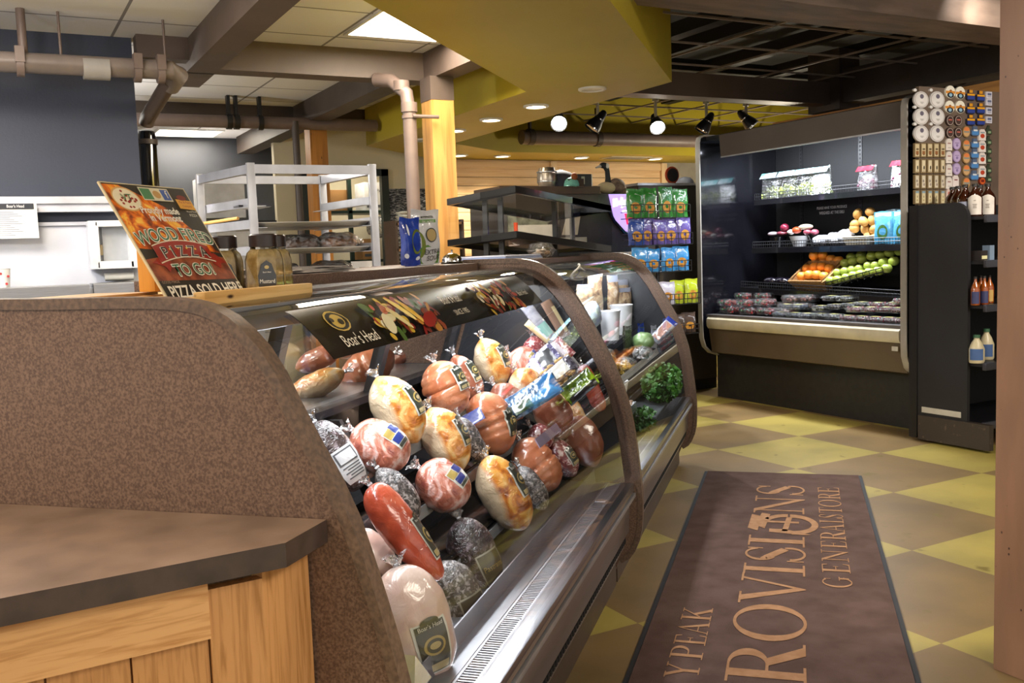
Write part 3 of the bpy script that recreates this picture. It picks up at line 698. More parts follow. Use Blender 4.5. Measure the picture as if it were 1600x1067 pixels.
# the bottle-shaped O between I and N
b = B()
for k, p in enumerate([[(4.33, -.03), (4.32, .0), (4.345, .12), (4.35, .15), (4.40, .15), (4.40, .08)], ]+arc(4.485, .06, .165, .125, -pi*.98, .0, .055, .03, 16)+arc(4.485, .07, .165, .12, 0, pi*.45, .05, .03, 8)+[[(4.37, .07), (4.60, .05), (4.60, .075), (4.37, .095)], [(4.50, .02), (4.53, .02), (4.53, .2), (4.50, .2)], [(4.40, .17), (4.64, .15), (4.66, .19), (4.45, .215)], [(4.36, .20), (4.60, .19), (4.63, .235), (4.40, .245)]]):
    b.f([b.V(x, y-.03, .0118+(k % 5)*.00004) for x, y in p])
part('maple_jug_emblem', b, matt, r)
us = [3.67, 3.835, 3.975, 4.155, 4.27, 4.39, 4.535, 4.615, 4.70, 4.815, 4.965, 5.095]; ue = [3.80, 3.955, 4.14, 4.26, 4.41, 4.53, 4.62, 4.69, 4.81, 4.955, 5.09, 5.21]
for ch, a, c in zip('GENERALSTORE', us, ue): letter(ch, a, c-.01, -.205-.01*(a-4.4), .105, r, matt)
for ch, a, c in (('T', 2.30, 2.40), ('L', 2.42, 2.52), ('E', 2.55, 2.64), ('Y', 2.79, 2.90), ('P', 2.93, 3.03), ('E', 3.04, 3.12), ('A', 3.125, 3.24), ('K', 3.25, 3.37)):
    if a > 2.7: letter(ch, a, c, .288, .102, r, matt)
# ================================================================== wrapped meats in the first case
def meatmat(name, stops, scale=18, bump=.5, bscale=34, dist=.8, rough=.32, coat=.9, detail=5, side=None, sidecol='efe2cc'):
    m, nt, b, L = base(name)
    cv = coords(nt, L)
    n = nd(nt, 'ShaderNodeTexNoise', Scale=scale, Detail=detail, Distortion=dist); L.new(cv, n.inputs[0])
    col = ramp(nt, L, n.outputs['Fac'], [(p, hexc(c)) for p, c in stops])
    if side is not None:
        sp = nd(nt, 'ShaderNodeSeparateXYZ'); L.new(cv, sp.inputs[0])
        n2 = nd(nt, 'ShaderNodeTexNoise', Scale=14, Detail=3); L.new(cv, n2.inputs[0])
        ma = nd(nt, 'ShaderNodeMath', operation='MULTIPLY_ADD'); ma.inputs[1].default_value = .045; L.new(n2.outputs['Fac'], ma.inputs[0]); L.new(sp.outputs[1], ma.inputs[2])
        mr = nd(nt, 'ShaderNodeMapRange'); mr.inputs[1].default_value = side; mr.inputs[2].default_value = side+.018
        L.new(ma.outputs[0], mr.inputs[0])
        mx = nd(nt, 'ShaderNodeMix', data_type='RGBA'); mx.inputs[6].default_value = c4(hexc(sidecol)); L.new(mr.outputs[0], mx.inputs[0]); L.new(col, mx.inputs[7]); col = mx.outputs[2]
    L.new(col, b.inputs['Base Color']); b.inputs['Roughness'].default_value = rough; b.inputs['Coat Weight'].default_value = coat; b.inputs['Coat Roughness'].default_value = .07
    n3 = nd(nt, 'ShaderNodeTexNoise', Scale=bscale, Detail=3, Distortion=2.0); L.new(cv, n3.inputs[0])
    bp = nd(nt, 'ShaderNodeBump', Strength=bump, Distance=.006); L.new(n3.outputs['Fac'], bp.inputs['Height']); L.new(bp.outputs[0], b.inputs['Coat Normal']); L.new(bp.outputs[0], b.inputs['Normal'])
    return m
MM = {
 'turkey': meatmat('roast_turkey', [(.30, 'a8581c'), (.44, 'd98c35'), (.58, 'ecc079'), (.75, 'f0dfc0')], 22, side=-.016, sidecol='d4bf9f'),
 'gold': meatmat('golden_roast_turkey', [(.32, '8f420e'), (.45, 'cf7718'), (.6, 'eeb04c'), (.75, 'efcf95')], 22, side=-.022, sidecol='d2bc9c'),
 'ham': meatmat('netted_ham', [(.3, 'ae5c38'), (.5, 'c97c54'), (.7, 'dca07c')], 9, bump=.15, bscale=25),
 'brownham': meatmat('smoked_ham', [(.3, '7a3f2c'), (.55, '9a5a40'), (.75, 'b57c5e')], 10, bump=.2, bscale=30),
 'pink': meatmat('cured_pink_ham', [(.3, '8c3f3c'), (.45, 'c07058'), (.55, 'e0a89c'), (.7, 'f0dcd8')], 14, bump=.5, bscale=40, dist=2),
 'pepper': meatmat('pepper_coated_roast', [(.38, '1d1a1c'), (.5, '47403f'), (.62, 'a39d9c')], 90, bump=.6, bscale=110, detail=2),
 'dark': meatmat('dark_crusted_roast', [(.4, '1a1214'), (.55, '3c2a2c'), (.68, '8d8088')], 45, bump=.7, bscale=70, detail=3),
 'white': meatmat('boiled_ham', [(.3, 'cfa796'), (.5, 'dfbfb0'), (.7, 'ead3c6')], 7, bump=.25, bscale=24),
 'sausage': meatmat('red_sausage', [(.3, 'a03a22'), (.5, 'bf4f32'), (.7, 'd56d4c')], 12, bump=.3, bscale=30),
 'loaf': meatmat('brown_bread_loaf', [(.3, '8a5430'), (.55, 'b07a48'), (.75, 'd4a673')], 10, bump=.1),
 'cheese': meatmat('pale_cheese', [(.3, 'e8d79a'), (.6, 'f0e4b6')], 10, bump=.15),
 'salami': meatmat('marbled_salami', [(.4, '7a2a30'), (.52, '9f4a4c'), (.62, 'e0c8c4')], 70, bump=.3, detail=2),
}
film = glassmat('crinkled_film', (.96, .96, .97), 1.3, .09, bump=.9, bscale=45, op=.35, col=(.85, .87, .92))
lab_dark = flat('343a30', .3, 1); lab_white = flat('e9e7dc', .3, 1); lab_cream = flat('cbb884', .3, 1); lab_blue = flat('2c3f8c', .3, 1); lab_black = flat('17181a', .3, 1)
lab_gold = flat('b9a15a', .3, 1); paper = flat('d9dbe0', .4, 1); ink_grey = flat('55585e', .4)
def bodyfn(a, bb_, cc, net=0, p=.75, seed=0, waist=0, rough=.02):
    def f(x, th):            # x in -1..1 along the length
        x = max(-1, min(1, x)); r = max(0.0, 1-abs(x)**(2.6))**p
        if waist: r *= 1-waist*x
        k = 1+rough*1.6*noise.noise(Vector((x*2.2+seed, cos(th)*1.3, sin(th)*1.3+seed)))
        if net:
            g = abs(((x*net*.5+.5) % 1)-.5)*2; k *= 1-.10*(1-min(1, g/.24))**2
            g2 = abs((((th/(2*pi))*4+.13) % 1)-.5)*2; k *= 1-.05*(1-min(1, g2/.14))**2
        k *= 1+.05*noise.noise(Vector((x*5+seed*3, cos(th)*2.6, sin(th)*2.6-seed))); sk = .10*sin(seed*9.7)*(1-x*x)
        return Vector((a*x, bb_*(r*k*cos(th)+sk), cc*r*k*sin(th)*(1-.12*cos(th))))
    return f
def surf(f, x, th, off):
    p = f(x, th); e = 1e-2
    n = (f(x+e, th)-f(x-e, th)).cross(f(x, th+e)-f(x, th-e))
    if n.length < 1e-9: return p
    n.normalize()
    if n.dot(Vector((0, p.y, p.z))) < 0: n = -n
    return p+n*off
def patch(b, f, x0, x1, t0, t1, off, mi, nx=10, nt_=8, shape='rect'):
    b.m = mi
    if shape == 'rect': b.grid(lambda i, j: surf(f, x0+(x1-x0)*i, t0+(t1-t0)*j, off), nx, nt_)
    else:
        cx, ct = (x0+x1)/2, (t0+t1)/2; c = b.V(surf(f, cx, ct, off)); n = 20
        ring = [[b.V(surf(f, cx+(x1-x0)/2*cos(2*pi*k/n)*q, ct+(t1-t0)/2*sin(2*pi*k/n)*q, off)) for k in range(n)] for q in (.5, 1)]
        for k in range(n):
            b.f([c, ring[0][k], ring[0][(k+1) % n]]); b.f([ring[0][k], ring[1][k], ring[1][(k+1) % n], ring[0][(k+1) % n]])
def meat(kind, cpt, length, width, ang, name, label, cat='packaged meat', net=0, depth=.8, lab='boar', labpos=(.15, .35), seed=0, p=.75, waist=0, tail=-1, group='wrapped meats in the first deli case', tilt=.45, words="Boar's Head", FL=1):
    """cpt = centre in the counter frame; ang = direction of the long axis as seen from the aisle"""
    a, bb_, cc = length/2, width/2, width/2*depth
    r = bpy.data.objects.new(name, None); COL.objects.link(r); r.empty_display_size = .03; ORG[r.name] = Vector((0, 0, 0))
    setp(r, label, cat, group)
    pw = toB(Vector(cpt)); L_ = rt*cos(radians(ang))+up*sin(radians(ang)); N_ = (CO-pw).normalized()*.8+Vector((0, 0, 1))*tilt
    Zv = (N_-L_*N_.dot(L_)).normalized(); Yv = Zv.cross(L_)
    r.matrix_world = Matrix(((L_.x, Yv.x, Zv.x, pw.x), (L_.y, Yv.y, Zv.y, pw.y), (L_.z, Yv.z, Zv.z, pw.z), (0, 0, 0, 1)))
    f = bodyfn(a, bb_, cc, net, p, seed, waist)
    b = B(); b.grid(lambda i, j: f(-1+2*(.5-.5*cos(pi*j)), 2*pi*i), 40, 44, closeu=True)
    part('meat' if cat == 'packaged meat' else 'body', b, MM[kind], r, sharp=80)
    if tail:
        b = B(); e = tail*a
        def tf(i, j):
            th = 2*pi*i; rr_ = width*(.04+.10*j*j)*(1+.35*sin(th*5+seed)+.2*sin(th*11))
            return Vector((e*(.97+.0*j)+tail*.026*j*(1+.3*sin(th*3+seed)), rr_*cos(th), rr_*sin(th)*.6))
        b.grid(tf, 28, 4, closeu=True); part('wrapper_end', b, film, r, sharp=180)
        b = B(); b.tube([(e+tail*.002, -.006, 0), (e+tail*.002, .006, 0)], .004, 8); part('metal_clip', b, alum, r)
    if lab == 'boar':
        x0, x1 = labpos[0]-.45, labpos[0]+.38; t0 = labpos[1]; t1 = t0+1.05
        b = B(); patch(b, f, x0, x1, t0, t1, .0012, 0); patch(b, f, x0+.03, x1-.03, t0+.08, t1-.08, .0022, 1)
        cx, ct = (x0+x1)/2, (t0+t1)/2
        patch(b, f, cx-.17, cx+.13, t0+.2, t1-.2, .003, 2, shape='o'); patch(b, f, cx-.13, cx+.09, t0+.28, t1-.28, .0037, 1, shape='o'); patch(b, f, cx-.08, cx+.03, t0+.36, t1-.36, .0042, 3, shape='o')
        patch(b, f, x1-.16, x1-.05, t0+.15, t1-.15, .003, 3, 4, 5)
        patch(b, f, x0-.06, x0+.10, t0+.25, t1-.25, .0026, 1, shape='o')
        o = part('label', b, [lab_white, lab_dark, lab_gold, lab_cream], r, sharp=80)
        def tx(s_, sz, X0, TC, ink):
            q = text('lettering', s_, sz, ink, o, None, 0, .75)
            for v in q.data.vertices: v.co = surf(f, X0-v.co.y/a, TC-v.co.x/(.85*bb_), .0046)
            return q
        tx(words, width*.085, x0+.08, ct, lab_white)
    elif lab == 'blue':
        x0, x1, t0, t1 = labpos[0]-.3, labpos[0]+.45, labpos[1], labpos[1]+1.0
        b = B(); patch(b, f, x0, x1, t0, t1, .0012, 0); patch(b, f, x0+.02, x0+.33, t0+.04, t0+.52, .002, 1); patch(b, f, x0+.36, x0+.6, t0+.3, t0+.9, .002, 1)
        patch(b, f, x0+.05, x0+.33, t0+.56, t1-.04, .002, 2); patch(b, f, x0+.62, x1-.03, t0+.1, t1-.1, .002, 3)
        part('label', b, [lab_white, lab_blue, lab_gold, lab_dark], r, sharp=80)
    elif lab == 'paper':
        x0, x1, t0, t1 = -.12, .78, .55, 2.15
        b = B(); patch(b, f, x0, x1, t0, t1, .0015, 0); patch(b, f, x0+.06, x0+.42, t0+.2, t1-.2, .0022, 1); patch(b, f, x0+.1, x0+.38, t0+.3, t1-.3, .0028, 0)
        for k in range(5): patch(b, f, x0+.48+k*.07, x0+.51+k*.07, t0+.2, t1-.25-(k % 2)*.2, .0022, 1, 2, 6)
        part('label', b, [paper, ink_grey], r, sharp=80)
    elif lab == 'outline':
        x0, x1, t0, t1 = -.05, .75, .45, 1.75
        b = B(); patch(b, f, x0, x1, t0, t1, .0012, 0); patch(b, f, x0+.04, x1-.04, t0+.07, t1-.07, .002, 1)
        o = part('label', b, [mat('label_line', 'b9b5a4', .4, coat=1), mat('label_film_olive', '4c4838', .3, coat=1)], r, sharp=80)
        q = text('lettering', words, width*.17, lab_gold, o, None, 0, .75)
        for v in q.data.vertices: v.co = surf(f, (x0+x1)/2-v.co.y/a, 1.1-v.co.x/(.85*bb_), .003)
    return r
K1 = 1.15
def slope(x, y, z0=.5, w0=.78, k=K1):
    d = ray(x, y); w = (d.y-d.x)*S2; t = (z0-k*w0-H)/(d.z-k*w); return toD(CO+d*t)
def M(kind, x, y, ln, wd, ang, name, label, U=None, W=None, **k):
    p = au(x, y, U) if U else (aw(x, y, W) if W else slope(x, y))
    dist = (toB(p)-CO).length; s_ = dist/F*.98
    return meat(kind, p, ln*s_, wd*s_, ang, name, label, seed=x*.013, **k)
M('dark', 527, 712, 125, 62, -56, 'roast_beef', 'dark crusted roast with a big paper label, leftmost against the end panel', lab='paper', p=.45, tail=-1)
M('turkey', 621, 640, 122, 78, -58, 'turkey_breast', 'large golden turkey breast with dark oval label, below the rear loaves', labpos=(.05, .05))
M('pink', 594, 697, 100, 84, -30, 'cured_ham', 'round pink glazed ham with blue label beside the dark crusted roast', lab='blue', labpos=(.2, .5), p=.55)
M('turkey', 697, 686, 112, 72, -62, 'turkey_breast', 'turkey breast with pale left side and dark label in the middle of the case', labpos=(.05, 0))
M('pepper', 737, 690, 88, 40, -62, 'pepper_turkey', 'pepper speckled roast tucked behind the middle turkey breast', lab=None)
M('ham', 697, 607, 92, 72, -66, 'netted_ham', 'round netted ham with black label at the back centre, paler of the pair', net=6, labpos=(-.1, .1), p=.55)
M('brownham', 729, 592, 86, 48, -62, 'smoked_ham', 'brown smoked ham just behind the round netted ham', labpos=(-.1, .2))
M('turkey', 769, 566, 84, 54, -66, 'turkey_breast', 'turkey breast highest at the back right of the case', U=3.35, labpos=(0, .1))
M('pink', 693, 757, 92, 80, -35, 'cured_ham', 'round pink glazed ham with blue label below the middle turkey breast', lab='blue', labpos=(.15, .5), p=.55)
M('pepper', 622, 770, 100, 50, -50, 'pepper_turkey', 'pepper coated roast behind the long red sausage', lab=None)
M('sausage', 634, 832, 182, 60, -53, 'sausage_log', 'long thick red sausage with cream label hanging over the shelf edge', W=.86, labpos=(.3, .1), p=.4, depth=.9, waist=.18)
M('gold', 790, 770, 130, 74, -62, 'turkey_breast', 'deep golden turkey breast at the front centre of the case', labpos=(-.1, .0), p=.6)
M('pepper', 832, 762, 80, 42, -58, 'pepper_turkey', 'pepper speckled roast directly right of the deep golden turkey', lab=None)
M('ham', 840, 726, 96, 70, -54, 'netted_ham', 'netted ham with shiny wrap lying rightmost in the front row', net=6, lab=None, p=.6)
M('ham', 766, 662, 105, 74, -70, 'netted_ham', 'plump netted ham in the centre with black label on its right', net=7, labpos=(.2, 0.0), p=.55)
M('brownham', 794, 628, 70, 56, -50, 'smoked_ham', 'small brown smoked ham behind the plump netted ham', lab=None, U=3.2)
M('turkey', 824, 604, 66, 58, -55, 'turkey_breast', 'small pale turkey breast at the right of the second row', lab=None, U=3.3)
M('pink', 818, 572, 60, 62, -40, 'cured_ham', 'small round red ham with blue label at the back right', lab='blue', labpos=(.1, .4), U=3.42, p=.5)
M('salami', 838, 543, 40, 40, -70, 'salami', 'small marbled salami end above the blue labelled packs', lab=None, U=3.5)
M('brownham', 862, 648, 84, 60, -62, 'smoked_ham', 'brown roast half hidden under the blue printed pack', lab=None, U=3.3)
M('turkey', 890, 650, 80, 52, -60, 'turkey_breast', 'turkey breast at the right end next to the case partition', lab=None, U=3.4)
M('brownham', 908, 688, 96, 60, -60, 'smoked_ham', 'dark brown smoked turkey resting low by the case partition', lab=None, U=3.38)
M('salami', 880, 715, 70, 44, -58, 'salami', 'dark salami behind the rightmost netted ham', lab='boar', U=3.3)
M('salami', 845, 682, 44, 46, -45, 'salami', 'purple marbled salami beside the clear price rail', lab=None, U=3.25)
M('sausage', 925, 606, 80, 26, -66, 'sausage_log', 'thin red pepperoni stick leaning on the case partition', lab=None, U=3.5, p=.3)
# lower deck
M('white', 648, 978, 190, 116, -74, 'boiled_ham', 'big pale boiled ham on the bottom deck nearest the end panel', W=.80, labpos=(.35, .75), p=.5, depth=.7, tail=-1)
M('pepper', 712, 938, 128, 78, -68, 'pepper_ham', 'grey brown peppered roast on the bottom deck behind the pale boiled ham', W=.83, lab='outline', p=.5, tail=0, words="Boar's")
M('dark', 743, 868, 126, 76, -66, 'roast_beef', 'black crusted roast in clear film on the bottom deck', W=.84, lab='outline', p=.6, words='Pastrami')
M('white', 582, 862, 90, 60, -45, 'sliced_meat_pack', 'small pale meat pack at the left edge under the red sausage', W=.95, lab=None)
p = aw(652, 1046, .735)
b = B(); b.prism([(p.x-.05, p.z-.035), (p.x+.045, p.z-.035), (p.x-.035, p.z+.045)], p.y-.012, p.y+.012, 'y'); mesh('cheese_wedge', b, MM['cheese'], 'yellow cheese wedge in front of the pale boiled ham, bottom left', 'cheese', 'D')
# loaves on the rear shelf
M('turkey', 494, 600, 98, 46, 24, 'turkey_breast', 'long roast turkey breast in film on the rear shelf, leftmost', W=1.46, lab=None, tail=1, tilt=.9)
M('ham', 574, 574, 96, 66, 28, 'netted_ham', 'big netted ham on the rear shelf behind the door mullion', W=1.46, net=6, lab=None, tail=1, tilt=.9)
M('brownham', 497, 560, 78, 40, 24, 'smoked_ham', 'brown smoked ham behind the long roast turkey breast', W=1.56, lab=None, tail=1, tilt=.9)
M('brownham', 543, 545, 44, 30, 24, 'smoked_ham', 'smallest brown ham at the back of the rear shelf', W=1.62, lab=None, tail=1, tilt=.9)
M('turkey', 610, 532, 54, 34, 10, 'turkey_breast', 'roast turkey breast at the back of the rear shelf under the printed strip', W=1.62, lab=None, tail=1, tilt=.9)
M('brownham', 622, 560, 56, 40, 40, 'smoked_ham', 'dark smoked ham right of the big netted ham', W=1.56, lab=None, tail=0, tilt=.9)
M('turkey', 690, 528, 52, 42, 30, 'turkey_breast', 'pale turkey breast on the rear shelf right of the second mullion', W=1.5, lab=None, tail=0, tilt=.9)
M('dark', 722, 512, 84, 34, 24, 'roast_beef', 'dark wrapped roast at the right of the rear shelf', W=1.56, lab=None, tail=1, tilt=.9)
# flat packs
def slab(x, y, ln, wd, ang, th, mats, name, label, U=None, W=None, tilt=.45, stripes=0, cat='food pack', group=None, deco=None):
    p = au(x, y, U) if U else (aw(x, y, W) if W else slope(x, y))
    s_ = (toB(p)-CO).length/F; a, c = ln*s_/2, wd*s_/2
    r = bpy.data.objects.new(name, None); COL.objects.link(r); ORG[r.name] = Vector((0, 0, 0)); setp(r, label, cat, group)
    pw = toB(p); L_ = rt*cos(radians(ang))+up*sin(radians(ang)); N_ = (CO-pw).normalized()*.8+Vector((0, 0, 1))*tilt
    Zv = (N_-L_*N_.dot(L_)).normalized(); Yv = Zv.cross(L_)
    r.matrix_world = Matrix(((L_.x, Yv.x, Zv.x, pw.x), (L_.y, Yv.y, Zv.y, pw.y), (L_.z, Yv.z, Zv.z, pw.z), (0, 0, 0, 1)))
    def pil(i, j, s):
        x_ = -1+2*i; y_ = -1+2*j; h = th/2*(max(0, (1-x_**4)*(1-y_**4)))**.5
        return Vector((a*x_, c*y_, s*h*(1+.25*noise.noise(Vector((x_*3+x, y_*3, 0))))))
    b = B(); b.grid(lambda i, j: pil(i, j, 1), 16, 10); b.grid(lambda i, j: pil(i, j, -1), 16, 10)
    part('pouch', b, mats[0], r, sharp=80)
    if len(mats) > 1:
        b = B()
        for k, (i0, i1, j0, j1) in enumerate(deco or [(.3, .8, .15, .85)]):
            b.m = k % (len(mats)-1); b.grid(lambda i, j: pil(i0+(i1-i0)*i, j0+(j1-j0)*j, 1)+Vector((0, 0, .0015+.0006*k)), 8, 6)
        part('label', b, mats[1:], r, sharp=80)
    return r
clearpk = mat('clear_pack', 'b9bcc8', .15, coat=1, noisec='8b8ea0', nscale=30, bump=.5, bscale=50)
purp = mat('purple_film_pack', '6f6aa0', .2, coat=1, noisec='3c3550', nscale=35, bump=.5, bscale=60)
slab(827, 622, 104, 42, 32, .03, [mat('blue_scene_print', '4d7fae', .2, coat=1, noisec='2c3a4c', nscale=40, bump=.3), flat('2b6ea8', .2, 1), flat('39502f', .2, 1)], 'printed_meat_pack', 'blue printed pack lying diagonally across the middle right', U=3.12, deco=[(.7, .98, .05, .95), (.2, .5, .1, .5)])
slab(842, 571, 72, 40, 40, .02, [purp, flat('e4e4ea', .3, 1), lab_blue, lab_black], 'cold_cut_pack', 'purple clear pack with blue and black label at the back right', U=3.38, deco=[(.1, .5, .1, .8), (.15, .35, .2, .7), (.55, .9, .2, .8)])
slab(868, 556, 52, 40, 45, .02, [MM['salami'], flat('ddd3d8', .3, 1)], 'salami_pack', 'dark red sliced salami pack beside the cheese sticks', U=3.45)
slab(858, 524, 150, 20, -52, .016, [clearpk, flat('8fc9c2', .3, 1)], 'cheese_pack', 'long clear pack standing against the partition, tallest of the packs', U=3.5, deco=[(.35, .5, .1, .9)])
slab(846, 516, 52, 24, -40, .03, [MM['cheese'], flat('e8eef0', .3, 1)], 'cheese_pack', 'pale cheese pack sticking up behind the purple pack', U=3.5)
slab(868, 498, 64, 18, -60, .02, [mat('tan_liner_card', '9a7a66', .5), flat('e9d9a8')], 'cheese_pack', 'tan card backed cheese pack tucked behind the glass edge', U=3.54, deco=[(.2, .9, .6, .95)])
slab(886, 560, 90, 16, -58, .02, [MM['cheese'], flat('f2e9c8', .4)], 'cheese_pack', 'narrow pale cheese stick pack along the partition edge', U=3.52)
slab(905, 604, 58, 34, 40, .03, [mat('lime_green_pack', '9ec52a', .2, coat=1, noisec='4f7a14', nscale=60, bump=.4), lab_black], 'green_pepper_pack', 'bright lime green pack at the right of the case', U=3.3, deco=[(.0, .95, 0, .3)])
slab(872, 582, 60, 30, 38, .03, [mat('black_print_pack', '2f2b38', .2, coat=1, noisec='8d889a', nscale=50, bump=.4), lab_white], 'jerky_pack', 'black printed pack between the nut pack and the lime green pack', U=3.25)
def rail_strip(a_, b_, W, label, m):
    p0 = aw(a_[0], a_[1], W); p1 = aw(b_[0], b_[1], W); z = p0.z
    b = B(); b.prism([(W-.004, z-.016), (W+.012, z+.014), (W+.015, z+.012), (W-.001, z-.018)], p0.x, (3.56 if W > .79 else 5.70), 'x'); mesh('price_strip', b, m, label, 'price strip', 'D')
rail_strip((842, 692), (938, 612), .80, 'clear and violet price strip on the shelf front at the right of the first case', mat('rail_purple', 'b8aac8', .2, coat=1))
slab(735, 655, 44, 22, 30, .004, [lab_blue], 'blue_tag', 'small plain blue tag between the two netted hams', cat='tag')
# nuts / gnocchi pack
r = root('peanut_pack', 'clear pack of pale whole nuts at the back right of the case', 'food pack', (0, 0, 0)); c0 = toB(au(868, 574, 3.28)); rr = random.Random(4)
r.location = c0; b = B()
for k in range(26):
    v = rt*rr.uniform(-.05, .05)+up*rr.uniform(-.02, .02); v += rt*0+up*(v.dot(rt)*.6); b.ell(v+fwd*rr.uniform(-.015, .01), .014, .010, .010, 8, 6)
part('nuts', b, mat('peanut_shell', 'd8b271', .5, bump=.3), r)
# ================================================================== things on the near end of the counter
b = B(); b.box(1.35, 1.965, 1.0, 1.62, 1.19, 1.214, bev=.003); b.box(1.35, 1.965, 1.12, 1.6, 1.15, 1.19)
part('end_shelf', b, mat('canopy_grey', 'a6a8ac', .25, .6), r1)
Z5 = 1.2145
pine = woodmat('pine_light', 'e0b878', 'c69450', 'x', 3, .45)
r = root('sign_holder', 'pine wood block holding the pizza poster upright on the deli case', 'sign holder', (1.72, 1.1, Z5), 'D')
b = B(); b.box(1.52, 1.93, 1.03, 1.135, Z5, Z5+.022, bev=.004); b.box(1.52, 1.93, 1.03, 1.055, Z5+.02, Z5+.034, bev=.004); part('front_lip', b, pine, r)
b = B(); b.box(1.52, 1.93, 1.165, 1.27, Z5, Z5+.022, bev=.004); part('rear_block', b, pine, r)
b = B(); b.box(1.47, 1.90, 1.285, 1.52, Z5, Z5+.024, bev=.004); b.m = 1
for k in range(5): b.box(1.468, 1.472, 1.31+k*.045, 1.314+k*.045, Z5+.006, Z5+.012)
mesh('cutting_board', b, [woodx, flat('7a4d22')], 'light wooden board behind the pizza poster with nail marks', 'cutting board', 'D')
b = B(); b.box(1.50, 1.75, 1.30, 1.46, Z5+.0245, Z5+.030); mesh('paper_bag', b, flat('b5946a'), 'flat brown paper bag lying on the wooden board', 'bag', 'D')
wb = au(215, 430, 1.70).y
b = B(); b.box(1.70, 1.78, wb-.04, wb, Z5+.031, Z5+.165, bev=.006); mesh('wooden_box', b, woodmat('amber_wood', 'd6973f', 'b77a2c', 'z'), 'small amber wooden box standing behind the pizza poster', 'box', 'D')
# poster
BL, BR, TL, TR = Vector((1.575, 1.142, Z5+.008)), Vector((1.845, 1.142, Z5+.008)), Vector((1.612, 1.318, 1.470)), Vector((1.890, 1.318, 1.470))
NP = (BR-BL).cross(TL-BL).normalized()
def SP(s_, t_, off=0): return BL*(1-s_)*(1-t_)+BR*s_*(1-t_)+TL*(1-s_)*t_+TR*s_*t_+NP*off
pw_, ph_ = (BR-BL).length, (TL-BL).length
b = B(); v = [b.V(SP(s_, t_, o)) for o in (0, -.004) for s_, t_ in ((0, 0), (1, 0), (1, 1), (0, 1))]
for q_ in ((0, 1, 2, 3), (7, 6, 5, 4), (0, 4, 5, 1), (1, 5, 6, 2), (2, 6, 7, 3), (3, 7, 4, 0)): b.f([v[i] for i in q_])
ps = mesh('pizza_poster', b, flat('d9c7a0', .5), 'tilted colourful poster for wood fired pizza standing on the deli case', 'poster', 'D')
def pq(name, polys, mats):
    global PQ
    b = B(); PQ += .00035
    for k, (pl, mi) in enumerate(polys):
        b.m = mi; b.f([b.V(SP(x, y, PQ+.00003*(k % 30))) for x, y in pl])
    return part(name, b, mats, ps)
m, nt, b_, L = base('poster_fire')
cv = coords(nt, L); n = nd(nt, 'ShaderNodeTexNoise', Scale=13, Detail=5, Distortion=2.2); L.new(cv, n.inputs[0])
L.new(ramp(nt, L, n.outputs['Fac'], [(.32, hexc('3a1c10')), (.43, hexc('a8481a')), (.52, hexc('e8761e')), (.62, hexc('f8c04a'))]), b_.inputs['Base Color']); b_.inputs['Roughness'].default_value = .4
fire = m
darkp = flat('2f2a26', .4); redp = flat('9a2a22', .4); crust = mat('poster_crust', 'a2573a', .4, noisec='6a3324', nscale=40)
PQ = .0002
def el(cx, cy, rx, ry, n=18): return [(cx+rx*cos(2*pi*k/n), cy+ry*sin(2*pi*k/n)) for k in range(n)]
pq('printed_background', [([(.015, .01), (.985, .01), (.985, .99), (.015, .99)], 0), ([(.015, .45), (.75, .40), (.62, .80), (.2, .98), (.015, .98)], 1), ([(.55, .45), (.98, .40), (.70, .70), (.5, .72)], 1), ([(.015, .19), (.985, .17), (.985, .36), (.6, .42), (.015, .36)], 2)], [darkp, fire, crust])
polys = [(el(.20, .86, .155, .105, 28), 0), (el(.20, .86, .14, .092, 28), 1)]
rr = random.Random(5)
for k in range(16): a = rr.uniform(0, 6.28); q = rr.uniform(.2, .85); polys.append((el(.20+.13*q*cos(a), .86+.085*q*sin(a), .014, .010, 8), 2))
pq('pizza_emblem', polys, [flat('d9a766', .4), flat('f0e2c0', .4), flat('a52a20', .4)])
pq('small_logos', [([(.40, .86), (.755, .86), (.755, .975), (.40, .975)], 0), ([(.41, .87), (.53, .87), (.53, .965), (.41, .965)], 1), (el(.59, .917, .045, .035), 2), ([(.65, .87), (.745, .87), (.745, .965), (.65, .965)], 3)], [flat('e3d9b8', .4), flat('4f8a5c', .4), flat('c99a5a', .4), flat('4a64a8', .4)])
pq('company_plaque', [([(.79, .80), (.985, .79), (.985, .875), (.79, .885)], 0), (el(.88, .90, .06, .025), 1)], [flat('e9a93a', .4), flat('7a2018', .4)])
ban = [([(.13, .36), (.30, .415), (.26, .30), (.20, .25), (.18, .30), (.06, .33)], 1), ([(.87, .40), (.98, .31), (.90, .31), (.86, .26), (.80, .31), (.78, .38)], 1)]
arcb = []
for k in range(12):
    s0, s1 = .16+.68*k/12, .16+.68*(k+1)/12
    y = lambda s_: .395+.045*(1-((s_-.5)/.34)**2)
    arcb.append(([(s0, y(s0)-.075), (s1, y(s1)-.075), (s1, y(s1)+.075), (s0, y(s0)+.075)], 0)); arcb.append(([(s0, y(s0)-.066), (s1, y(s1)-.066), (s1, y(s1)+.066), (s0, y(s0)+.066)], 1))
pq('red_banner', ban+arcb[::2]+arcb[1::2]+[(el(s_, .40+.045*(1-((s_-.5)/.34)**2), .012, .009, 10), 2) for s_ in (.345, .45, .555, .66)], [flat('e8dcc0', .4), redp, flat('e9c03a', .4)])
def ptext(s_, size, cx, cy, ink, sx=1, arcb_=0, off=.0031, o=0, nm='lettering'):
    q = text(nm, s_, size, ink, ps, None, 0, sx, off=o)
    for v in q.data.vertices:
        x = cx+v.co.x/pw_; v.co = SP(x, cy+v.co.y/ph_+arcb_*(1-((x-.5)/.5)**2), off)-ORG[ps.name]
    return q
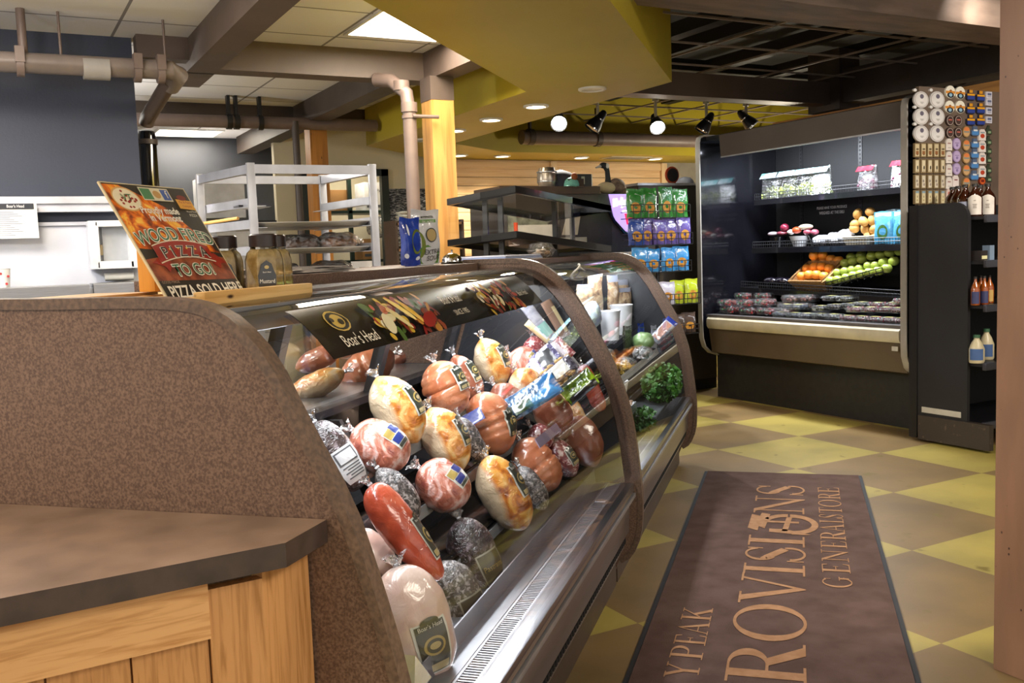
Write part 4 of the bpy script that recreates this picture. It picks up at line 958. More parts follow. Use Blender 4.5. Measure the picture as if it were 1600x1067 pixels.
wh = flat('f1ead8', .4); gr = flat('2f6b45', .4); bk_ = flat('1c1a18', .4)
ptext('PIZZA SOLD HERE', .042, .52, .085, wh, .74, o=.0009); ptext('GOOD MADE', .009, .13, .17, flat('a08a78'), 1)
ptext('TO GO!', .042, .5, .24, wh, .9, .02, .0026, .0022); ptext('TO GO!', .042, .5, .24, gr, .9, .02, .0032)
ptext('WOOD FIRED', .046, .5, .50, wh, .86, .06, .0026, .0024); ptext('WOOD FIRED', .046, .5, .50, gr, .86, .06, .0032)
ptext('P I Z Z A', .040, .505, .365, wh, 1.0, .045, .0042, .0014); ptext('P I Z Z A', .040, .505, .365, bk_, 1.0, .045, .005)
ptext('Proudly made', .026, .50, .765, wh, .85, o=.0006); ptext('in Vermont', .026, .52, .70, wh, .85, o=.0006)
ptext('VT', .026, .20, .865, gr, 1); ptext('f', .03, .70, .915, wh, 1); ptext('Pie & Pasta', .0095, .888, .855, redp, 1); ptext('Company', .008, .888, .82, redp, 1); ptext('Wood Fired', .007, .90, .77, wh, 1); ptext('PIZZA', .010, .90, .735, wh, 1)
# mustard jars
def jar(u, w, hgt, label, word, labcol, ttl):
    r = root('mustard_jar', label, 'jar', (u, w, Z5), 'D', 'mustard jars on the deli case')
    c = (u, w, Z5); s_ = hgt/.15
    d = (CO-toB(Vector(c))); a0 = math.atan2((d.y-d.x)*S2, (d.x+d.y)*S2)+.12
    pr = [(.034, 0), (.040, .004), (.042, .02), (.042, .088), (.037, .105), (.029, .113), (.028, .12)]
    b = B(); b.lathe([(x*s_, z*s_) for x, z in pr], 6, c, rot=a0-pi/6); part('jar_glass', b, glassmat('jar_glass', (.95, .94, .88), 1.1, .03), r, sharp=25)
    b = B(); b.lathe([(x*s_*.93, z*s_*.97+.003) for x, z in pr[:-1]], 6, c, rot=a0-pi/6); part('mustard', b, mat('mustard_paste', 'cdb27c', .5, noisec='a88a52', nscale=60), r)
    b = B(); b.lathe([(.031*s_, .118*s_), (.031*s_, .143*s_), (.028*s_, .146*s_)], 32, c); part('lid', b, mat('jar_lid_black', '2a1d1a', .3), r)
    n_ = Vector((cos(a0), sin(a0), 0)); t_ = Vector((-sin(a0), cos(a0), 0)); R_ = .042*s_*cos(pi/6)+.0012
    def JP(x, z, o=0): return Vector(c)+n_*(R_+o)+t_*x+Vector((0, 0, z*s_))
    b = B(); ol = [(-.018, .012), (.018, .012), (.0195, .055), (.015, .066), (.011, .080), (0, .088), (-.011, .080), (-.015, .066), (-.0195, .055)]
    b.f([b.V(JP(x*s_, z)) for x, z in ol]); b.f([b.V(JP(x*s_*1.0, z, -.0008)) for x, z in ol]); b.m = 1; b.f([b.V(JP(x, z, .0003)) for x, z in el(0, .073, .005*s_, .004)])
    o = part('label', b, [labcol, lab_gold], r)
    for s__, sz, zz in ((word, .0125, .042), ("Boar's Head", .0045, .062), (ttl, .004, .026)):
        q = text('lettering', s__, sz*s_, lab_white, o, None, 0, .8)
        for v in q.data.vertices: v.co = JP(-v.co.x if False else v.co.x, zz+v.co.y/s_, .0006)-ORG[r.name]
jar(1.90, 1.13, .150, 'mustard jar with black lid and dark label beside the pizza poster', 'Mustard', lab_black, 'DELI STYLE')
jar(2.0, 1.165, .150, 'mustard jar with yellow label, rightmost of the jars', 'Honey', mat('honey_label', 'c69a2c', .3), 'MUSTARD')
jar(1.905, 1.235, .150, 'mustard jar mostly hidden behind the pizza poster, only its black lid showing', 'Mustard', lab_black, 'DELI STYLE')
# menu stack, pickle bags, bell, papers, clamshell on the ledge
ZL = 1.2645
rr = random.Random(9)
for k in range(6):
    b = B(); b.T = Matrix.Translation((2.33+rr.uniform(-.03, .06), 1.33+rr.uniform(-.02, .03), 0)) @ Matrix.Rotation(rr.uniform(-.25, .25), 4, 'Z'); b.box(-.15, .15, -.10, .10, ZL+k*.003, ZL+.0022+k*.003); b.m = 1; b.box(-.15, .15, -.10, .10, ZL+.0022+k*.003, ZL+.0026+k*.003)
    mesh('menu_sheet', b, [flat('cfc5bb'), mat('menu_dark', '3b2a26', .5)], 'dark printed menu sheet in the fanned stack behind the jars, '+['bottom one', 'second from the bottom', 'third from the bottom', 'fourth from the bottom', 'just under the top one', 'topmost one'][k], 'menu', 'D', 'fanned menu sheets')
def pouch(u, w, wd, hgt, ang, mats, label, name='pickle_bag', lines=(), blobs_=(), cat='food bag', fr='D', z=None, lean=0, grp=None, top=.12, dep=.035):
    z = ZL if z is None else z
    r = root(name, label, cat, (u, w, z), fr, grp); r.rotation_euler.z += ang
    O = Vector((u, w, z)); ORG[r.name] = Vector((0, 0, 0))
    def f(i, j, s_):
        x = (i-.5)*wd*(1-.10*sin(pi*j)**2*0); t = max(0, sin(pi*min(1, j/(1-top)*.5+.5*(j/(1-top))**2)) if j < 1-top else 0)
        th = dep*(.35*(1-j)+t**.6*.65 if j < 1-top else .04)*(max(0, 1-abs(2*i-1)**3))**.6
        return Vector((x+.003*sin(9*j+u*7), -s_*th/2+lean*j*hgt, j*hgt+.003*sin(7*i+w)))
    b = B(); b.grid(lambda i, j: f(i, j, 1), 12, 16); b.grid(lambda i, j: f(i, j, -1), 12, 16); part('bag', b, mats[0], r, sharp=80)
    def F3(x, y, o): q = f(min(1, max(0, x)), min(1, max(0, y)), 1); return q+Vector((0, -o, 0))
    if blobs_:
        b = B()
        for k, (mi, pl) in enumerate(blobs_): b.m = mi; b.f([b.V(F3(x, y, .0012+.0003*k)) for x, y in pl])
        part('printed_picture', b, mats[1:], r, sharp=80)
    for (s__, sz, x, y, ink, sx) in lines:
        q = text('lettering', s__, sz, ink, r, None, 0, sx)
        for v in q.data.vertices: v.co = F3(x+v.co.x/wd, y+v.co.y/hgt, .004)
    return r
blueb = mat('blue_film_bag', '2448b8', .25, coat=.8, noisec='173089', nscale=20, bump=.3)
pb = pouch(3.22, 1.32, .105, .172, -.35, [blueb, flat('6f7f2a', .3, 1), flat('e7edf8', .4)], 'bright blue pickle pouch standing left of the white one on the ledge', blobs_=[(0, el(.72, .5, .3, .26)), (1, el(.2, .2, .1, .05)), (1, el(.75, .15, .12, .04)), (1, el(.3, .75, .05, .12))])
whb = mat('white_film_bag', 'd9dadc', .25, coat=.8, noisec='bcbdc0', nscale=14, bump=.3)
pouch(3.37, 1.32, .14, .205, -.45, [whb, flat('6d7d1f', .3, 1), flat('5f8f3a', .3, 1), flat('3a3c3a', .4), flat('b9a06a', .4)], 'white and green pickle pouch on the ledge in front of the wooden post', blobs_=[(0, el(.2, .36, .19, .24)), (1, [(.2, .02), (.9, .02), (.9, .22), (.45, .38), (.2, .3)]), (1, [(.25, .76), (.85, .76), (.85, .82), (.25, .82)]), (2, [(.32, .85), (.78, .85), (.76, .89), (.34, .89)]), (2, el(.62, .55, .2, .13)), (3, el(.62, .55, .17, .11))],
      lines=[('DILL PICKLE', .011, .55, .79, flat('f2f2ea'), 1), ('EXTRA', .026, .62, .24, bk_, 1), ('SOUR', .026, .68, .13, bk_, 1), ("VAN HOLTEN'S", .008, .55, .87, flat('f2f2ea'), 1)])
r = root('service_bell', 'chrome counter bell right of the pickle pouches', 'bell', (3.54, 1.28, ZL), 'D')
b = B(); b.lathe([(.044, 0), (.046, .004), (.04, .008)], 28, (3.54, 1.28, ZL)); part('base', b, blackgloss, r)
b = B(); b.lathe([(.040, .008), (.039, .018), (.032, .030), (.018, .039), (.004, .042), (.003, .048), (.005, .052), (.002, .055)], 28, (3.54, 1.28, ZL)); part('dome', b, chrome, r)
b = B(); b.box(3.62, 3.80, 1.27, 1.35, ZL, ZL+.010, bev=.003); mesh('black_tablet', b, blackgloss, 'thin black tablet lying flat beside the service bell', 'tablet', 'D')
for k in range(3):
    b = B(); b.box(4.25+k*.01, 4.95-k*.02, 1.28, 1.52, ZL+k*.008, ZL+.0065+k*.008); mesh('paper_stack', b, flat('d4d8e6') if k != 1 else flat('9fb0d8'), 'flat stack of papers on the second case ledge, '+['bottom sheet bundle', 'bluish middle bundle', 'top bundle'][k], 'papers', 'D', 'papers on the second ledge')
# ================================================================== kitchen wall on the left
b = B(); b.box(-3.4, .70, 5.98, 6.10, 1.665, 1.705, bev=.004); b.box(-3.4, .71, 6.0, 6.1, 1.62, 1.665); mesh('wall_shelf', b, mat('shelf_white', 'd5d6df', .35), 'long white metal shelf edge mounted on the navy wall', 'shelf')
b = B(); b.box(-3.4, .84, 6.05, 6.07, 1.545, 1.565); mesh('trim_rail', b, mat('rail_white', 'c9cad4', .3), 'thin white rail capping the white wall panel', 'rail')
r = root('menu_board', 'white order sheet with black header hanging on the kitchen shelf', 'sign', (-.1, 5.97, 1.47))
b = B(); b.box(-.45, .275, 5.955, 5.962, 1.475, 1.665); part('sheet', b, flat('f1f1ee', .6), r)
b = B(); b.box(-.45, .26, 5.951, 5.9545, 1.635, 1.665); part('header', b, flat('2a2c36', .5), r)
b = B()
for k in range(13):
    for q in range(3): b.box(-.42+q*.22, -.24+q*.22-((k*7+q*5) % 4)*.02, 5.953, 5.9548, 1.618-k*.0105, 1.6205-k*.0105)
part('printed_lines', b, flat('8d9098', .6), r)
for s__, x in (("Boar's Head", .17), ('PROVISIONS', -.08)):
    q = text('lettering', s__, .022, flat('eeeeee'), r, MX((0, 0, 0), (1, 0, 0), (0, 0, 1)), .0003, .8, .0004)
    for v in q.data.vertices: v.co += Vector((x, 5.950, 1.650))-ORG[r.name]
r = root('towel_dispenser', 'white boxy dispenser with a clear window on the white kitchen wall', 'dispenser', (.665, 5.98, 1.29))
b = B()
ou = [(.525, 1.565), (.82, 1.565), (.82, 1.315), (.80, 1.295), (.55, 1.29), (.53, 1.31)]
inn = [(.575, 1.535), (.735, 1.535), (.735, 1.335), (.60, 1.335), (.578, 1.35)]
b.box(.525, .58, 5.93, 6.05, 1.29, 1.565, bev=.008); b.box(.735, .82, 5.93, 6.05, 1.29, 1.565, bev=.008); b.box(.56, .76, 5.93, 6.05, 1.53, 1.565, bev=.006); b.box(.56, .76, 5.93, 6.05, 1.29, 1.335, bev=.006); b.box(.56, .76, 6.03, 6.05, 1.3, 1.55)
part('body', b, flat('eceef2', .3), r)
b = B(); b.box(.602, .735, 6.00, 6.03, 1.335, 1.53); part('window', b, mat('window_grey', 'b9bcc0', .3), r)
b = B(); b.box(.583, .60, 5.99, 6.02, 1.37, 1.43); part('paper_stub', b, flat('b5a27c'), r)
b = B(); b.cyl((.783, 5.927, 1.525), (.783, 5.929, 1.525), .012, n=18); part('round_emblem', b, flat('6f747c'), r)
b = B(); b.cyl((.60, 6.0, 1.243), (.755, 6.0, 1.243), .022, n=16); mesh('paper_roll', b, flat('e1dfd6'), 'small pale roll lying on the steel backsplash under the dispenser', 'roll')
r = root('paper_cup', 'white paper cup with red dots at the far left on the steel counter', 'cup', (.075, 5.9, 1.21))
b = B(); b.lathe([(.036, 0), (.045, .10), (.047, .102)], 20, (.075, 5.9, 1.2105)); part('cup_body', b, flat('e9e8e4', .4), r)
for x, z in ((-.02, .03), (.03, .06), (-.005, .075), (.02, .02)):
    b = B(); b.cyl((.075+x, 5.9-.041, 1.2105+z), (.075+x, 5.9-.045, 1.2105+z), .007, n=10)
    part('red_dot', b, flat('b32d2d'), r)
r = root('steel_counter', 'long stainless steel kitchen counter along the navy wall', 'counter', (-.8, 5.6, 0))
b = B(); b.box(-4.0, .50, 5.82, 6.04, 1.19, 1.21, bev=.003); b.box(-4.0, .50, 5.80, 5.83, 0, 1.205); part('backsplash', b, steel, r)
b = B(); b.box(.52, .84, 5.82, 6.04, 1.19, 1.213, bev=.003); b.box(.52, .84, 5.80, 5.83, 0, 1.205); part('backsplash', b, steel, r)
b = B(); b.box(-4.0, .95, 5.3, 5.80, 1.02, 1.06, bev=.004); part('worktop', b, steel, r)
b = B(); b.box(-4.0, .9, 5.35, 5.78, .1, 1.02); part('cabinet_body', b, mat('counter_body', '8f9094', .4, .5), r)
# ================================================================== sheet pan rack with loaves
RX0, RX1, RY0, RY1 = 1.055, 1.735, 4.6, 5.22
r = root('sheet_pan_rack', 'tall aluminium sheet pan rack holding trays of bagged bread', 'rack', (1.4, 4.9, 0))
for x, y in ((RX0+.075, RY0), (RX1, RY0), (RX0-.04, RY1-.0), (RX1-.06, RY1)):
    b = B(); b.box(x-.019, x+.019, y-.012, y+.012, 0, 1.765, bev=.003); part('upright', b, alum, r)
b = B(); b.box(RX0+.075, RX1, RY0-.010, RY0+.012, 1.715, 1.757); part('top_bar', b, alum, r)
b = B(); b.box(RX0-.04, RX1-.06, RY1-.012, RY1+.012, 1.715, 1.757); part('top_bar', b, alum, r)
b = B(); b.prism([(RX0+.06, RY0), (RX0+.09, RY0), (RX0-.03, RY1), (RX0-.055, RY1)], 1.715, 1.757); part('side_bar', b, alum, r); b = B(); b.prism([(RX1-.015, RY0), (RX1+.015, RY0), (RX1-.045, RY1), (RX1-.075, RY1)], 1.715, 1.757); part('side_bar', b, alum, r)
LV = [1.565, 1.462, 1.335, 1.208, 1.09, .96, .83]
for z in LV:
    for s_, xo in ((1, 0), (-1, 0)):
        b = B()
        xa, xb = (RX0+.094, RX0-.02) if s_ == 1 else (RX1-.019, RX1-.079)
        b.prism([(xa, RY0), (xa+s_*.045, RY0), (xb+s_*.045, RY1), (xb, RY1)], z-.003, z); b.prism([(xa, RY0), (xa+s_*.003, RY0), (xb+s_*.003, RY1), (xb, RY1)], z, z+.04)
        part('runner', b, alum, r)
def tray(z, x0, x1, label):
    b = B(); y0, y1 = RY0+.01, RY1-.02; o = []
    for (a, h_) in ((.0, .024), (.0, .021), (.018, .003), (.03, .0)): o.append((x0+a, x1-a, y0+a, y1-a, z+h_))
    rings = [[b.V(xa, ya, zz), b.V(xb, ya, zz), b.V(xb, yb, zz), b.V(xa, yb, zz)] for xa, xb, ya, yb, zz in o]
    for A, C in zip(rings, rings[1:]):
        for k in range(4): b.f([A[k], A[(k+1) % 4], C[(k+1) % 4], C[k]])
    b.f(rings[-1])
    return mesh('sheet_pan', b, mat('pan_metal', 'c4c1bd', .4, .4, noisec='a8a5a1', nscale=5), label, 'tray', group='sheet pans on the rack')
tray(LV[1]+.0005, 1.15, 1.71, 'dark edged sheet pan on the second runner of the rack, holding nothing'); tray(LV[2]+.0005, 1.15, 1.71, 'sheet pan holding the two largest bagged loaves'); tray(LV[3]+.0005, 1.15, 1.71, 'sheet pan holding the lower pair of bagged loaves'); tray(LV[4]+.0005, 1.15, 1.71, 'lowest visible sheet pan with one clear bagged bun')
def loaf(x, y, z, a, bb_, h_, ang, label, tailx=-1, dark=0):
    r = root('bagged_loaf', label, 'bread', (x, y, z), group='bagged loaves on the rack'); r.rotation_euler.z = ang; ORG[r.name] = Vector((0, 0, 0))
    b = B(); b.grid(lambda i, j: Vector((a*(-1+2*(.5-.5*cos(pi*j))), bb_*(max(0, 1-abs(-1+2*(.5-.5*cos(pi*j)))**2.5))**.5*cos(2*pi*i), max(.002, h_*.45+h_*.5*(max(0, 1-abs(-1+2*(.5-.5*cos(pi*j)))**2.5))**.5*sin(2*pi*i)))), 28, 24, closeu=True)
    part('loaf', b, MM['loaf'] if not dark else meatmat('dark_rye_loaf', [(.3, '6a4a36'), (.6, '92705a')], 9, coat=.2), r, sharp=80)
    def bg(i, j):
        t = -1.05+2.1*j; th = 2*pi*i; s_ = (max(.1, 1-abs(t)**4))**.5 if t*tailx < .85 else .45
        k = 1+.07*noise.noise(Vector((t*4+x*9, cos(th)*2.5, sin(th)*2.5+y)))+.05*sin(th*7+t*5)
        e = tailx*max(0, t*tailx-.8)*.35
        return Vector(((t+e)*a*1.12, (bb_+.012)*s_*k*cos(th), max(.0015, h_*.5+(h_*.5+.012)*s_*k*sin(th))))
    b = B(); b.grid(bg, 36, 22, closeu=True); part('plastic_bag', b, film, r, sharp=180)
loaf(1.60, 4.78, LV[2]+.003, .10, .075, .085, .15, 'bagged golden brown loaf at the right of the upper bread tray', 1); loaf(1.40, 4.80, LV[2]+.003, .105, .075, .08, -.1, 'bagged brown loaf at the left of the upper bread tray', -1, 1)
loaf(1.56, 4.80, LV[3]+.003, .10, .075, .07, .1, 'bagged dark loaf at the right of the lower bread tray', -1, 1); loaf(1.31, 4.82, LV[3]+.003, .09, .07, .065, -.2, 'bagged dark loaf at the left of the lower bread tray', 1, 1)
loaf(1.42, 4.82, LV[4]+.003, .10, .08, .095, 0, 'rounded clear bag of bread on the lowest visible tray', 1, 1)
b = B(); b.box(1.10, 1.26, 4.75, 5.0, LV[0]+.003, LV[0]+.012); b.box(1.16, 1.27, 4.8, 4.98, LV[0]+.012, LV[0]+.022); mesh('foil_sheet', b, mat('foil_dark', '35343a', .3, .5), 'folded dark sheet lying on the topmost runner at the left', 'sheet')
# wooden pizza peel and wire tray left of the rack
b = B(); b.tube([ay(300, 352, 4.75), ay(372, 341, 4.5)], .008, 8); b.box(ay(285, 352, 4.75).x-.1, ay(302, 352, 4.75).x, 4.68, 4.86, ay(300, 352, 4.75).z-.006, ay(300, 352, 4.75).z+.004); mesh('wooden_peel', b, woodx, 'light wooden peel handle resting left of the bread rack', 'peel')
# ================================================================== far kitchen behind the rack
doorf = mat('door_frame_black', '26302e', .4)
b = B(); b.box(2.80, 2.87, 9.38, 9.45, 0, 2.20); b.box(3.64, 3.715, 9.38, 9.45, 0, 2.20); b.box(2.80, 3.715, 9.38, 9.45, 2.13, 2.20); struct('door_1', b, doorf)
b = B(); b.box(2.55, 2.80, 9.42, 9.5, 0, 2.63); b.box(3.715, 4.4, 9.42, 9.5, 0, 2.63); b.box(2.80, 3.715, 9.42, 9.5, 2.20, 2.63); struct('wall_pantry', b, cream)
b = B(); b.box(3.72, 4.2, 9.39, 9.418, 1.2, 2.0); m = mat('mosaic_tile_black', '23252a', .25, noisec='8d9096', nscale=60, stretch=(.4, 1, 2), nlo=.42, nhi=.5); mesh('mosaic_panel', b, m, 'black and grey streaked mosaic panel right of the black doorway', 'panel')
b = B(); b.box(1.95, 2.36, 9.9, 10.4, 1.75, 2.16); mesh('white_appliance', b, flat('e8e8ea', .4), 'white box unit on the far kitchen wall behind the rack top', 'appliance')
r = root('white_cabinet', 'tall white cabinet in the far kitchen seen through the rack', 'cabinet', (2.2, 9.6, 0))
b = B(); b.box(1.98, 2.55, 9.5, 9.9, 0, 1.68); part('body', b, flat('e4e5e6', .35), r)
b = B(); b.box(1.99, 2.26, 9.47, 9.5, .1, 1.3); part('door', b, flat('dfe0e4', .3), r); b = B(); b.box(2.27, 2.54, 9.47, 9.5, .1, 1.3); part('door', b, flat('dfe0e4', .3), r)
b = B(); b.box(1.97, 2.56, 9.46, 9.91, 1.66, 1.70); part('top', b, black, r)
r = root('pantry_shelf', 'dark green shelving unit stocked with boxes beyond the black doorway', 'shelving', (3.3, 10.2, 0))
for z in (.9, 1.28, 1.80):
    b = B(); b.box(2.95, 3.95, 9.75, 10.15, z-.03, z); part('shelf_board', b, mat('shelf_green', '22352d', .4), r)
for x in (2.96, 3.42, 3.94):
    b = B(); b.box(x-.02, x+.02, 9.75, 9.79, 0, 2.2); part('upright', b, mat('shelf_green', '22352d', .4), r)
card = mat('cardboard', 'b3854f', .7, noisec='a37745', nscale=3)
def carton(x0, x1, z0, z1, m, label, words=None, y=9.8):
    r = root('carton', label, 'box', ((x0+x1)/2, y, z0), group='cartons on the pantry shelves')
    b = B(); b.box(x0, x1, y, y+.3, z0, z1, bev=.003); part('box_body', b, m, r)
    b = B(); b.box(x0+.02, x1-.02, y-.0015, y, z0+.03, z0+.06); part('printed_strip', b, ink_grey, r)
    if words:
        q = text('lettering', words, .045, bk_, r, MX((0, 0, 0), (1, 0, 0), (0, 0, 1)), .0003)
        for v in q.data.vertices: v.co += Vector(((x0+x1)/2, y-.003, z1-.09))-ORG[r.name]
carton(3.6, 3.85, 1.801, 2.10, flat('dedede'), 'white carton with black lettering on the upper pantry shelf', 'HeatPak'); carton(3.18, 3.44, 1.801, 2.02, card, 'brown carton on the upper pantry shelf left of the white one'); carton(2.92, 3.12, 1.801, 1.93, card, 'low brown carton at the left end of the upper pantry shelf')
carton(3.55, 3.72, 1.281, 1.50, card, 'brown carton on the middle pantry shelf'); carton(3.25, 3.48, 1.05, 1.22, mat('carton_orange', 'c9792c', .6), 'orange carton on the lower pantry shelf'); 
b = B(); b.ell((3.72, 9.72, 1.62), .14, .1, .11, 16, 10, .2, 3); mesh('plastic_bag', b, film, 'grey clear plastic bag hanging by the pantry shelf', 'bag', sharp=180)
for k, (x, z, w_) in enumerate(((3.02, 1.12, .3), (3.35, 1.16, .26))):
    b = B(); b.T = Matrix.Translation((x, 9.2, z)) @ Matrix.Rotation(-.5, 4, 'X'); b.box(-w_/2, w_/2, -.004, .0, -.12, .12); mesh('paper_sheet', b, flat('dcdde6'), ['white paper leaning at the left behind the rack', 'white paper leaning nearest the black doorway'][k], 'paper')
b = B(); b.box(2.7, 3.7, 9.0, 9.3, .0, 1.03); b.box(2.68, 3.72, 8.95, 9.32, 1.03, 1.055); mesh('prep_table', b, mat('prep_table', '8c8276', .4), 'low tan work table in front of the black doorway', 'table')
# slat wall
sl = woodmat('slat_wood', 'e0c095', 'cda778', 'x', 3, .4, knots=False)
r = root('slatwall_panel', 'pale wood slat wall panel behind the food warmer', 'wall panel', (5.7, 9.25, 1.0))
b = B()
x0, x1 = 4.33, 7.15
for k in range(14): z = 1.0+k*.093; b.box(x0, x1, 9.26, 9.275, z, z+.087)
part('slats', b, sl, r)
b = B(); b.box(x0, x1, 9.276, 9.29, 1.0, 2.3); part('backing', b, mat('slat_gap', '6d543a', .6), r)
for x in (x0, 5.62, x1):
    b = B(); b.box(x-.04, x+.04, 9.225, 9.2595, 1.0, 2.285); part('vertical_trim', b, woodmat('trim_wood', 'e5c9a0', 'd4b184', 'z', 3, .4, knots=False), r)
b = B(); b.box(x0-.04, x1+.04, 9.24, 9.259, 2.20, 2.28); part('top_trim', b, sl, r)
# ================================================================== second case contents
def frD(p, dx=0, dy=0): return p
def scat(b, c, rx, ry, rz, n, r0, rnd, nu=6, nv=4):
    for k in range(n):
        v = Vector((rnd.uniform(-1, 1), rnd.uniform(-1, 1), rnd.uniform(-1, 1)))
        b.ell(Vector(c)+Vector((v.x*rx, v.y*ry, v.z*rz)), r0, r0, r0, nu, nv)
def leaves(b, c, rx, ry, rz, n, sz, rnd):
    for k in range(n):
        v = Vector((rnd.gauss(0, .5), rnd.gauss(0, .5), rnd.gauss(0, .5)))
        if v.length > 1.1: v *= 1.1/v.length
        p = Vector(c)+Vector((v.x*rx, v.y*ry, v.z*rz)); a = Vector((rnd.uniform(-1, 1), rnd.uniform(-1, 1), rnd.uniform(-.3, 1))).normalized(); t = a.orthogonal().normalized(); u = a.cross(t); s_ = sz*rnd.uniform(.5, 1.2)
        q = [t*s_, (t*.5+u*.7)*s_+a*s_*.4, u*s_*.6, (-t*.6+u*.5)*s_-a*s_*.3, -t*s_, (-t*.5-u*.6)*s_+a*s_*.4, (t*.5-u*.6)*s_-a*s_*.2]
        cv_ = b.V(p); vs = [b.V(p+w_) for w_ in q]
        for i in range(len(vs)): b.f([cv_, vs[i], vs[(i+1) % len(vs)]])
rr = random.Random(21)
def tub(p, r0, h_, name, label, m, grp=None, cat='tub'):
    r = root(name, label, cat, p, 'D', grp)
    b = B(); b.lathe([(r0*.8, 0), (r0, h_*.96), (r0*1.04, h_*.96), (r0*1.04, h_), (r0*.96, h_), (r0*.95, h_*.9), (.001, h_*.88)], 28, p); part('tub_body', b, m, r); return r
wp = flat('e4e6ea', .35)
tub(au(954, 531, 5.15), .056, .16, 'deli_tub', 'white plastic tub nearest in the second case, left of the herb bags', wp, 'white tubs in the second case')
tub(au(972, 522, 5.45), .064, .17, 'deli_tub', 'white plastic tub standing behind the first white tub', wp, 'white tubs in the second case')
green1 = mat('herb_green', '5f7f3a', .5, noisec='2f4a1c', nscale=60, bump=.5, bscale=90)
kale = mat('kale_green', '3f7a22', .5, noisec='1f4a12', nscale=40)
for k, (x, y, u_, w_, h_, nm, lb, mm, dz_) in enumerate(((981, 548, 5.3, .085, .14, 'herb_bag', 'clear bag of grey green herbs right of the white tubs', [glassmat('bag_clear_thin', (.96, .97, .97), 1.8, .08, bump=.9, bscale=40, op=.07), green1], 0), (1002, 540, 5.55, .06, .13, 'greens_bag', 'blue edged bag of greens, left of the pair above the cabbage', [flat('2247b0', .25, 1), green1], 0), (1022, 543, 5.6, .055, .13, 'greens_bag', 'blue and white edged bag of greens, right of the pair above the cabbage', [flat('c9cfe0', .25, 1), green1], 0))):
    p = au(x, y, u_); pouch(p.x, p.y, w_, h_, -.5, [mm[0], mm[1], mm[1]], lb, name=nm, blobs_=[(0, [(.15, .06), (.85, .06), (.85, .82), (.15, .82)])], z=p.z, dep=.03)
p = au(1005, 533, 5.35); b = B(); b.ell(p, .062, .062, .052, 20, 14, .12, 4, 2); mesh('cabbage', b, mat('cabbage_green', 'a9c58c', .4, noisec='7fa364', nscale=14, coat=.4, bump=.3), 'pale green cabbage in film below the blue edged bags', 'cabbage', 'D')
def bumpy(p, rx, ry, rz, n, r0, m, name, label, cat, seed=1, wrap=True, grp=None):
    r = root(name, label, cat, p, 'D', grp); q = random.Random(seed); b = B()
    for k in range(n):
        a = q.uniform(0, 6.28); t = q.uniform(0, 1)**.5; c = Vector(p)+Vector((rx*t*cos(a), ry*t*sin(a), rz*(1-t*t)*q.uniform(.3, 1)))
        b.T = Matrix.Translation(c) @ Euler((q.uniform(0, 3), q.uniform(0, 3), q.uniform(0, 3))).to_matrix().to_4x4(); b.ell((0, 0, 0), r0*1.7, r0*.7, r0*.7, 8, 6)
    b.T = None; part('contents', b, m, r)
    if wrap:
        b = B(); b.ell(Vector(p)+Vector((0, 0, rz*.4)), rx*1.15, ry*1.15, rz*.9+r0*1.2, 20, 12, .10, 5, seed); part('film_wrap', b, glassmat('wrap_thin', (.97, .97, .97), 1.2, .06, bump=.5, bscale=40, op=.12) if 'wrap_thin' not in MATS else MATS['wrap_thin'], r, sharp=180)
    return r
bumpy(au(976, 578, 4.95), .075, .06, .045, 60, .012, mat('yellow_pasta', 'f0c24a', .4, coat=.6), 'pasta_pack', 'film wrapped pack of bright yellow twisted pasta in the second case', 'food pack')
bumpy(au(945, 560, 4.8), .06, .05, .03, 40, .012, mat('tan_pasta', 'd9a860', .4, coat=.5), 'pasta_pack', 'film wrapped tan pasta pack left of the bright yellow one', 'food pack', 2)
bumpy(au(1004, 553, 5.1), .06, .05, .02, 14, .014, flat('cfd2d2', .3, 1), 'cheese_ball_tray', 'white wrapped tray below the pale cabbage', 'food pack', 3)
for k, (x, y, u_, w_, rz_) in enumerate(((915, 470, 5.15, .10, .12), (930, 455, 5.35, .09, .16), (958, 470, 5.6, .07, .2), (980, 470, 5.68, .07, .17), (1008, 475, 5.66, .11, .13))):
    pk = [flat('a8937a', .4), mat('pretzel_tan', 'b59a74', .5, noisec='7f6347', nscale=30), mat('pretzel_red', 'a88a74', .5, noisec='7a4f40', nscale=30), mat('bread_pale', 'c9b79a', .5, noisec='9c8768', nscale=20)]
    p = au(x, y, u_); p.y = max(p.y, .98)
    m0 = pk[(k*2+1) % 4]
    pouch(p.x, p.y, w_*1.15, rz_*1.5, -.75, [meatmat('snack_mix_%d' % k, [(.36, '5f4a3c'), (.47, '8d735a'), (.58, 'a8906f'), (.72, 'c4bab0')], 26, bump=.8, bscale=50, coat=.9, detail=3), flat('8f94a6', .2, 1)], ['crinkled clear bag of pale snacks hanging at the left back of the second case', 'tall clear bag of brown snacks, second from the left in the second case', 'narrow clear bag of reddish brown snacks in the middle of the hanging bags', 'clear bag of snacks fourth from the left hanging in the second case', 'wide clear bag of pale bread sticks at the right end of the second case'][k], name='snack_bag', cat='snack bag', blobs_=[(0, [(.05, .86), (.95, .86), (.97, .99), (.03, .99)])], z=p.z-rz_*.75, dep=.05, grp='clear snack bags at the back of the second case')
p = au(925, 492, 5.0); b = B(); b.ell(p, .07, .05, .07, 16, 10, .25, 4, 3); mesh('lettuce_bag', b, mat('lettuce_bagged', 'b9c9b4', .25, noisec='8f9cc0', nscale=20, coat=1, bump=.6), 'pale crinkled bag of lettuce below the hanging snack bags', 'salad bag', 'D')
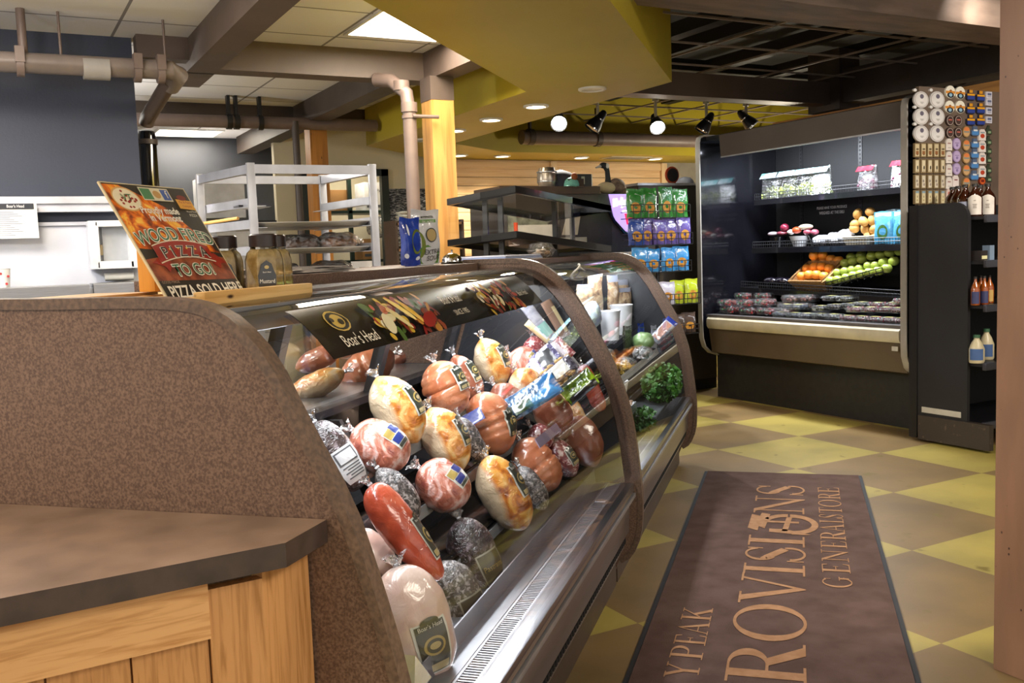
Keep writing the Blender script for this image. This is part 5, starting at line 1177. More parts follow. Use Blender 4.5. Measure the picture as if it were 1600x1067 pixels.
# kale bed, parsley
b = B(); c = au(1035, 598, 5.15); leaves(b, c, .28, .09, .085, 1500, .018, rr); mesh('curly_kale', b, kale, 'deep bed of bright green curly kale at the far end of the second case', 'kale', 'D', kind='stuff', sharp=180)
b = B(); c = au(1003, 655, 4.6); leaves(b, c, .12, .06, .05, 420, .014, rr); mesh('parsley_bunch', b, kale, 'smaller bunch of green parsley near the middle partition', 'parsley', 'D', kind='stuff', sharp=180)
p = au(1015, 640, 4.75); b = B(); b.box(p.x-.2, p.x+.25, p.y-.06, p.y+.10, p.z-.012, p.z, bev=.004); mesh('slate_plate', b, mat('slate_plate', '5a5d62', .35, noisec='46494e', nscale=8), 'grey slate plate under the foil tray in the second case', 'plate', 'D')
p = au(966, 614, 4.55); tub(p, .05, .06, 'salad_bowl', 'small white bowl above the foil tray in the second case', wp, cat='bowl')
r = root('foil_tray', 'crinkled foil tray of food below the small white bowl', 'tray', au(975, 645, 4.5), 'D'); p = au(975, 645, 4.5)
b = B(); b.prism([(p.x-.07, p.y-.05), (p.x+.07, p.y-.05), (p.x+.07, p.y+.05), (p.x-.07, p.y+.05)], p.z, p.z+.045); part('tray_body', b, mat('foil', 'b9bcc0', .25, .8, bump=.8, bscale=60), r)
b = B(); q = random.Random(2); 
for k in range(40): b.ell((p.x+q.uniform(-.06, .06), p.y+q.uniform(-.04, .04), p.z+.048), .011, .009, .006, 6, 4)
part('contents', b, mat('tray_food', 'd9cdbb', .4, noisec='a9714f', nscale=30), r)
rail_strip((966, 598), (1062, 505), .78, 'long white price strip slanting above the kale in the second case', flat('e9e7df', .3, 1))
slab(1037, 516, 44, 20, 48, .03, [clearpk, flat('c98f7a', .3, 1), flat('2d3f9c', .3, 1)], 'clear_food_box', 'clear food box with blue end by the glass at the far end', U=5.5, deco=[(.1, .8, .2, .8), (.84, 1, 0, 1)])
b = B(); c = au(905, 425, 4.2); b.tube([c+Vector((.14*cos(t)*.9, 0+.02*sin(t*2), .035*sin(t))) for t in [k*2*pi/24 for k in range(20)]], .004, 6); mesh('white_cable', b, flat('e8e6df'), 'loose loop of white cable under the glass top of the second case', 'cable', 'D')
# ================================================================== food warmer with two tilted tiers
A1, B1, C1 = Vector((5.14, 1.875, 1.609)), Vector((5.0, 1.431, 1.652)), Vector((5.9, 1.079, 1.561)); D1 = A1+C1-B1
A2, B2, C2 = Vector((5.14, 1.882, 1.379)), Vector((5.0, 1.433, 1.41)), Vector((5.9, 1.086, 1.314)); D2 = A2+C2-B2
r = root('food_warmer', 'empty two tier food warmer with black frame and glass sides on the back counter', 'food warmer', (5.5, 1.5, 1.264), 'D')
def slab4(b, P, th, ins=0):
    c = (P[0]+P[1]+P[2]+P[3])/4; Q = [c+(p-c)*(1-ins) for p in P]
    t = [b.V(p) for p in Q]; u = [b.V(p-Vector((0, 0, th))) for p in Q]
    b.f(t); b.f(u[::-1])
    for i in range(4): b.f([t[i], u[i], u[(i+1) % 4], t[(i+1) % 4]])
wf = mat('warmer_frame', '25211f', .3, coat=.3)
for (P, nm) in (((A1, B1, C1, D1), 'upper'), ((A2, B2, C2, D2), 'lower')):
    P = list(P); c = sum(P, Vector())/4
    b = B()
    for i in range(4):
        p0, p1 = P[i], P[(i+1) % 4]; q0, q1 = c+(p0-c)*.90, c+(p1-c)*.90
        slab4(b, [p0+Vector((0, 0, .004)), p1+Vector((0, 0, .004)), q1+Vector((0, 0, .004)), q0+Vector((0, 0, .004))], .036)
    part('tier_frame', b, wf, r); b = B(); slab4(b, [p-Vector((0, 0, .004)) for p in P], .006, .08); part('tier_glass', b, mat('tier_grey_glass', '8f9488', .08, coat=1), r)
for (x, w_) in ((759, 1.68), (783, 1.60), (867, 1.42), (894, 1.36)):
    p = aw(x, 350, w_); b = B(); b.box(p.x-.014, p.x+.014, p.y-.014, p.y+.014, 1.2645, 1.60); part('post', b, wf, r)
for P, z0, z1 in (((B1, C1), 1.425, 1.62), ((A1, B1), 1.41, 1.62)):
    b = B(); p0, p1 = P; b.quad((p0.x, p0.y, p0.z-.03), (p1.x, p1.y, p1.z-.03), (p1.x, p1.y, p1.z-.24), (p0.x, p0.y, p0.z-.24)); part('glass_panel', b, MATS['warmer_glass'] if 'warmer_glass' in MATS else glassmat('warmer_glass', (.97, .98, .97), .4, .02), r)
p = au(880, 396, 5.0); p.z = 1.2645; p.y = 1.30
r = root('cookie_clamshell', 'clear plastic clamshell of cookies on the second case ledge', 'food container', p, 'D')
b = B(); b.lathe([(.055, 0), (.075, .035), (.085, .04), (.075, .045), (.055, .078), (.02, .084), (.001, .085)], 20, p); part('clear_shell', b, MATS['bag_clear_thin'], r)
b = B(); q = random.Random(8)
for k in range(14): b.ell(p+Vector((q.uniform(-.04, .04), q.uniform(-.04, .04), q.uniform(.012, .04))), .018, .018, .010, 8, 6)
part('cookies', b, mat('cookie', 'd9a873', .5, noisec='f0e0cc', nscale=30), r)
# ================================================================== back counter, drinks machine and the things on top
r = root('back_counter', 'dark back counter carrying the drinks machine behind the food warmer', 'counter', (3.9, 6.6, 0))
b = B(); b.box(2.95, 4.86, 6.32, 6.95, 0, 1.20); part('counter_body', b, mat('counter_brown', '4a3b30', .5), r); b = B(); b.box(2.93, 4.88, 6.30, 6.97, 1.20, 1.235); part('counter_top', b, black, r)
r = root('drinks_machine', 'dark drinks machine with a lit pink and violet picture panel', 'drinks machine', (3.95, 6.6, 1.235))
b = B(); b.box(3.42, 4.80, 6.45, 6.93, 1.2352, 1.74, bev=.02); part('machine_body', b, mat('machine_dark', '34302f', .35, noisec='4a4442', nscale=4), r)
b = B(); b.box(3.44, 4.2, 6.43, 6.452, 1.30, 1.40); part('grey_panel', b, flat('a9a59c', .35), r)
b = B(); b.cyl((3.86, 6.426, 1.355), (3.86, 6.43, 1.355), .035, n=20); b.m = 1; b.cyl((3.86, 6.424, 1.355), (3.86, 6.427, 1.355), .028, n=20); part('oval_emblem', b, [flat('4a4a44'), flat('b9b5aa')], r)
b = B(); b.prism([(3.5, 1.40), (3.75, 1.42), (3.9, 1.55), (3.7, 1.62), (3.5, 1.58)], 6.438, 6.449, 'y'); b.m = 1; b.prism([(3.98, 1.42), (4.12, 1.42), (4.16, 1.6), (4.05, 1.64)], 6.438, 6.449, 'y'); part('printed_picture', b, [mat('photo_grey', '9ca08c', .4, noisec='54564c', nscale=12), flat('cfc4b4')], r)
cxp = ay(968, 330, 6.44)
b = B(); b.prism([(4.43, 1.735), (4.73, 1.735), (4.73, 1.47), (4.66, 1.42), (4.58, 1.44), (4.48, 1.53)], 6.432, 6.448, 'y'); part('lit_panel', b, emat('lit_violet', 'a58ad8', 1.0), r)
b = B(); q = random.Random(3)
for k in range(10): x = 4.46+k*.026; b.box(x, x+.018, 6.428, 6.432, 1.645+q.uniform(-.02, .02), 1.70+q.uniform(-.02, .015))
b.box(4.55, 4.70, 6.427, 6.432, 1.585, 1.605); part('panel_script', b, emat('lit_white', 'f4e8ff', 1.8), r)
b = B(); b.prism([(4.57, 1.58), (4.70, 1.58), (4.685, 1.49), (4.59, 1.49)], 6.426, 6.431, 'y'); part('red_cup_picture', b, emat('lit_red', 'd8204a', 1.1), r)
b = B(); b.tube([(4.42, 6.435, 1.60), (4.47, 6.435, 1.52), (4.57, 6.435, 1.425), (4.66, 6.435, 1.405), (4.74, 6.435, 1.45)], .014, 8); part('round_trim', b, blackgloss, r)
for k in range(4): b = B(); b.box(4.30+k*.08, 4.35+k*.08, 6.30, 6.36, 1.2352, 1.27); mesh('creamer_box', b, flat('d8d0c8'), ['first', 'second', 'third', 'fourth'][k]+' small white box from the left in front of the drinks machine', 'box', group='small white boxes by the drinks machine')
r = root('steel_barrel', 'small steel barrel with hoops on top of the drinks machine', 'barrel', (3.62, 6.6, 1.80))
b = B(); b.box(3.45, 4.36, 6.46, 6.9, 1.741, 1.80); mesh('top_box', b, mat('top_box_brown', '4b3a2e', .6), 'flat dark box lying on the drinks machine under the hats', 'box')
p = ay(855, 291, 6.6); b = B(); b.lathe([(.066, 0), (.078, .04), (.080, .075), (.074, .12), (.062, .155), (.055, .155), (.053, .15), (.001, .148)], 28, (p.x, 6.6, 1.8005)); part('barrel_body', b, mat('barrel_steel', 'b0a79b', .3, .9), r)
for z in (.045, .12): b = B(); b.lathe([(.080, z-.006), (.082, z), (.080, z+.006)], 28, (p.x, 6.6, 1.8005), cap=False); part('hoop', b, steel, r)
def capm(p, s_, col, label, name='baseball_cap', ang=0, brim=True):
    r = root(name, label, 'hat', p); r.rotation_euler.z = ang; ORG[r.name] = Vector((0, 0, 0))
    b = B(); b.lathe([(.10*s_, 0), (.102*s_, .03*s_), (.09*s_, .07*s_), (.06*s_, .10*s_), (.02*s_, .115*s_), (.001, .118*s_)], 24, sx=1.1); part('crown', b, mat('cap_'+col, col, .85), r)
    if brim: b = B(); b.grid(lambda i, j: Vector((.10*s_*(1+.75*j)*cos(-1+2*i)*1.05, .10*s_*(1+.1*j)*sin(-1+2*i), .004-.02*j*s_+.012*s_*cos((i-.5)*3))), 14, 5); part('brim', b, mat('cap_'+col, col, .85), r)
    b = B(); b.ell((0, 0, .118*s_), .008, .008, .006, 8, 6); part('button', b, mat('cap_'+col, col, .85), r); return r
p = ay(876, 296, 6.62); capm((p.x, 6.62, 1.801), 1.2, '20222e', 'dark navy cap beside the steel barrel', ang=-.6)
p = ay(893, 300, 6.5); capm((p.x, 6.5, 1.801), .62, '6fb0a4', 'teal green cap with wide brim in front of the navy cap', ang=-2.4)
b = B(); p = ay(902, 296, 6.45); b.box(p.x-.07, p.x+.07, 6.46, 6.48, 1.801, 1.86); b.m = 1; b.ell((p.x-.02, 6.455, 1.875), .03, .02, .03, 10, 8); mesh('stuffed_bird', b, [flat('3a2a22', .8), flat('8a4a24', .8)], 'small brown and black toy perched beside the teal cap', 'toy')
b = B(); p = ay(914, 302, 6.5); b.box(p.x-.065, p.x+.065, 6.5, 6.6, 1.801, 1.9); b.m = 1; b.box(p.x+.066, p.x+.075, 6.5, 6.6, 1.801, 1.9); b.m = 2; b.box(p.x-.03, p.x+.0, 6.497, 6.5, 1.82, 1.88); mesh('black_box', b, [flat('2e2c2c'), flat('e8e6e0'), flat('b9b4a8')], 'black box with white edge between the hats and the goose', 'box')
# goose decoy
r = root('goose_decoy', 'goose decoy with black neck and white cheek on the shelf top', 'decoy', (4.25, 6.7, 1.74))
gx = ay(945, 300, 6.7).x; gz = 1.755
b = B(); b.ell((gx+.015, 6.7, gz+.05), .085, .06, .05, 18, 12); part('breast', b, mat('goose_cream', 'c9b48f', .7), r)
b = B(); b.ell((gx+.13, 6.72, gz+.07), .085, .07, .06, 18, 12, .1); b.ell((gx+.17, 6.72, gz+.045), .06, .055, .05, 12, 8, .2); part('back_feathers', b, mat('goose_brown', '8d7563', .8, noisec='5f4c3f', nscale=30), r)
b = B(); b.tube([(gx+.035, 6.7, gz+.06), (gx+.035, 6.7, gz+.13), (gx+.03, 6.7, gz+.19), (gx+.015, 6.7, gz+.225)], [.032, .022, .02, .024], 12); b.ell((gx-.005, 6.7, gz+.235), .04, .025, .025, 14, 10); part('head_neck', b, mat('goose_black', '1e1c1c', .6), r)
b = B(); b.ell((gx+.02, 6.685, gz+.23), .018, .016, .024, 10, 8); part('cheek_patch', b, flat('ece6da'), r)
b = B(); b.cyl((gx-.035, 6.7, gz+.228), (gx-.085, 6.7, gz+.215), .014, .005, n=10); part('bill', b, flat('b9b0a4'), r)
b = B(); b.box(4.08, 4.75, 6.6, 6.82, 1.742, 1.755); mesh('shelf_plank', b, flat('2a2422'), 'dark plank under the goose decoy', 'plank')
# packaging stacks left of the warmer
r = root('supply_shelf', 'wooden supply shelf with clear containers right of the wooden post', 'shelving', (3.1, 6.9, 0))
for z in (1.235, 1.36, 1.56): b = B(); b.box(2.82, 3.40, 7.0, 7.25, z-.02, z); part('shelf_board', b, woodmat('shelf_brown', '8d6a48', '6e4f34', 'x', 3, .5, knots=False), r)
for x in (2.82, 3.39): b = B(); b.box(x-.01, x+.01, 7.0, 7.25, 0, 1.58); part('side', b, mat('shelf_side', '4a3a2e', .5), r)
k = 0
for z in (1.236, 1.361, 1.561):
    for x in (2.93, 3.12, 3.29):
        b = B()
        for q in range(3): b.lathe([(.06, .0+.03*q), (.08, .016+.03*q), (.088, .018+.03*q), (.075, .026+.03*q)], 12, (x, 7.08, z), cap=False)
        mesh('clear_containers', b, mat('clear_stack', 'cfd2cf', .12, coat=1, noisec='a8aca8', nscale=40, bump=.5), 'nested clear containers, %s from the left on the %s shelf beside the post' % (ORD[k % 3], ('bottom', 'middle', 'top')[k//3]), 'containers', group='nested containers on the supply shelf'); k += 1
b = B(); q = ay(803, 335, 6.3); b.box(q.x, q.x+.03, 6.30, 6.31, 1.24, 1.52); b.m = 1; b.box(q.x+.03, q.x+.36, 6.30, 6.31, 1.24, 1.50); mesh('notice_sheet', b, [flat('d8502a'), flat('e6e2dc')], 'white sheet with an orange left edge seen through the food warmer', 'notice')
# ================================================================== chip rack
YR = 6.15
r = root('chip_rack', 'black wire rack with baskets of small chip bags beside the fridge', 'display rack', (4.62, YR, 0))
cx_ = ay(1028, 400, YR+.1).x
b = B(); b.cyl((cx_, YR+.11, .01), (cx_, YR+.11, 1.72), .014, n=8); b.cyl((cx_, YR-.04, .0), (cx_, YR-.04, .02), .17, n=20); part('pole', b, black, r)
def wire_basket(b, x0, x1, y0, y1, z0, z1, n=6):
    w_ = .0035
    for z in (z0, (z0+z1)/2, z1): b.tube([(x0, y1, z), (x0, y0, z), (x1, y0, z), (x1, y1, z)], w_, 5)
    for k in range(n+1): x = x0+(x1-x0)*k/n; b.tube([(x, y1, z0), (x, y0, z0), (x, y0, z1)], w_, 5)
rows = [(1.53, 978, 1068, 336, 4.27, 4.86), (1.345, 984, 1070, 380, 0, 0), (1.165, 1000, 1070, 420, 0, 0), (.865, 1030, 1078, 470, 0, 0), (.60, 1050, 1078, 525, 0, 0)]
chipc = {'g': ('2f7a34', '3f8f3f'), 'p': ('5a4a90', '6a5aa4'), 'b': ('2f7fc0', '4a98d0'), 'd': ('2a3f8c', '34509c'), 'y': ('a9b820', 'bcc838'), 'w': ('b9b4c4', 'cfcad6'), 'k': ('3a2f2c', '55443c'), 'o': ('c9682a', 'd98038')}
chipn = {'g': 'green', 'p': 'violet', 'b': 'light blue', 'd': 'dark blue', 'y': 'lime yellow', 'w': 'pale lilac', 'k': 'black and orange', 'o': 'orange'}
plan = [('gggg', 990, 1062, 340, .235), ('dpppp', 992, 1066, 382, .205), ('bbbb', 998, 1064, 424, .19), ('wyy', 1040, 1078, 474, .19), ('kk', 1056, 1076, 520, .16), ('o', 1076, 1076, 655, .12)]
chip_y = mat('chip_picture', 'e0a94a', .35, noisec='b9782a', nscale=30, coat=.5)
for ri, (cs, xa, xb, yb_, hh) in enumerate(plan):
    n = len(cs); zz = ay((xa+xb)/2, yb_, YR).z; X0 = ay(xa-8, yb_, YR).x; X1 = ay(xb+8, yb_, YR).x
    b = B(); wire_basket(b, X0, X1, YR-.07, YR+.10, zz-.004, zz+hh*.42, 8 if n > 2 else 3); part('wire_basket', b, black, r)
    for k, c in enumerate(cs):
        x = xa+(xb-xa)*(k/(n-1) if n > 1 else 0); X = ay(x, yb_, YR).x; wd = min(.15, (X1-X0)/n*1.25)
        mm = mat('chip_film_'+c, chipc[c][1], .25, coat=.9, noisec=chipc[c][0], nscale=18, bump=.4, bscale=30)
        pouch(X, YR-.02+.02*(k % 2), wd, hh*(.95+.07*((k*7+ri) % 3)/2), .12*((k % 3)-1), [mm, flat('e6e6ea', .3, 1), chip_y], '%s chip bag, %s from the left in the %s basket' % (chipn[c], ORD[k], ('top', 'second', 'third', 'fourth', 'fifth', 'lowest')[ri]), name='chip_bag', fr='B', z=zz, dep=.05,
              blobs_=[(0, [(.15, .58), (.85, .58), (.85, .76), (.5, .84), (.15, .76)]), (1, el(.5, .34, .30, .2))], lines=(), cat='chip bag', grp='chip bags in the wire rack')
# dark shelf unit left of the fridge
r = root('dark_shelf_unit', 'dark upright shelf unit between the chip rack and the fridge', 'shelving', (5.3, 7.0, 0))
b = B(); b.box(4.95, 5.78, 6.75, 7.2, .1, 1.83); part('body', b, mat('unit_dark', '3a322c', .5, noisec='322b26', nscale=4), r); b = B(); b.box(5.0, 5.8, 6.78, 7.2, 0, .1); part('plinth', b, matte_black, r); b = B(); b.box(4.93, 5.80, 6.73, 7.2, 1.83, 1.85); part('top', b, alum, r)
p = ay(1052, 296, 6.85)
b = B(); b.cyl((p.x, 6.86, 1.93), (p.x, 6.87, 1.93), .075, n=28); b.m = 1; b.cyl((p.x, 6.85, 1.93), (p.x, 6.859, 1.93), .058, n=28); b.m = 0; b.box(p.x-.03, p.x+.03, 6.85, 6.88, 1.8505, 1.87); mesh('round_sign', b, [flat('c9502a'), flat('1c1a1a')], 'round black sign with orange rim on top of the dark shelf unit', 'sign')
p = ay(1076, 296, 6.85); b = B(); b.lathe([(.085, 0), (.08, .03), (.05, .06), (.001, .07)], 20, (p.x, 6.9, 1.8505)); mesh('domed_hat', b, flat('c8ccd8'), 'white and blue domed cap on the dark shelf unit next to the round sign', 'hat')
# ================================================================== open produce fridge
fgrey = mat('fridge_trim', 'b9b4ac', .35, .2); fin = mat('fridge_black_gloss', '16161c', .16, coat=.8, noisec='0f0f14', nscale=3); fdark = mat('fridge_canopy', '5d534b', .45, noisec='554b44', nscale=3)
fridge_dark = 1
r = root('produce_fridge', 'tall open black fridge with shelves of fruit and vegetables and a cream bumper', 'fridge', (5.8, 5.33, 0))
Y0, Y1 = 4.31, 6.37
eprof = [(5.34, 2.20), (5.31, 2.185), (5.30, 2.15), (5.30, .62), (5.305, .52), (5.33, .45), (5.38, .40), (5.46, .375), (6.40, .375), (6.40, 2.20)]
for y, in ((Y0,), (Y1,)):
    b = B(); b.prism(eprof, y-.018, y+.018, 'y'); part('end_panel', b, fin, r)
    b = B(); b.strip([(5.46, .368), (5.38, .393), (5.323, .445), (5.297, .52), (5.292, .62), (5.292, 2.15), (5.303, 2.19), (5.34, 2.208), (6.2, 2.208)], y-.025, y+.025, .010, 'y'); part('panel_edge', b, fgrey, r)
b = B(); b.box(6.16, 6.20, Y0+.02, Y1-.02, .7, 2.15); part('back_panel', b, mat('fridge_back', '060709', .32, spec=.5, noisec='040506', nscale=2), r)
b = B(); b.box(6.14, 6.42, Y0+.02, Y1-.02, .02, 2.2); b.box(5.36, 6.4, Y0+.02, Y1-.02, 2.17, 2.2); part('cabinet_shell', b, matte_black, r)
for y in (4.74, 5.42, 6.05):
    b = B(); b.box(6.135, 6.16, y-.018, y+.018, .75, 2.12); b.m = 1
    for k in range(42): b.box(6.132, 6.1355, y-.005, y+.005, .78+k*.032, .795+k*.032)
    part('slotted_upright', b, [black, matte_black], r)
b = B(); b.prism([(5.33, 2.19), (5.36, 2.20), (5.75, 2.20), (5.75, 2.165), (5.45, 2.12), (5.375, 2.11), (5.365, 2.015), (5.345, 2.018)], Y0+.03, 6.15, 'y'); part('canopy', b, fdark, r)
b = B(); b.box(5.343, 5.353, Y0+.03, 6.15, 2.008, 2.018); part('canopy_trim', b, alum, r)
b = B(); b.cyl((5.50, Y0+.1, 2.095), (5.50, 6.12, 2.095), .013, n=10); part('light_tube', b, emat('fridge_tube', 'eef2ff', 7), r)
lamp('AREA', 'fridge_lamp', (5.50, 5.25, 2.075), 44, (.86, .92, 1), 1.7, size2=.22, target=(5.85, 5.25, .9)).rotation_euler
b = B(); b.prism([(5.275, .685), (5.272, .66), (5.275, .625), (5.29, .605), (5.36, .60), (5.37, .70), (5.29, .70)], Y0+.03, 6.28, 'y'); part('bumper', b, mat('bumper_cream', 'd8cfb4', .3, coat=.4), r)
b = B(); b.box(5.29, 5.375, Y0+.02, 6.3, .698, .722, bev=.004); part('deck_lip', b, mat('deck_lip', '6e6a68', .3), r)
b = B(); b.prism([(5.315, .605), (5.345, .40), (5.40, .385), (5.40, .605)], Y0+.02, 6.30, 'y'); part('front_panel', b, mat('front_taupe', '655746', .45, noisec='5c4f40', nscale=3), r)
b = B(); b.box(5.288, 5.292, Y0+.05, Y0+.10, .55, .58); part('paper_tag', b, flat('d8d4c8'), r)
b = B(); b.box(5.46, 6.35, Y0, Y1, 0, .39); part('plinth', b, mat('plinth_dark', '1d1b19', .6, noisec='262320', nscale=20), r)
b = B(); b.prism([(5.375, .60), (6.15, .60), (6.15, .93), (5.44, .7215), (5.375, .7)], Y0+.02, Y1-.02, 'y'); part('deck', b, black, r)
def fshelf(za, zb, xf, ya=4.335, yb=6.2, fence=.05):
    # za = height at the left (far) end, zb at the right end
    s_ = B()
    def q(x, y, dz): return (x, y, zb+(za-zb)*(y-ya)/(yb-ya)+dz)
    v = [s_.V(*q(x, y, d)) for d in (-.022, 0) for y in (ya, yb) for x in (xf, 6.13)]
    for i in ((0, 2, 3, 1), (4, 5, 7, 6), (0, 1, 5, 4), (2, 6, 7, 3), (0, 4, 6, 2), (1, 3, 7, 5)): s_.f([v[k] for k in i])
    o = part('shelf', s_, mat('shelf_black_metal', '202024', .3, coat=.3), r)
    s_ = B(); v = [s_.V(*q(x, y, d)) for d in (-.045, -.002) for y in (ya, yb) for x in (xf-.006, xf)]
    for i in ((0, 2, 3, 1), (4, 5, 7, 6), (0, 1, 5, 4), (2, 6, 7, 3), (0, 4, 6, 2), (1, 3, 7, 5)): s_.f([v[k] for k in i])
    part('price_rail', s_, mat('rail_dark', '141418', .2, coat=.6), o)
    s_ = B(); n = 74
    for k in range(n+1): y = ya+(yb-ya)*k/n; s_.tube([q(xf+.004, y, 0), q(xf+.004, y, fence)], .0022, 4)
    for d in (fence, fence*.5): s_.tube([q(xf+.004, ya, d), q(xf+.004, yb, d)], .0028, 5)
    part('wire_fence', s_, black, o)
SHZ = (1.665, 1.262)
fshelf(1.665, 1.662, 5.75); fshelf(1.262, 1.256, 5.72); fshelf(.935, .875, 5.62, yb=6.24)
q = ax(1303, 324, 6.155)
for s__, dz_, sz in (('PLEASE HAVE YOUR PRODUCE', 0, .031), ('WEIGHED AT THE DELI', -.042, .034)):
    o = text('lettering', s__, sz, flat('e6e6ea', .5), r, MX((0, 0, 0), (0, -1, 0), (0, 0, 1)), .0005, .75, .0002)
    for v in o.data.vertices: v.co += Vector((6.128, q.y, q.z+dz_))-ORG[r.name]
# ---- produce helpers
def fruit(p, rad, m, name, label, cat, grp, sq=.92, dimple=True, stem=None):
    r_ = root(name, label, cat, p, group=grp) if False else None
    b = B(); prof = []
    n = 12
    for k in range(n+1):
        t = -pi/2+pi*k/n; rr_ = rad*cos(t); z = rad*sq*sin(t)
        if dimple and abs(t) > 1.2: z *= .86
        prof.append((max(.0005, rr_), z))
    b.lathe(prof, 18, (p[0], p[1], p[2]+rad*sq)); return mesh(name, b, m, label, cat, group=grp)
orange_m = mat('orange_peel', 'f5a548', .35, noisec='ec9636', nscale=6, bump=.25, bscale=200, coat=.2); apple_m = mat('green_apple', 'b2bf5c', .25, coat=.6, noisec='a0b248', nscale=6)
potato_m = mat('yellow_potato', 'd9ac62', .55, noisec='c08f48', nscale=10, bump=.15)
# basket of oranges
wick = mat('wicker_tan', 'c79a62', .6, noisec='9c7040', nscale=60, bump=.8, bscale=90, stretch=(1, 1, 4))
ZB = .905
ob = ax(1268, 452, 5.70); oy = ob.y
r3 = root('orange_basket', 'tan wicker basket tilted toward the front full of oranges', 'basket', (5.78, oy, ZB))
def bask(b, cx, cy, z, lx, ly, h_, tilt):
    b.T = Matrix.Translation((cx, cy, z)) @ Matrix.Rotation(tilt, 4, 'Y')
    o = [(1, 1, h_), (.8, .82, 0)]
    rings = []
    for s_, off in ((1, 0), (.93, .004)):
        for k, (sx, sy, zz) in enumerate(((1, 1, h_), (.80, .84, .0)) if s_ == 1 else ((.80, .84, .0), (1, 1, h_))):
            rings.append([b.V((lx*sx*s_*c+0), (ly*sy*s_*d), zz+off) for c, d in ((-1, -1), (-.9, -1.05), (.9, -1.05), (1, -1), (1.05, 0), (1, 1), (.9, 1.05), (-.9, 1.05), (-1, 1), (-1.05, 0))])
    n = len(rings[0])
    seq = [rings[3], rings[2], rings[1], rings[0]]
    for A, C in ((rings[0], rings[1]), (rings[2], rings[3]), (rings[0], rings[3])):
        for k in range(n): b.f([A[k], A[(k+1) % n], C[(k+1) % n], C[k]])
    b.f(rings[1][::-1]); b.f(rings[2]); b.T = None
b = B(); bask(b, 5.80, oy, ZB+.065, .13, .185, .11, -.6); part('basket_body', b, wick, r3)
b = B(); b.T = Matrix.Translation((5.80, oy, ZB+.065)) @ Matrix.Rotation(-.6, 4, 'Y'); b.tube([(-.13, -.17, .112), (.13, -.17, .112), (.13, .17, .112), (-.13, .17, .112)], .010, 8, closed=True); b.T = None; part('rim', b, wick, r3)
k = 0
names = ['%s orange from the left in the %s row of the wicker basket' % (a, b_) for b_ in ('front', 'middle', 'back') for a in ('first', 'second', 'third', 'fourth')]
for j, dx in enumerate((-.085, -.005, .075)):
    for i in range(4):
        fruit((5.80+dx, oy+.118-.078*i+(.02 if j == 1 else 0), ZB+.085+.058*j+(.012 if i in (1, 2) else 0)), .040, orange_m, 'orange', names[k], 'orange', 'oranges in the wicker basket'); k += 1
for i, (dx, dy) in enumerate(((.0, .07), (.045, .02))):
    fruit((5.80+dx, oy+dy, ZB+.245), .040, orange_m, 'orange', ['top orange of the pile, left', 'top orange of the pile, right'][i], 'orange', 'oranges in the wicker basket')
# apples on a tilted wire basket
r4 = root('apple_basket', 'black wire basket tilted on the lower shelf holding green apples', 'basket', (5.75, 4.85, .9))
yl, yr = ax(1292, 440, 5.66).y, ax(1402, 415, 5.8).y
b = B()
for k in range(10):
    f_ = k/9; y = yl+(yr-yl)*f_; z = .93+.115*f_
    b.tube([(5.64, y, z+.05), (5.66, y, z), (5.95, y, z+.14), (6.0, y, z+.22)], .003, 5)
for x, dz_ in ((5.64, .05), (5.65, .02), (5.75, .045), (5.85, .09), (5.98, .20)): b.tube([(x, yl, .93+dz_), (x, yr, 1.045+dz_)], .004, 5)
part('wire_body', b, black, r4)
k = 0
rr = random.Random(12)
rown = ('front', 'second', 'third', 'back')
for j, (dx, n) in enumerate(((5.69, 8), (5.765, 8), (5.84, 7), (5.91, 6))):
    for i in range(n):
        f_ = (i+.5)/n; y = yl+.03+(yr-yl-.06)*f_+rr.uniform(-.008, .008)
        fruit((dx, y, .945+.10*f_+.056*j+rr.uniform(0, .012)+(.02 if j == 2 else 0)), .041, apple_m, 'green_apple', 'green apple, %s from the left in the %s row of the wire basket' % (ORD[i], rown[j]), 'apple', 'green apples in the wire basket', sq=.88)
b = B(); q = random.Random(1)
r5 = root('cucumber_bag', 'pale film bag of green cucumbers at the right end of the lower shelf', 'vegetable bag', (5.7, 4.5, .90))
for i in range(4): b.T = Matrix.Translation((5.70+.03*i, 4.50, .915+.012*(i % 2))) @ Matrix.Rotation(pi/2+.25, 4, 'Z'); b.ell((0, 0, 0), .15, .024, .024, 14, 8)
b.T = None; part('cucumbers', b, mat('cucumber_green', '5f8a4a', .4, noisec='9cb88a', nscale=12, coat=.4), r5)
b = B(); b.T = Matrix.Translation((5.74, 4.50, .925)) @ Matrix.Rotation(pi/2+.25, 4, 'Z'); b.ell((0, 0, 0), .17, .085, .045, 20, 12, .12, 5); b.T = None; part('film_wrap', b, MATS['wrap_thin'], r5, sharp=180)
r6 = root('black_grape_tray', 'black plastic tray of dark eggplants left of the orange basket', 'tray', (5.72, 5.9, .93))
yy = ax(1215, 440, 5.72).y
b = B(); b.box(5.64, 5.86, yy-.14, yy+.14, .925, .955, bev=.01); part('tray_body', b, blackgloss, r6)
b = B()
for i, (dx, dy) in enumerate(((.02, -.07), (.07, 0), (.03, .07), (.12, -.03))): b.ell((5.68+dx, yy+dy, .985), .04, .075, .032, 14, 10)
part('eggplants', b, mat('eggplant', '1d1822', .15, coat=.8), r6)
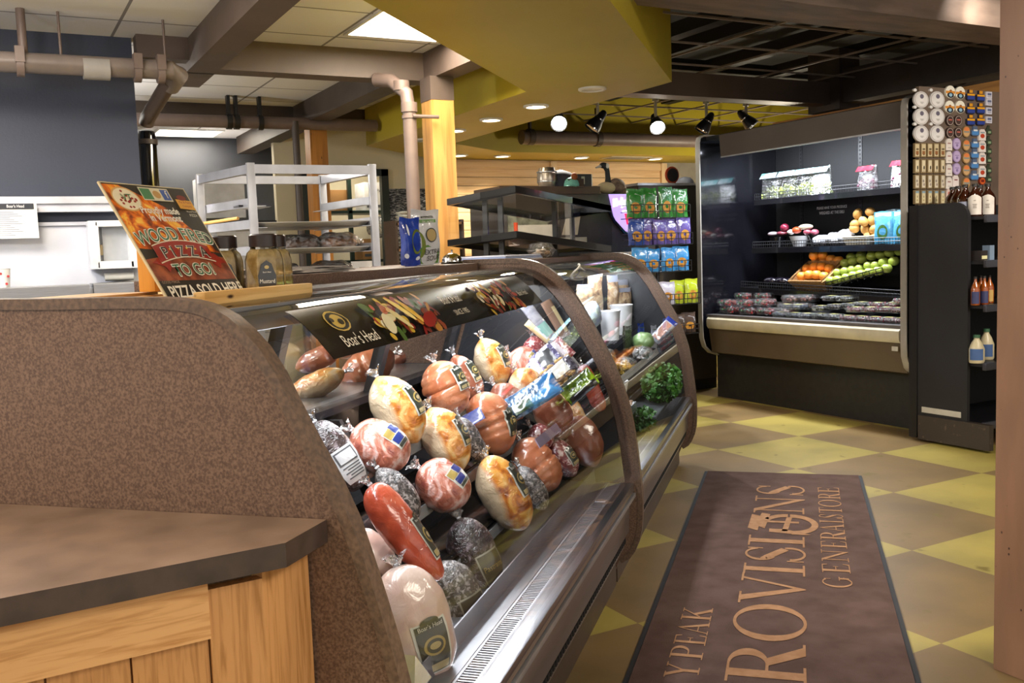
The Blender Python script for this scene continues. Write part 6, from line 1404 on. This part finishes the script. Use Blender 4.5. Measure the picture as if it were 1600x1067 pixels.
# middle shelf
ZM = 1.2625
def bowl(x, y, z, r0, h_, m, label, name='bowl'):
    h_ = .085; b = B(); b.lathe([(r0*.6, 0), (r0, h_), (r0*.96, h_), (r0*.58, .006), (.001, .006)], 24, (x, y, z)); return mesh(name, b, m, label, 'bowl')
def pm(px, py, X=5.82): return ax(px, py, X)
bl = [(1213, 'black', 'shallow black bowl at the left end of the middle shelf'), (1247, 'white', 'white bowl of vegetables on the middle shelf'), (1275, 'black', 'small black bowl right of the white bowl')]
for px_, c, lb in bl:
    p = pm(px_, 370); bowl(5.84, p.y, ZM, .085 if c == 'white' else .075, .06, flat('e8e8ea', .3) if c == 'white' else blackgloss, lb)
def veg(px, py, rx, ry, rz, col, nm, lb, cat, X=5.84, col2=None, bag=False):
    p = ax(px, py, X); p.z = max(p.z-.008, ZM+.07); b = B(); b.ell(p, rx, ry, rz, 16, 10, .04, 3, px); return mesh(nm, b, mat('veg_'+col, col, .3, coat=.5, noisec=col2, nscale=8), lb, cat)
veg(1226, 354, .035, .038, .033, '8e2440', 'red_onion', 'round red onion above the black bowl', 'onion')
veg(1208, 364, .04, .05, .02, 'b9a8b0', 'wrapped_radish', 'pale wrapped vegetable in the left black bowl', 'vegetable')
veg(1222, 363, .04, .05, .02, '8a3f4c', 'wrapped_radish', 'dark red wrapped vegetable in the left black bowl', 'vegetable')
veg(1245, 358, .035, .045, .028, 'd4532a', 'tomato', 'orange red tomato in the white bowl', 'tomato'); veg(1236, 361, .03, .035, .022, 'e4e0d8', 'garlic', 'white bulb at the left of the white bowl', 'garlic')
veg(1259, 353, .03, .075, .024, 'e8e0c8', 'squash', 'long pale squash lying on the bowls of the middle shelf', 'squash', col2='d8cca8'); veg(1262, 361, .03, .04, .024, 'a84a5c', 'red_potato', 'pink potato under the long pale squash', 'potato'); veg(1273, 361, .03, .035, .024, 'b0586a', 'red_potato', 'pink potato in the small black bowl', 'potato')
whitebag = mat('milky_bag', 'd8d8de', .25, coat=.9, noisec='a9aab4', nscale=25, bump=.6, bscale=40)
for k, (px_, py_, w_, h_) in enumerate(((1284, 366, .15, .085), (1302, 364, .16, .10), (1315, 362, .15, .12))):
    p = ax(px_, py_, 5.82); b = B(); b.ell((5.82+.02*k, p.y, ZM+h_/2), .07, w_/2, h_/2, 18, 12, .25, 6, k*3); mesh('mushroom_bag', b, whitebag, 'milky crinkled bag on the middle shelf, '+('left of the three', 'middle of the three', 'right of the three beside the potatoes')[k], 'vegetable bag', group='milky bags on the middle shelf')
r7 = root('potato_basket', 'white tray of yellow potatoes on the middle shelf', 'basket', (5.84, pm(1346, 370).y, ZM))
b = B(); bask(b, 5.84, pm(1346, 370).y, ZM, .10, .115, .06, 0); part('basket_body', b, flat('e0d6c0', .5), r7)
for k, (px_, py_) in enumerate(((1335, 357), (1352, 358), (1366, 358), (1349, 346), (1340, 334), (1360, 331), (1363, 344), (1336, 350), (1357, 370), (1366, 372))):
    p = ax(px_, py_, 5.84-.04*(k == 3)); b = B(); b.T = Matrix.Translation(p) @ Matrix.Rotation(k*1.3, 4, 'X'); b.ell((0, 0, 0), .032, .043, .034, 14, 10, .06, 3, k); mesh('yellow_potato', b, potato_m, 'yellow potato, '+['left end of the lower layer', 'middle of the lower layer', 'right end of the lower layer', 'big front one in the middle of the pile', 'top left of the pile', 'top right of the pile', 'right side below the top', 'left side below the top', 'spilled in front of the tray on the left', 'spilled in front of the tray on the right'][k], 'potato', group='yellow potatoes on the middle shelf')
bluebag = mat('salad_bag_blue', '5aa4c4', .2, coat=.9, noisec='3a84b0', nscale=12, bump=.35)
for k, (px_, X) in enumerate(((1381, 5.76), (1399, 5.88), (1411, 5.77))):
    p = ax(px_, 376, X)
    o = pouch(X, p.y, .15, .235 if k != 1 else .25, -pi/2+.15, [bluebag, mat('salad_green', '3f6f2f', .4, noisec='24481c', nscale=80), flat('1f5fb8', .3, 1), flat('cfe4ee', .3, 1)], 'blue salad bag on the middle shelf, '+('left one in front', 'middle one set back', 'right one at the fridge edge')[k], name='salad_bag', fr='B', z=ZM, dep=.05, blobs_=[(0, el(.5, .36, .28, .22)), (1, [(.08, .62), (.92, .62), (.92, .74), (.08, .74)]), (2, [(.08, .85), (.92, .85), (.92, .97), (.08, .97)])], lines=[('SALAD', .02, .5, .67, flat('e9f2f8'), .9)] if False else [], grp='blue salad bags on the middle shelf')
# top shelf
ZT = 1.6655
def grapebag(px_, X, w_, h_, gm, top, label, grp, nm='grape_bag'):
    p = ax(px_, 296, X); q = random.Random(px_)
    r_ = root(nm, label, 'grape bag', (X, p.y, ZT), group=grp)
    b = B()
    for k in range(95):
        t = q.uniform(-1, 1); b.ell((X+q.uniform(-.03, .03), p.y+t*w_*.42, ZT+.012+q.uniform(0, h_*.45)*(1-.3*abs(t))), .0105, .0105, .012, 8, 6)
    part('grapes', b, gm, r_)
    b = B(); b.grid(lambda i, j: Vector((X+(.042*(1-j)**.6+.004)*cos(2*pi*i)+.01*noise.noise(Vector((i*9, j*5, X*7))), p.y+(w_/2*(1-.12*j)+.01)*sin(2*pi*i), ZT+.001+h_*j+.012*noise.noise(Vector((i*8, j*3, px_))))), 28, 10, closeu=True)
    part('film_bag', b, MATS['bag_clear_thin'], r_, sharp=180)
    b = B(); b.grid(lambda i, j: Vector((X-.012-.03*(1-j)-.004+.006*noise.noise(Vector((i*9, j*4, X))), p.y+w_*(i-.5)*.9, ZT+h_*(.80+.20*j))), 10, 4); part('printed_header', b, top, r_, sharp=180)
gg = mat('green_grape', '9aa84a', .25, coat=.6); rg = mat('red_grape', '4a1a30', .25, coat=.6, noisec='6a2444', nscale=10)
teal = mat('header_teal', '5fb0b4', .3, coat=.6, noisec='dfe8ea', nscale=16); redh = mat('header_red', 'b8182c', .3, coat=.6, noisec='d8404a', nscale=14)
for k, px_ in enumerate((1205, 1232, 1259, 1284)): grapebag(px_, 5.83, .20, .215, gg, teal, 'clear bag of green grapes on the top shelf, %s from the left' % ORD[k], 'green grape bags on the top shelf')
grapebag(1356, 5.84, .17, .18, rg, redh, 'clear bag of dark grapes with red header on the top shelf', 'red grape bags on the top shelf'); grapebag(1409, 5.82, .16, .19, rg, redh, 'red header grape bag at the right end of the top shelf', 'red grape bags on the top shelf')
# berries on the bottom deck
ZD = .7225
def clam(kind):
    cl = {'strawberry': ('dc3430', .011), 'blueberry': ('444c78', .006), 'blackberry': ('17141c', .008), 'raspberry': ('c42a50', .008), 'pale': ('e09088', .010)}[kind]
    r_ = bpy.data.objects.new(kind+'_clamshell', None); COL.objects.link(r_); ORG[r_.name] = Vector((0, 0, 0))
    q = random.Random(len(kind)); W_, D_, H_ = (.085, .06, .05) if kind in ('strawberry', 'pale') else (.06, .055, .034)
    b = B()
    for k in range(46 if cl[1] < .01 else 26): b.ell((q.uniform(-D_, D_)*.85, q.uniform(-W_, W_)*.85, .006+q.uniform(.1, .8)*H_), cl[1], cl[1], cl[1]*1.1, 7, 5)
    part('berries', b, mat('berry_'+kind, cl[0], .3, coat=.5, noisec=tuple(x*.6 for x in hexc(cl[0])), nscale=30), r_)
    if kind == 'strawberry':
        b = B(); leaves(b, (0, 0, H_*.7), D_*1.3, W_*1.3, .012, 26, .008, q); part('green_caps', b, kale, r_, sharp=180)
    b = B(); b.prism([(-D_*.9, -W_*.9), (D_*.9, -W_*.9), (D_*.9, W_*.9), (-D_*.9, W_*.9)], 0, .001)
    rings = []
    for s_, z in ((.9, 0), (1, H_*.6), (1.06, H_*.62), (1.0, H_*.66), (.93, H_*1.05), (.8, H_*1.12)): rings.append([b.V(D_*s_*c, W_*s_*d, z) for c, d in ((-1, -.85), (-.85, -1), (.85, -1), (1, -.85), (1, .85), (.85, 1), (-.85, 1), (-1, .85))])
    for A, C in zip(rings, rings[1:]):
        for k in range(8): b.f([A[k], A[(k+1) % 8], C[(k+1) % 8], C[k]])
    b.f(rings[-1]); part('clear_box', b, MATS['clam_clear'] if 'clam_clear' in MATS else glassmat('clam_clear', (.95, .96, .98), 2.4, .15, bump=.8, bscale=80, op=.16), r_)
    if kind not in ('strawberry', 'pale'):
        b = B(); b.prism([(-.02, -.03), (.02, -.03), (.02, .03), (-.02, .03)], H_*1.125, H_*1.14); part('yellow_label', b, flat('e0d67a', .4), r_)
    return r_, H_*1.15
def lay(kind, specs, pos, grp, cat):
    src, hh = clam(kind); first = True
    for (px_, X, lv), lb in zip(specs, pos):
        p = ax(px_, 485, X); loc = (X, p.y, ZD+lv*hh+(X-5.44)*.30)
        if first: o = src; o.location = loc; setp(o, lb, cat, grp); first = False
        else: o = dup(src, loc, None, lb, grp); o['category'] = cat
dk = lambda k, i, n: '%s of %d %s boxes' % (ORD[i].capitalize(), n, k)
lay('strawberry', [(1142, 5.46, 0), (1172, 5.46, 0), (1200, 5.47, 0), (1138, 5.46, 1), (1168, 5.47, 1), (1195, 5.50, 1), (1160, 5.62, 0), (1195, 5.62, 0), (1165, 5.62, 1), (1196, 5.63, 1)],
    ['strawberry box on the fridge deck, '+x for x in ('bottom layer, first from the left', 'bottom layer, second from the left', 'bottom layer, third from the left', 'upper layer, first from the left', 'upper layer, second from the left', 'upper layer, third from the left', 'back row below, left', 'back row below, right', 'back row on top, left', 'back row on top, right')], 'strawberry boxes on the fridge deck', 'berry box')
lay('pale', [(1232, 5.60, 0), (1258, 5.60, 0), (1240, 5.60, 1), (1228, 5.48, 0), (1262, 5.62, 1)], ['pale pink berry box behind the blueberries, '+x for x in ('left below', 'right below', 'left on top', 'in front on the left', 'right on top')], 'pale berry boxes on the fridge deck', 'berry box')
lay('blueberry', [(1222, 5.44, 0), (1243, 5.44, 0), (1262, 5.44, 0), (1248, 5.50, 1), (1230, 5.50, 1)], ['blueberry box in the front row, '+x for x in ('first from the left', 'second from the left', 'third from the left', 'on top at the right', 'on top at the left')], 'blueberry boxes on the fridge deck', 'berry box')
lay('blackberry', [(1283, 5.45, 0), (1304, 5.45, 0), (1284, 5.50, 1), (1308, 5.54, 1), (1330, 5.57, 1), (1348, 5.60, 1), (1322, 5.60, 2), (1300, 5.6, 2)], ['blackberry box in the middle of the deck, '+x for x in ('front row left', 'front row right', 'second layer, first from the left', 'second layer, second from the left', 'second layer, third from the left', 'second layer, fourth from the left', 'top layer right', 'top layer left')], 'blackberry boxes on the fridge deck', 'berry box')
lay('raspberry', [(1326, 5.44, 0), (1347, 5.44, 0), (1368, 5.44, 0), (1389, 5.44, 0), (1409, 5.44, 0), (1338, 5.50, 1), (1361, 5.51, 1), (1385, 5.52, 1), (1406, 5.52, 1), (1372, 5.60, 1), (1396, 5.61, 1), (1412, 5.58, 2)], ['raspberry box at the right of the deck, '+x for x in ('front row first', 'front row second', 'front row third', 'front row fourth', 'front row fifth at the fridge edge', 'second layer first', 'second layer second', 'second layer third', 'second layer fourth', 'back row left', 'back row right', 'topmost one at the fridge edge')], 'raspberry boxes on the fridge deck', 'berry box')
# ================================================================== magnet board
YM = 4.235
b = B(); b.box(5.335, 6.95, YM+.002, YM+.03, 1.30, 2.265); mesh('magnet_board', b, mat('board_brown', '6b5a4c', .55, noisec='5f4f43', nscale=4), 'brown display board of magnets and soaps on the fridge side', 'display board')
def mg(px_, py_, w_, h_, shape, cols_, name, label, cat, grp, deco=()):
    p = ay(px_, py_, YM); hx = (ay(px_+w_/2, py_, YM).x-ay(px_-w_/2, py_, YM).x)/2; hz = (ay(px_, py_-h_/2, YM).z-ay(px_, py_+h_/2, YM).z)/2
    r_ = root(name, label, cat, (p.x, YM, p.z), group=grp)
    def ring(n=22):
        if shape == 'o': return [(p.x+hx*cos(2*pi*k/n), p.z+hz*sin(2*pi*k/n)) for k in range(n)]
        if shape == 'r': return [(p.x-hx, p.z-hz), (p.x+hx, p.z-hz), (p.x+hx, p.z+hz), (p.x-hx, p.z+hz)]
        if shape == 't': return [(p.x-hx, p.z-hz), (p.x+hx, p.z-hz), (p.x+hx, p.z+hz*.5), (p.x+hx*.5, p.z+hz), (p.x-hx*.5, p.z+hz), (p.x-hx, p.z+hz*.5)]
        if shape == 'b': return [(p.x-hx, p.z-hz*.7), (p.x-hx*.7, p.z-hz), (p.x+hx*.7, p.z-hz), (p.x+hx, p.z-hz*.7), (p.x+hx, p.z+hz*.2), (p.x+hx*.55, p.z+hz*.25), (p.x+hx*.5, p.z+hz), (p.x-hx*.5, p.z+hz), (p.x-hx*.55, p.z+hz*.25), (p.x-hx, p.z+hz*.2)]
        if shape == 'v': return [(p.x-hx, p.z-hz), (p.x+hx, p.z-hz), (p.x+hx*.8, p.z+hz*.1), (p.x+hx*.1, p.z+hz*.2), (p.x+hx*.3, p.z+hz), (p.x-hx*.2, p.z+hz), (p.x-hx*.9, p.z)]
    b = B(); b.prism(ring(), YM-.010, YM+.0015, 'y'); part('magnet_body' if cat == 'magnet' else 'body', b, flat(cols_[0], .35), r_)
    if deco:
        b = B(); ms = []
        for k, (sh, x0, x1, z0, z1, c) in enumerate(deco):
            if c not in ms: ms.append(c)
            b.m = ms.index(c); o = -.0112-.0006*k
            if sh == 'o': b.f([b.V(p.x+hx*((x0+x1)/2+(x1-x0)/2*cos(2*pi*q/16)), YM+o, p.z+hz*((z0+z1)/2+(z1-z0)/2*sin(2*pi*q/16))) for q in range(16)])
            else: b.f([b.V(p.x+hx*x, YM+o, p.z+hz*z) for x, z in ((x0, z0), (x1, z0), (x1, z1), (x0, z1))])
        part('printed_picture', b, [flat(c, .35) for c in ms], r_)
    return r_
rn = ('top', 'second', 'third', 'fourth', 'fifth', 'sixth')
for j, y in enumerate((156, 182.5, 209)):
    for i, x in enumerate((1437.5, 1462.5)):
        r_ = mg(x, y, 23, 26, 'o', ['cdc8c4'], 'wrapped_coaster', 'round white wrapped disc, %s column, %s row of the board' % (('left', 'right')[i], rn[j]), 'wrapped disc', 'round wrapped discs on the board', [('o', -.88, .88, -.88, .88, 'b9aeaa'), ('o', -.82, .82, -.82, .82, 'ddd8d4'), ('o', -.22, .3, .1, .66, '6a6472'), ('r', -.2, .28, -.35, -.28, '9a928e'), ('r', -.12, .2, -.48, -.42, '9a928e')])
        mg(x-9.5, y-15, 5, 5, 'o', ['d8d4d0'], 'hanger_tab', 'small round hanger sticker above the wrapped disc, %s column, %s row' % (('left', 'right')[i], rn[j]), 'sticker', 'hanger stickers on the board')
bwrap = [('r', -.6, .6, -.8, .85, 'cdbb95')]
for j, y in enumerate((235, 260, 284, 308)):
    for i in range(5):
        x = 1431+i*10
        d = [[('r', -.72, .72, -.85, .88, 'cdbb95'), ('r', -.5, .5, -.6, -.1, '8a5a34'), ('r', -.25, .25, -.7, -.6, '4a3a2a'), ('o', -.5, .5, .0, .3, '6a5a44')], [('r', -.6, .6, -.8, .85, 'd6c6a4'), ('o', -.1, .35, -.5, .1, '2c2822'), ('r', -.3, .3, -.7, -.62, '4a3a2a')], [('r', -.6, .6, -.85, .85, 'd0c4ac'), ('o', -.4, .2, -.1, .3, '8d7f74'), ('o', -.2, .4, -.6, -.2, '9c8a80')], [('r', -.6, .6, -.85, .85, 'd8c9a0'), ('r', -.6, .6, .55, .85, '8fa4ac'), ('r', -.05, .1, -.1, .2, '5a4a30'), ('o', -.3, .2, -.6, -.3, 'b9a070')]][j]
        mg(x, y, 8.6, 22, 'r', ['7d6848'], 'soap_bar', 'kraft wrapped bar, %s from the left in the %s row under the round discs' % (ORD[i], rn[j]), 'wrapped bar', 'kraft wrapped bars on the board', d)
for j, (y, xs) in enumerate(((144, (1483, 1498.5)), (167.5, (1482, 1498.5)))):
    for i, x in enumerate(xs): mg(x, y+(1.5*i if j == 0 else 0), 15, 20, 'o', ['f0ead8'], 'scenic_magnet', 'round white and orange magnet with dark lower half, %s one in the %s row' % (('left', 'right')[i], rn[j]), 'magnet', 'white and orange round magnets', [('r', -.95, .95, -.25, .15, 'd98f3a'), ('o', -.7, .7, -.95, -.05, '2c2a2e'), ('o', -.35, .35, -.75, -.2, '8fb4c8'), ('o', -.25, .25, .0, .35, 'a4602a')])
for j, y in enumerate((188.5, 207.5)):
    for i, x in enumerate((1482.5, 1495.5)): mg(x, y, 12, 17, 'o', ['3f302c'], 'brown_oval_magnet', 'dark brown oval magnet with pale dotted rim, %s one in the %s brown row' % (('left', 'right')[i], ('upper', 'lower')[j]), 'magnet', 'brown oval magnets', [('o', -.85, .85, -.85, .85, 'b9a79c'), ('o', -.72, .72, -.75, .75, '4a3833'), ('r', -.45, .45, .0, .2, 'c96a5c')])
for j, y in enumerate((149, 170, 188)):
    for i, x in enumerate((1515, 1530.5)): mg(x, y+1.5*i*(j == 0), 13, 17, 'b', ['2c2a3a'], 'bus_magnet', 'orange and blue school magnet, %s one in the %s row' % (('left', 'right')[i], rn[j]), 'magnet', 'orange and blue school magnets', [('r', -.4, .4, .4, .95, 'e09a2a'), ('r', -.9, .9, -.1, .25, 'e8a428'), ('r', -.9, .9, -.8, -.15, '34448c')])
for j, y in enumerate((149, 160, 173.5, 187.5)): mg(1543.5, y, 9, 10.5, 'r', ['d8d4de'], 'square_magnet', 'small pale square magnet at the board edge beside the column, %s from the top' % ORD[j], 'magnet', 'pale square magnets', [('r', -.6, .7, -.1, .6, '6a708c'), ('r', -.6, .7, -.6, -.4, '8d8894')])
for j, y in enumerate((226, 246, 266, 286)): mg(1481, y, 9.5, 18.5, 't', ['ddd2c8'], 'white_tag_magnet', 'white tag shaped magnet in the left magnet column, %s from the top' % ORD[j], 'magnet', 'white tag magnets', [('r', -.5, .5, .1, .3, 'a47a74'), ('r', -.5, .5, -.6, -.5, 'a89e98')])
mg(1491.5, 283, 9.5, 18, 't', ['e0d2cc'], 'white_tag_magnet', 'white tag magnet below the purple ovals', 'magnet', 'white tag magnets', [('r', -.5, .5, .1, .3, '8a4a4a')]); mg(1481, 304, 8, 18, 't', ['ddc4b8'], 'white_tag_magnet', 'pinkish tag magnet at the bottom beside the brown bottles', 'magnet', 'white tag magnets', [('o', -.5, .5, -.2, .5, 'b95a4a')])
for j, y in enumerate((225, 244.5, 264)): mg(1493, y, 12.5, 18.5, 'o', ['a890b8'], 'purple_oval_magnet', 'pale purple oval magnet, %s from the top' % ORD[j], 'magnet', 'pale purple oval magnets', [('o', -.8, .8, -.85, .85, 'bda8cc'), ('r', -.5, .5, .1, .2, '7a6490'), ('o', -.3, .3, -.5, 0, '8a74a0')])
for j, y in enumerate((206, 227, 247, 266, 286)): mg(1508, y, 12, 18, 'o', ['8c7048'], 'sunset_magnet', 'orange and tan oval magnet, %s from the top of its column' % ORD[j], 'magnet', 'orange and tan oval magnets', [('o', -.85, .85, -.85, .85, 'c9a070'), ('o', -.7, .7, .1, .8, 'e0824a'), ('r', -.7, .7, -.15, .05, '7a8a8c')])
for j, y in enumerate((205, 224, 240, 256, 274)): mg(1522-j*.3, y, 12.5, 15, 'b', ['5a6a84'], 'boat_magnet', 'blue and white cabin magnet, %s from the top of its column' % ORD[j], 'magnet', 'blue and white cabin magnets', [('r', -.85, .85, -.8, -.05, '4f86c0'), ('r', -.5, .5, -.05, .3, 'd8dce0')])
for j, y in enumerate((211, 229, 247.5, 268)): mg(1533, y, 11, 17.5, 't', ['e4d8d0'], 'barn_magnet', 'white magnet with red barn picture, %s from the top' % ORD[j], 'magnet', 'red barn magnets', [('o', -.6, .6, -.6, .2, 'b8442a'), ('r', -.6, .6, .3, .5, '8d9aa0')])
mg(1533, 283, 10, 12, 'o', ['7a2e1e'], 'red_round_magnet', 'dark red round magnet just above the brown bottles', 'magnet', None, [('o', -.8, .8, -.8, .8, 'd8642c'), ('r', -.5, .5, -.3, .4, '7a2418')])
for j, y in enumerate((203, 219, 233, 247, 263, 277)): mg(1543.5, y, 9, 14, 'v', ['3c4434'], 'moose_magnet', 'dark green moose shaped magnet by the column, %s from the top' % ORD[j], 'magnet', 'dark green moose magnets', [('r', -.4, .6, -.8, -.3, '8aa07a')])
# ================================================================== black shelf unit with bottles
r = root('bottle_shelf_unit', 'black shelf unit with tall rounded end panel in front of the magnet board', 'shelving', (5.7, 3.95, 0))
b = B(); pr = [(4.125, .05), (4.125, 1.50), (3.86, 1.502)]+[(3.86-.10*sin(k*pi/12), 1.402+.10*cos(k*pi/12)) for k in range(1, 7)]+[(3.76, .05)]
b.prism(pr, 5.175, 5.20, 'x'); part('end_panel', b, mat('panel_black', '1d1c1f', .5, noisec='19181b', nscale=5), r)
b = B(); b.box(5.168, 5.202, 4.115, 4.175, .02, 1.50); part('corner_post', b, black, r)
b = B(); b.box(5.16, 5.20, 3.60, 4.10, .015, .17); part('kick_board', b, mat('kick_scuffed', '39312b', .45, noisec='5a4f45', nscale=30, nlo=.3, nhi=.36), r)
b = B(); b.box(5.170, 5.176, 3.80, 4.08, .19, .225); part('white_strip', b, flat('c9c4b8'), r)
b = B(); b.box(5.20, 6.9, 4.16, 4.20, .05, 1.5); part('back_panel', b, matte_black, r)
zs = [ay(1533, 337, 3.66).z, ay(1533, 408, 3.66).z, ay(1533, 478, 3.66).z, ay(1533, 572, 3.62).z, .17]
for k, z in enumerate(zs):
    b = B(); b.box(5.202, 6.9, 3.68, 4.16, z-.02, z); part('shelf', b, black, r)
    b = B(); b.box(5.202, 6.9, 3.655, 3.68, z-.04, z+.004, bev=.006); part('price_rail', b, mat('price_rail_grey', '4c4c54', .3, .4), r)
amber = mat('amber_glass', '3a1a0c', .08, coat=1, noisec='2a1208', nscale=6)
def growler(x, y, z, label, lab_, h_=.19, r0=.052, m=amber, grp='brown bottles on the black shelf unit', lc='d8cfc4', cat='bottle'):
    r_ = root('amber_bottle', label, cat, (x, y, z), group=grp)
    b = B(); b.lathe([(r0*.9, 0), (r0, .006), (r0, h_*.55), (r0*.8, h_*.68), (r0*.42, h_*.8), (r0*.32, h_*.86), (r0*.32, h_*.95)], 22, (x, y, z)); part('bottle_body', b, m, r_)
    b = B(); b.lathe([(r0*.38, h_*.93), (r0*.38, h_), (r0*.3, h_*1.01)], 16, (x, y, z)); part('cap', b, flat('26221f'), r_)
    if lab_:
        b = B(); a0 = math.atan2(-y, -x)
        b.grid(lambda i, j: Vector((x+(r0+.0012)*cos(a0-.9+1.8*i), y+(r0+.0012)*sin(a0-.9+1.8*i), z+.01+(h_*(.5 if lab_ == 1 else .42)+(.022*cos((i-.5)*3) if lab_ == 1 else 0))*j)), 14, 4); part('label', b, flat(lc, .5), r_)
        if lab_ == 1:
            b = B()
            for q_, (w0, hh_) in enumerate(((.25, .42), (.5, .3), (.4, .25), (.45, .2))): b.grid(lambda i, j: Vector((x+(r0+.002)*cos(a0-w0/2+w0*i), y+(r0+.002)*sin(a0-w0/2+w0*i), z+.01+h_*hh_+.005*j)), 4, 1)
            part('printed_lines', b, flat('8a7f74'), r_)
z0 = zs[0]+.001
bt = [(1543, 3.80, 1, 'brown bottle with arched white label, right of the two at the column edge'), (1523, 3.80, 1, 'brown bottle with arched white label, left of the two'), (1508, 3.86, 2, 'brown bottle with plain grey label behind the white labelled pair'), (1497, 3.98, 2, 'brown bottle with grey label, second from the left behind the end panel'), (1488, 4.06, 2, 'brown bottle with grey label, leftmost behind the end panel'), (1531, 3.9, 2, 'brown bottle behind the gap between the white labelled pair')]
for px_, y, lb, la in bt: p = ay(px_, 320, y); growler(p.x, y, z0, la, lb, h_=.195, r0=.046, lc='d8cfc4' if lb == 1 else '8f92a4')
b = B(); p = ay(1531, 398, 3.74); b.box(p.x-.03, p.x+.03, 3.71, 3.78, zs[1]+.001, zs[1]+.06); b.m = 1; b.box(p.x-.024, p.x+.024, 3.708, 3.71, zs[1]+.01, zs[1]+.03); mesh('dark_tin', b, [flat('2b2320'), flat('d8d2a0')], 'small dark tin with yellow stripe on the second shelf by the column', 'tin')
b = B(); p = ay(1544, 385, 3.72); b.box(p.x-.012, p.x+.03, 3.70, 3.75, zs[1]+.001, zs[1]+.09); mesh('blue_grey_packet', b, flat('7a8ca0'), 'blue grey packet at the column edge on the second shelf', 'packet')
for k, (px_, y) in enumerate(((1524, 3.72), (1532, 3.80), (1538, 3.72), (1546, 3.78))):
    p = ay(px_, 460, y); growler(p.x, y, zs[2]+.001, 'small amber syrup bottle, %s from the left on the third shelf' % ORD[k], 2, h_=.17, r0=.026, m=mat('syrup_amber', '9a4a12', .1, coat=1), grp='syrup bottles on the third shelf', lc='3a3f6a' if k % 2 == 0 else 'c9a25a')
def jug(px_, y, h_, label):
    p = ay(px_, 550, y); z = zs[3]+.001; r_ = root('syrup_jug', label, 'jug', (p.x, y, z), group='cream jugs on the fourth shelf')
    b = B(); b.lathe([(.04, 0), (.045, .01), (.045, h_*.5), (.03, h_*.72), (.016, h_*.85), (.016, h_*.92)], 20, (p.x, y, z)); part('jug_body', b, flat('d9cca8', .35), r_)
    b = B(); b.lathe([(.02, h_*.9), (.02, h_)], 16, (p.x, y, z)); part('green_cap', b, flat('3f6a4c'), r_)
    b = B(); b.grid(lambda i, j: Vector((p.x-.0465*cos(-.3+1.8*i), y-.0465*sin(-.3+1.8*i), z+.02+h_*.4*j)), 10, 2); part('label', b, flat('4a6aa0'), r_)
jug(1526, 3.73, .17, 'cream jug with blue label on the fourth shelf, left one'); jug(1541, 3.80, .19, 'cream jug with green cap, right one by the column')
# ================================================================== lights and view
w = bpy.data.worlds.new('world'); SC.world = w; w.use_nodes = True
w.node_tree.nodes['Background'].inputs[0].default_value = (1, .93, .84, 1); w.node_tree.nodes['Background'].inputs[1].default_value = .62
lamp('AREA', 'fill_behind', (1.6, -.6, 2.5), 50, (1, .9, .76), 1.2, size2=1.2)  # added ambient fill behind the camera, no fixture modelled
lamp('AREA', 'fill_right', (4.4, .8, 2.9), 70, (1, .9, .76), 1.2, size2=1.2)  # unseen fill added to brighten the dark right side
lamp('AREA', 'fill_left', (-1.6, 1.2, 2.5), 40, (1, .85, .66), 1.2, size2=1.2)  # unseen warm fill added left of the camera
lamp('AREA', 'kitchen_fill', (-1.5, 4.3, 2.5), 60, (.9, .93, 1), .6, size2=1.2)  # added cool fill over the kitchen, out of view
lamp('AREA', 'pantry_fill', (3.3, 9.75, 2.55), 20, (1, .93, .8), .5, size2=.5)  # added fill hidden above the door header, brightens the far kitchen
lamp('SPOT', 'magnet_board_fill', (4.7, 1.5, 2.5), 130, (1, .93, .84), .06, target=(5.9, 4.3, 1.8), spot=60, blend=.7)  # added spot out of view, brightens the magnet board
lamp('POINT', 'kitchen_point_fill', (-.75, 3.7, 2.1), 26, (.92, .94, 1), .15)  # added point fill past the left edge, for kitchen wall and ceiling
lamp('POINT', 'far_kitchen_fill', (.3, 7.4, 2.1), 36, (1, .95, .86), .15)  # added fill hidden behind the navy wall, for the far kitchen
lamp('POINT', 'fill_behind_fridge', (7.3, 7.4, 1.7), 48, (1, .88, .66), .15)  # added hidden fill, lights the ceiling and soffit faces
lamp('POINT', 'counter_fill', (-.35, 2.9, 2.25), 28, (1, .95, .88), .12)  # unseen fill added to lighten the front of the bread rack
SC.view_settings.view_transform = 'Standard'; SC.view_settings.look = 'None'; SC.view_settings.exposure = .7; SC.view_settings.gamma = 1
SC.view_settings.use_curve_mapping = False
SC.cycles.max_bounces = 10; SC.cycles.transparent_max_bounces = 24; SC.cycles.caustics_reflective = False; SC.cycles.caustics_refractive = False
SC.cycles.sample_clamp_indirect = 6
try: SC.cycles.use_denoising = True
except Exception: pass
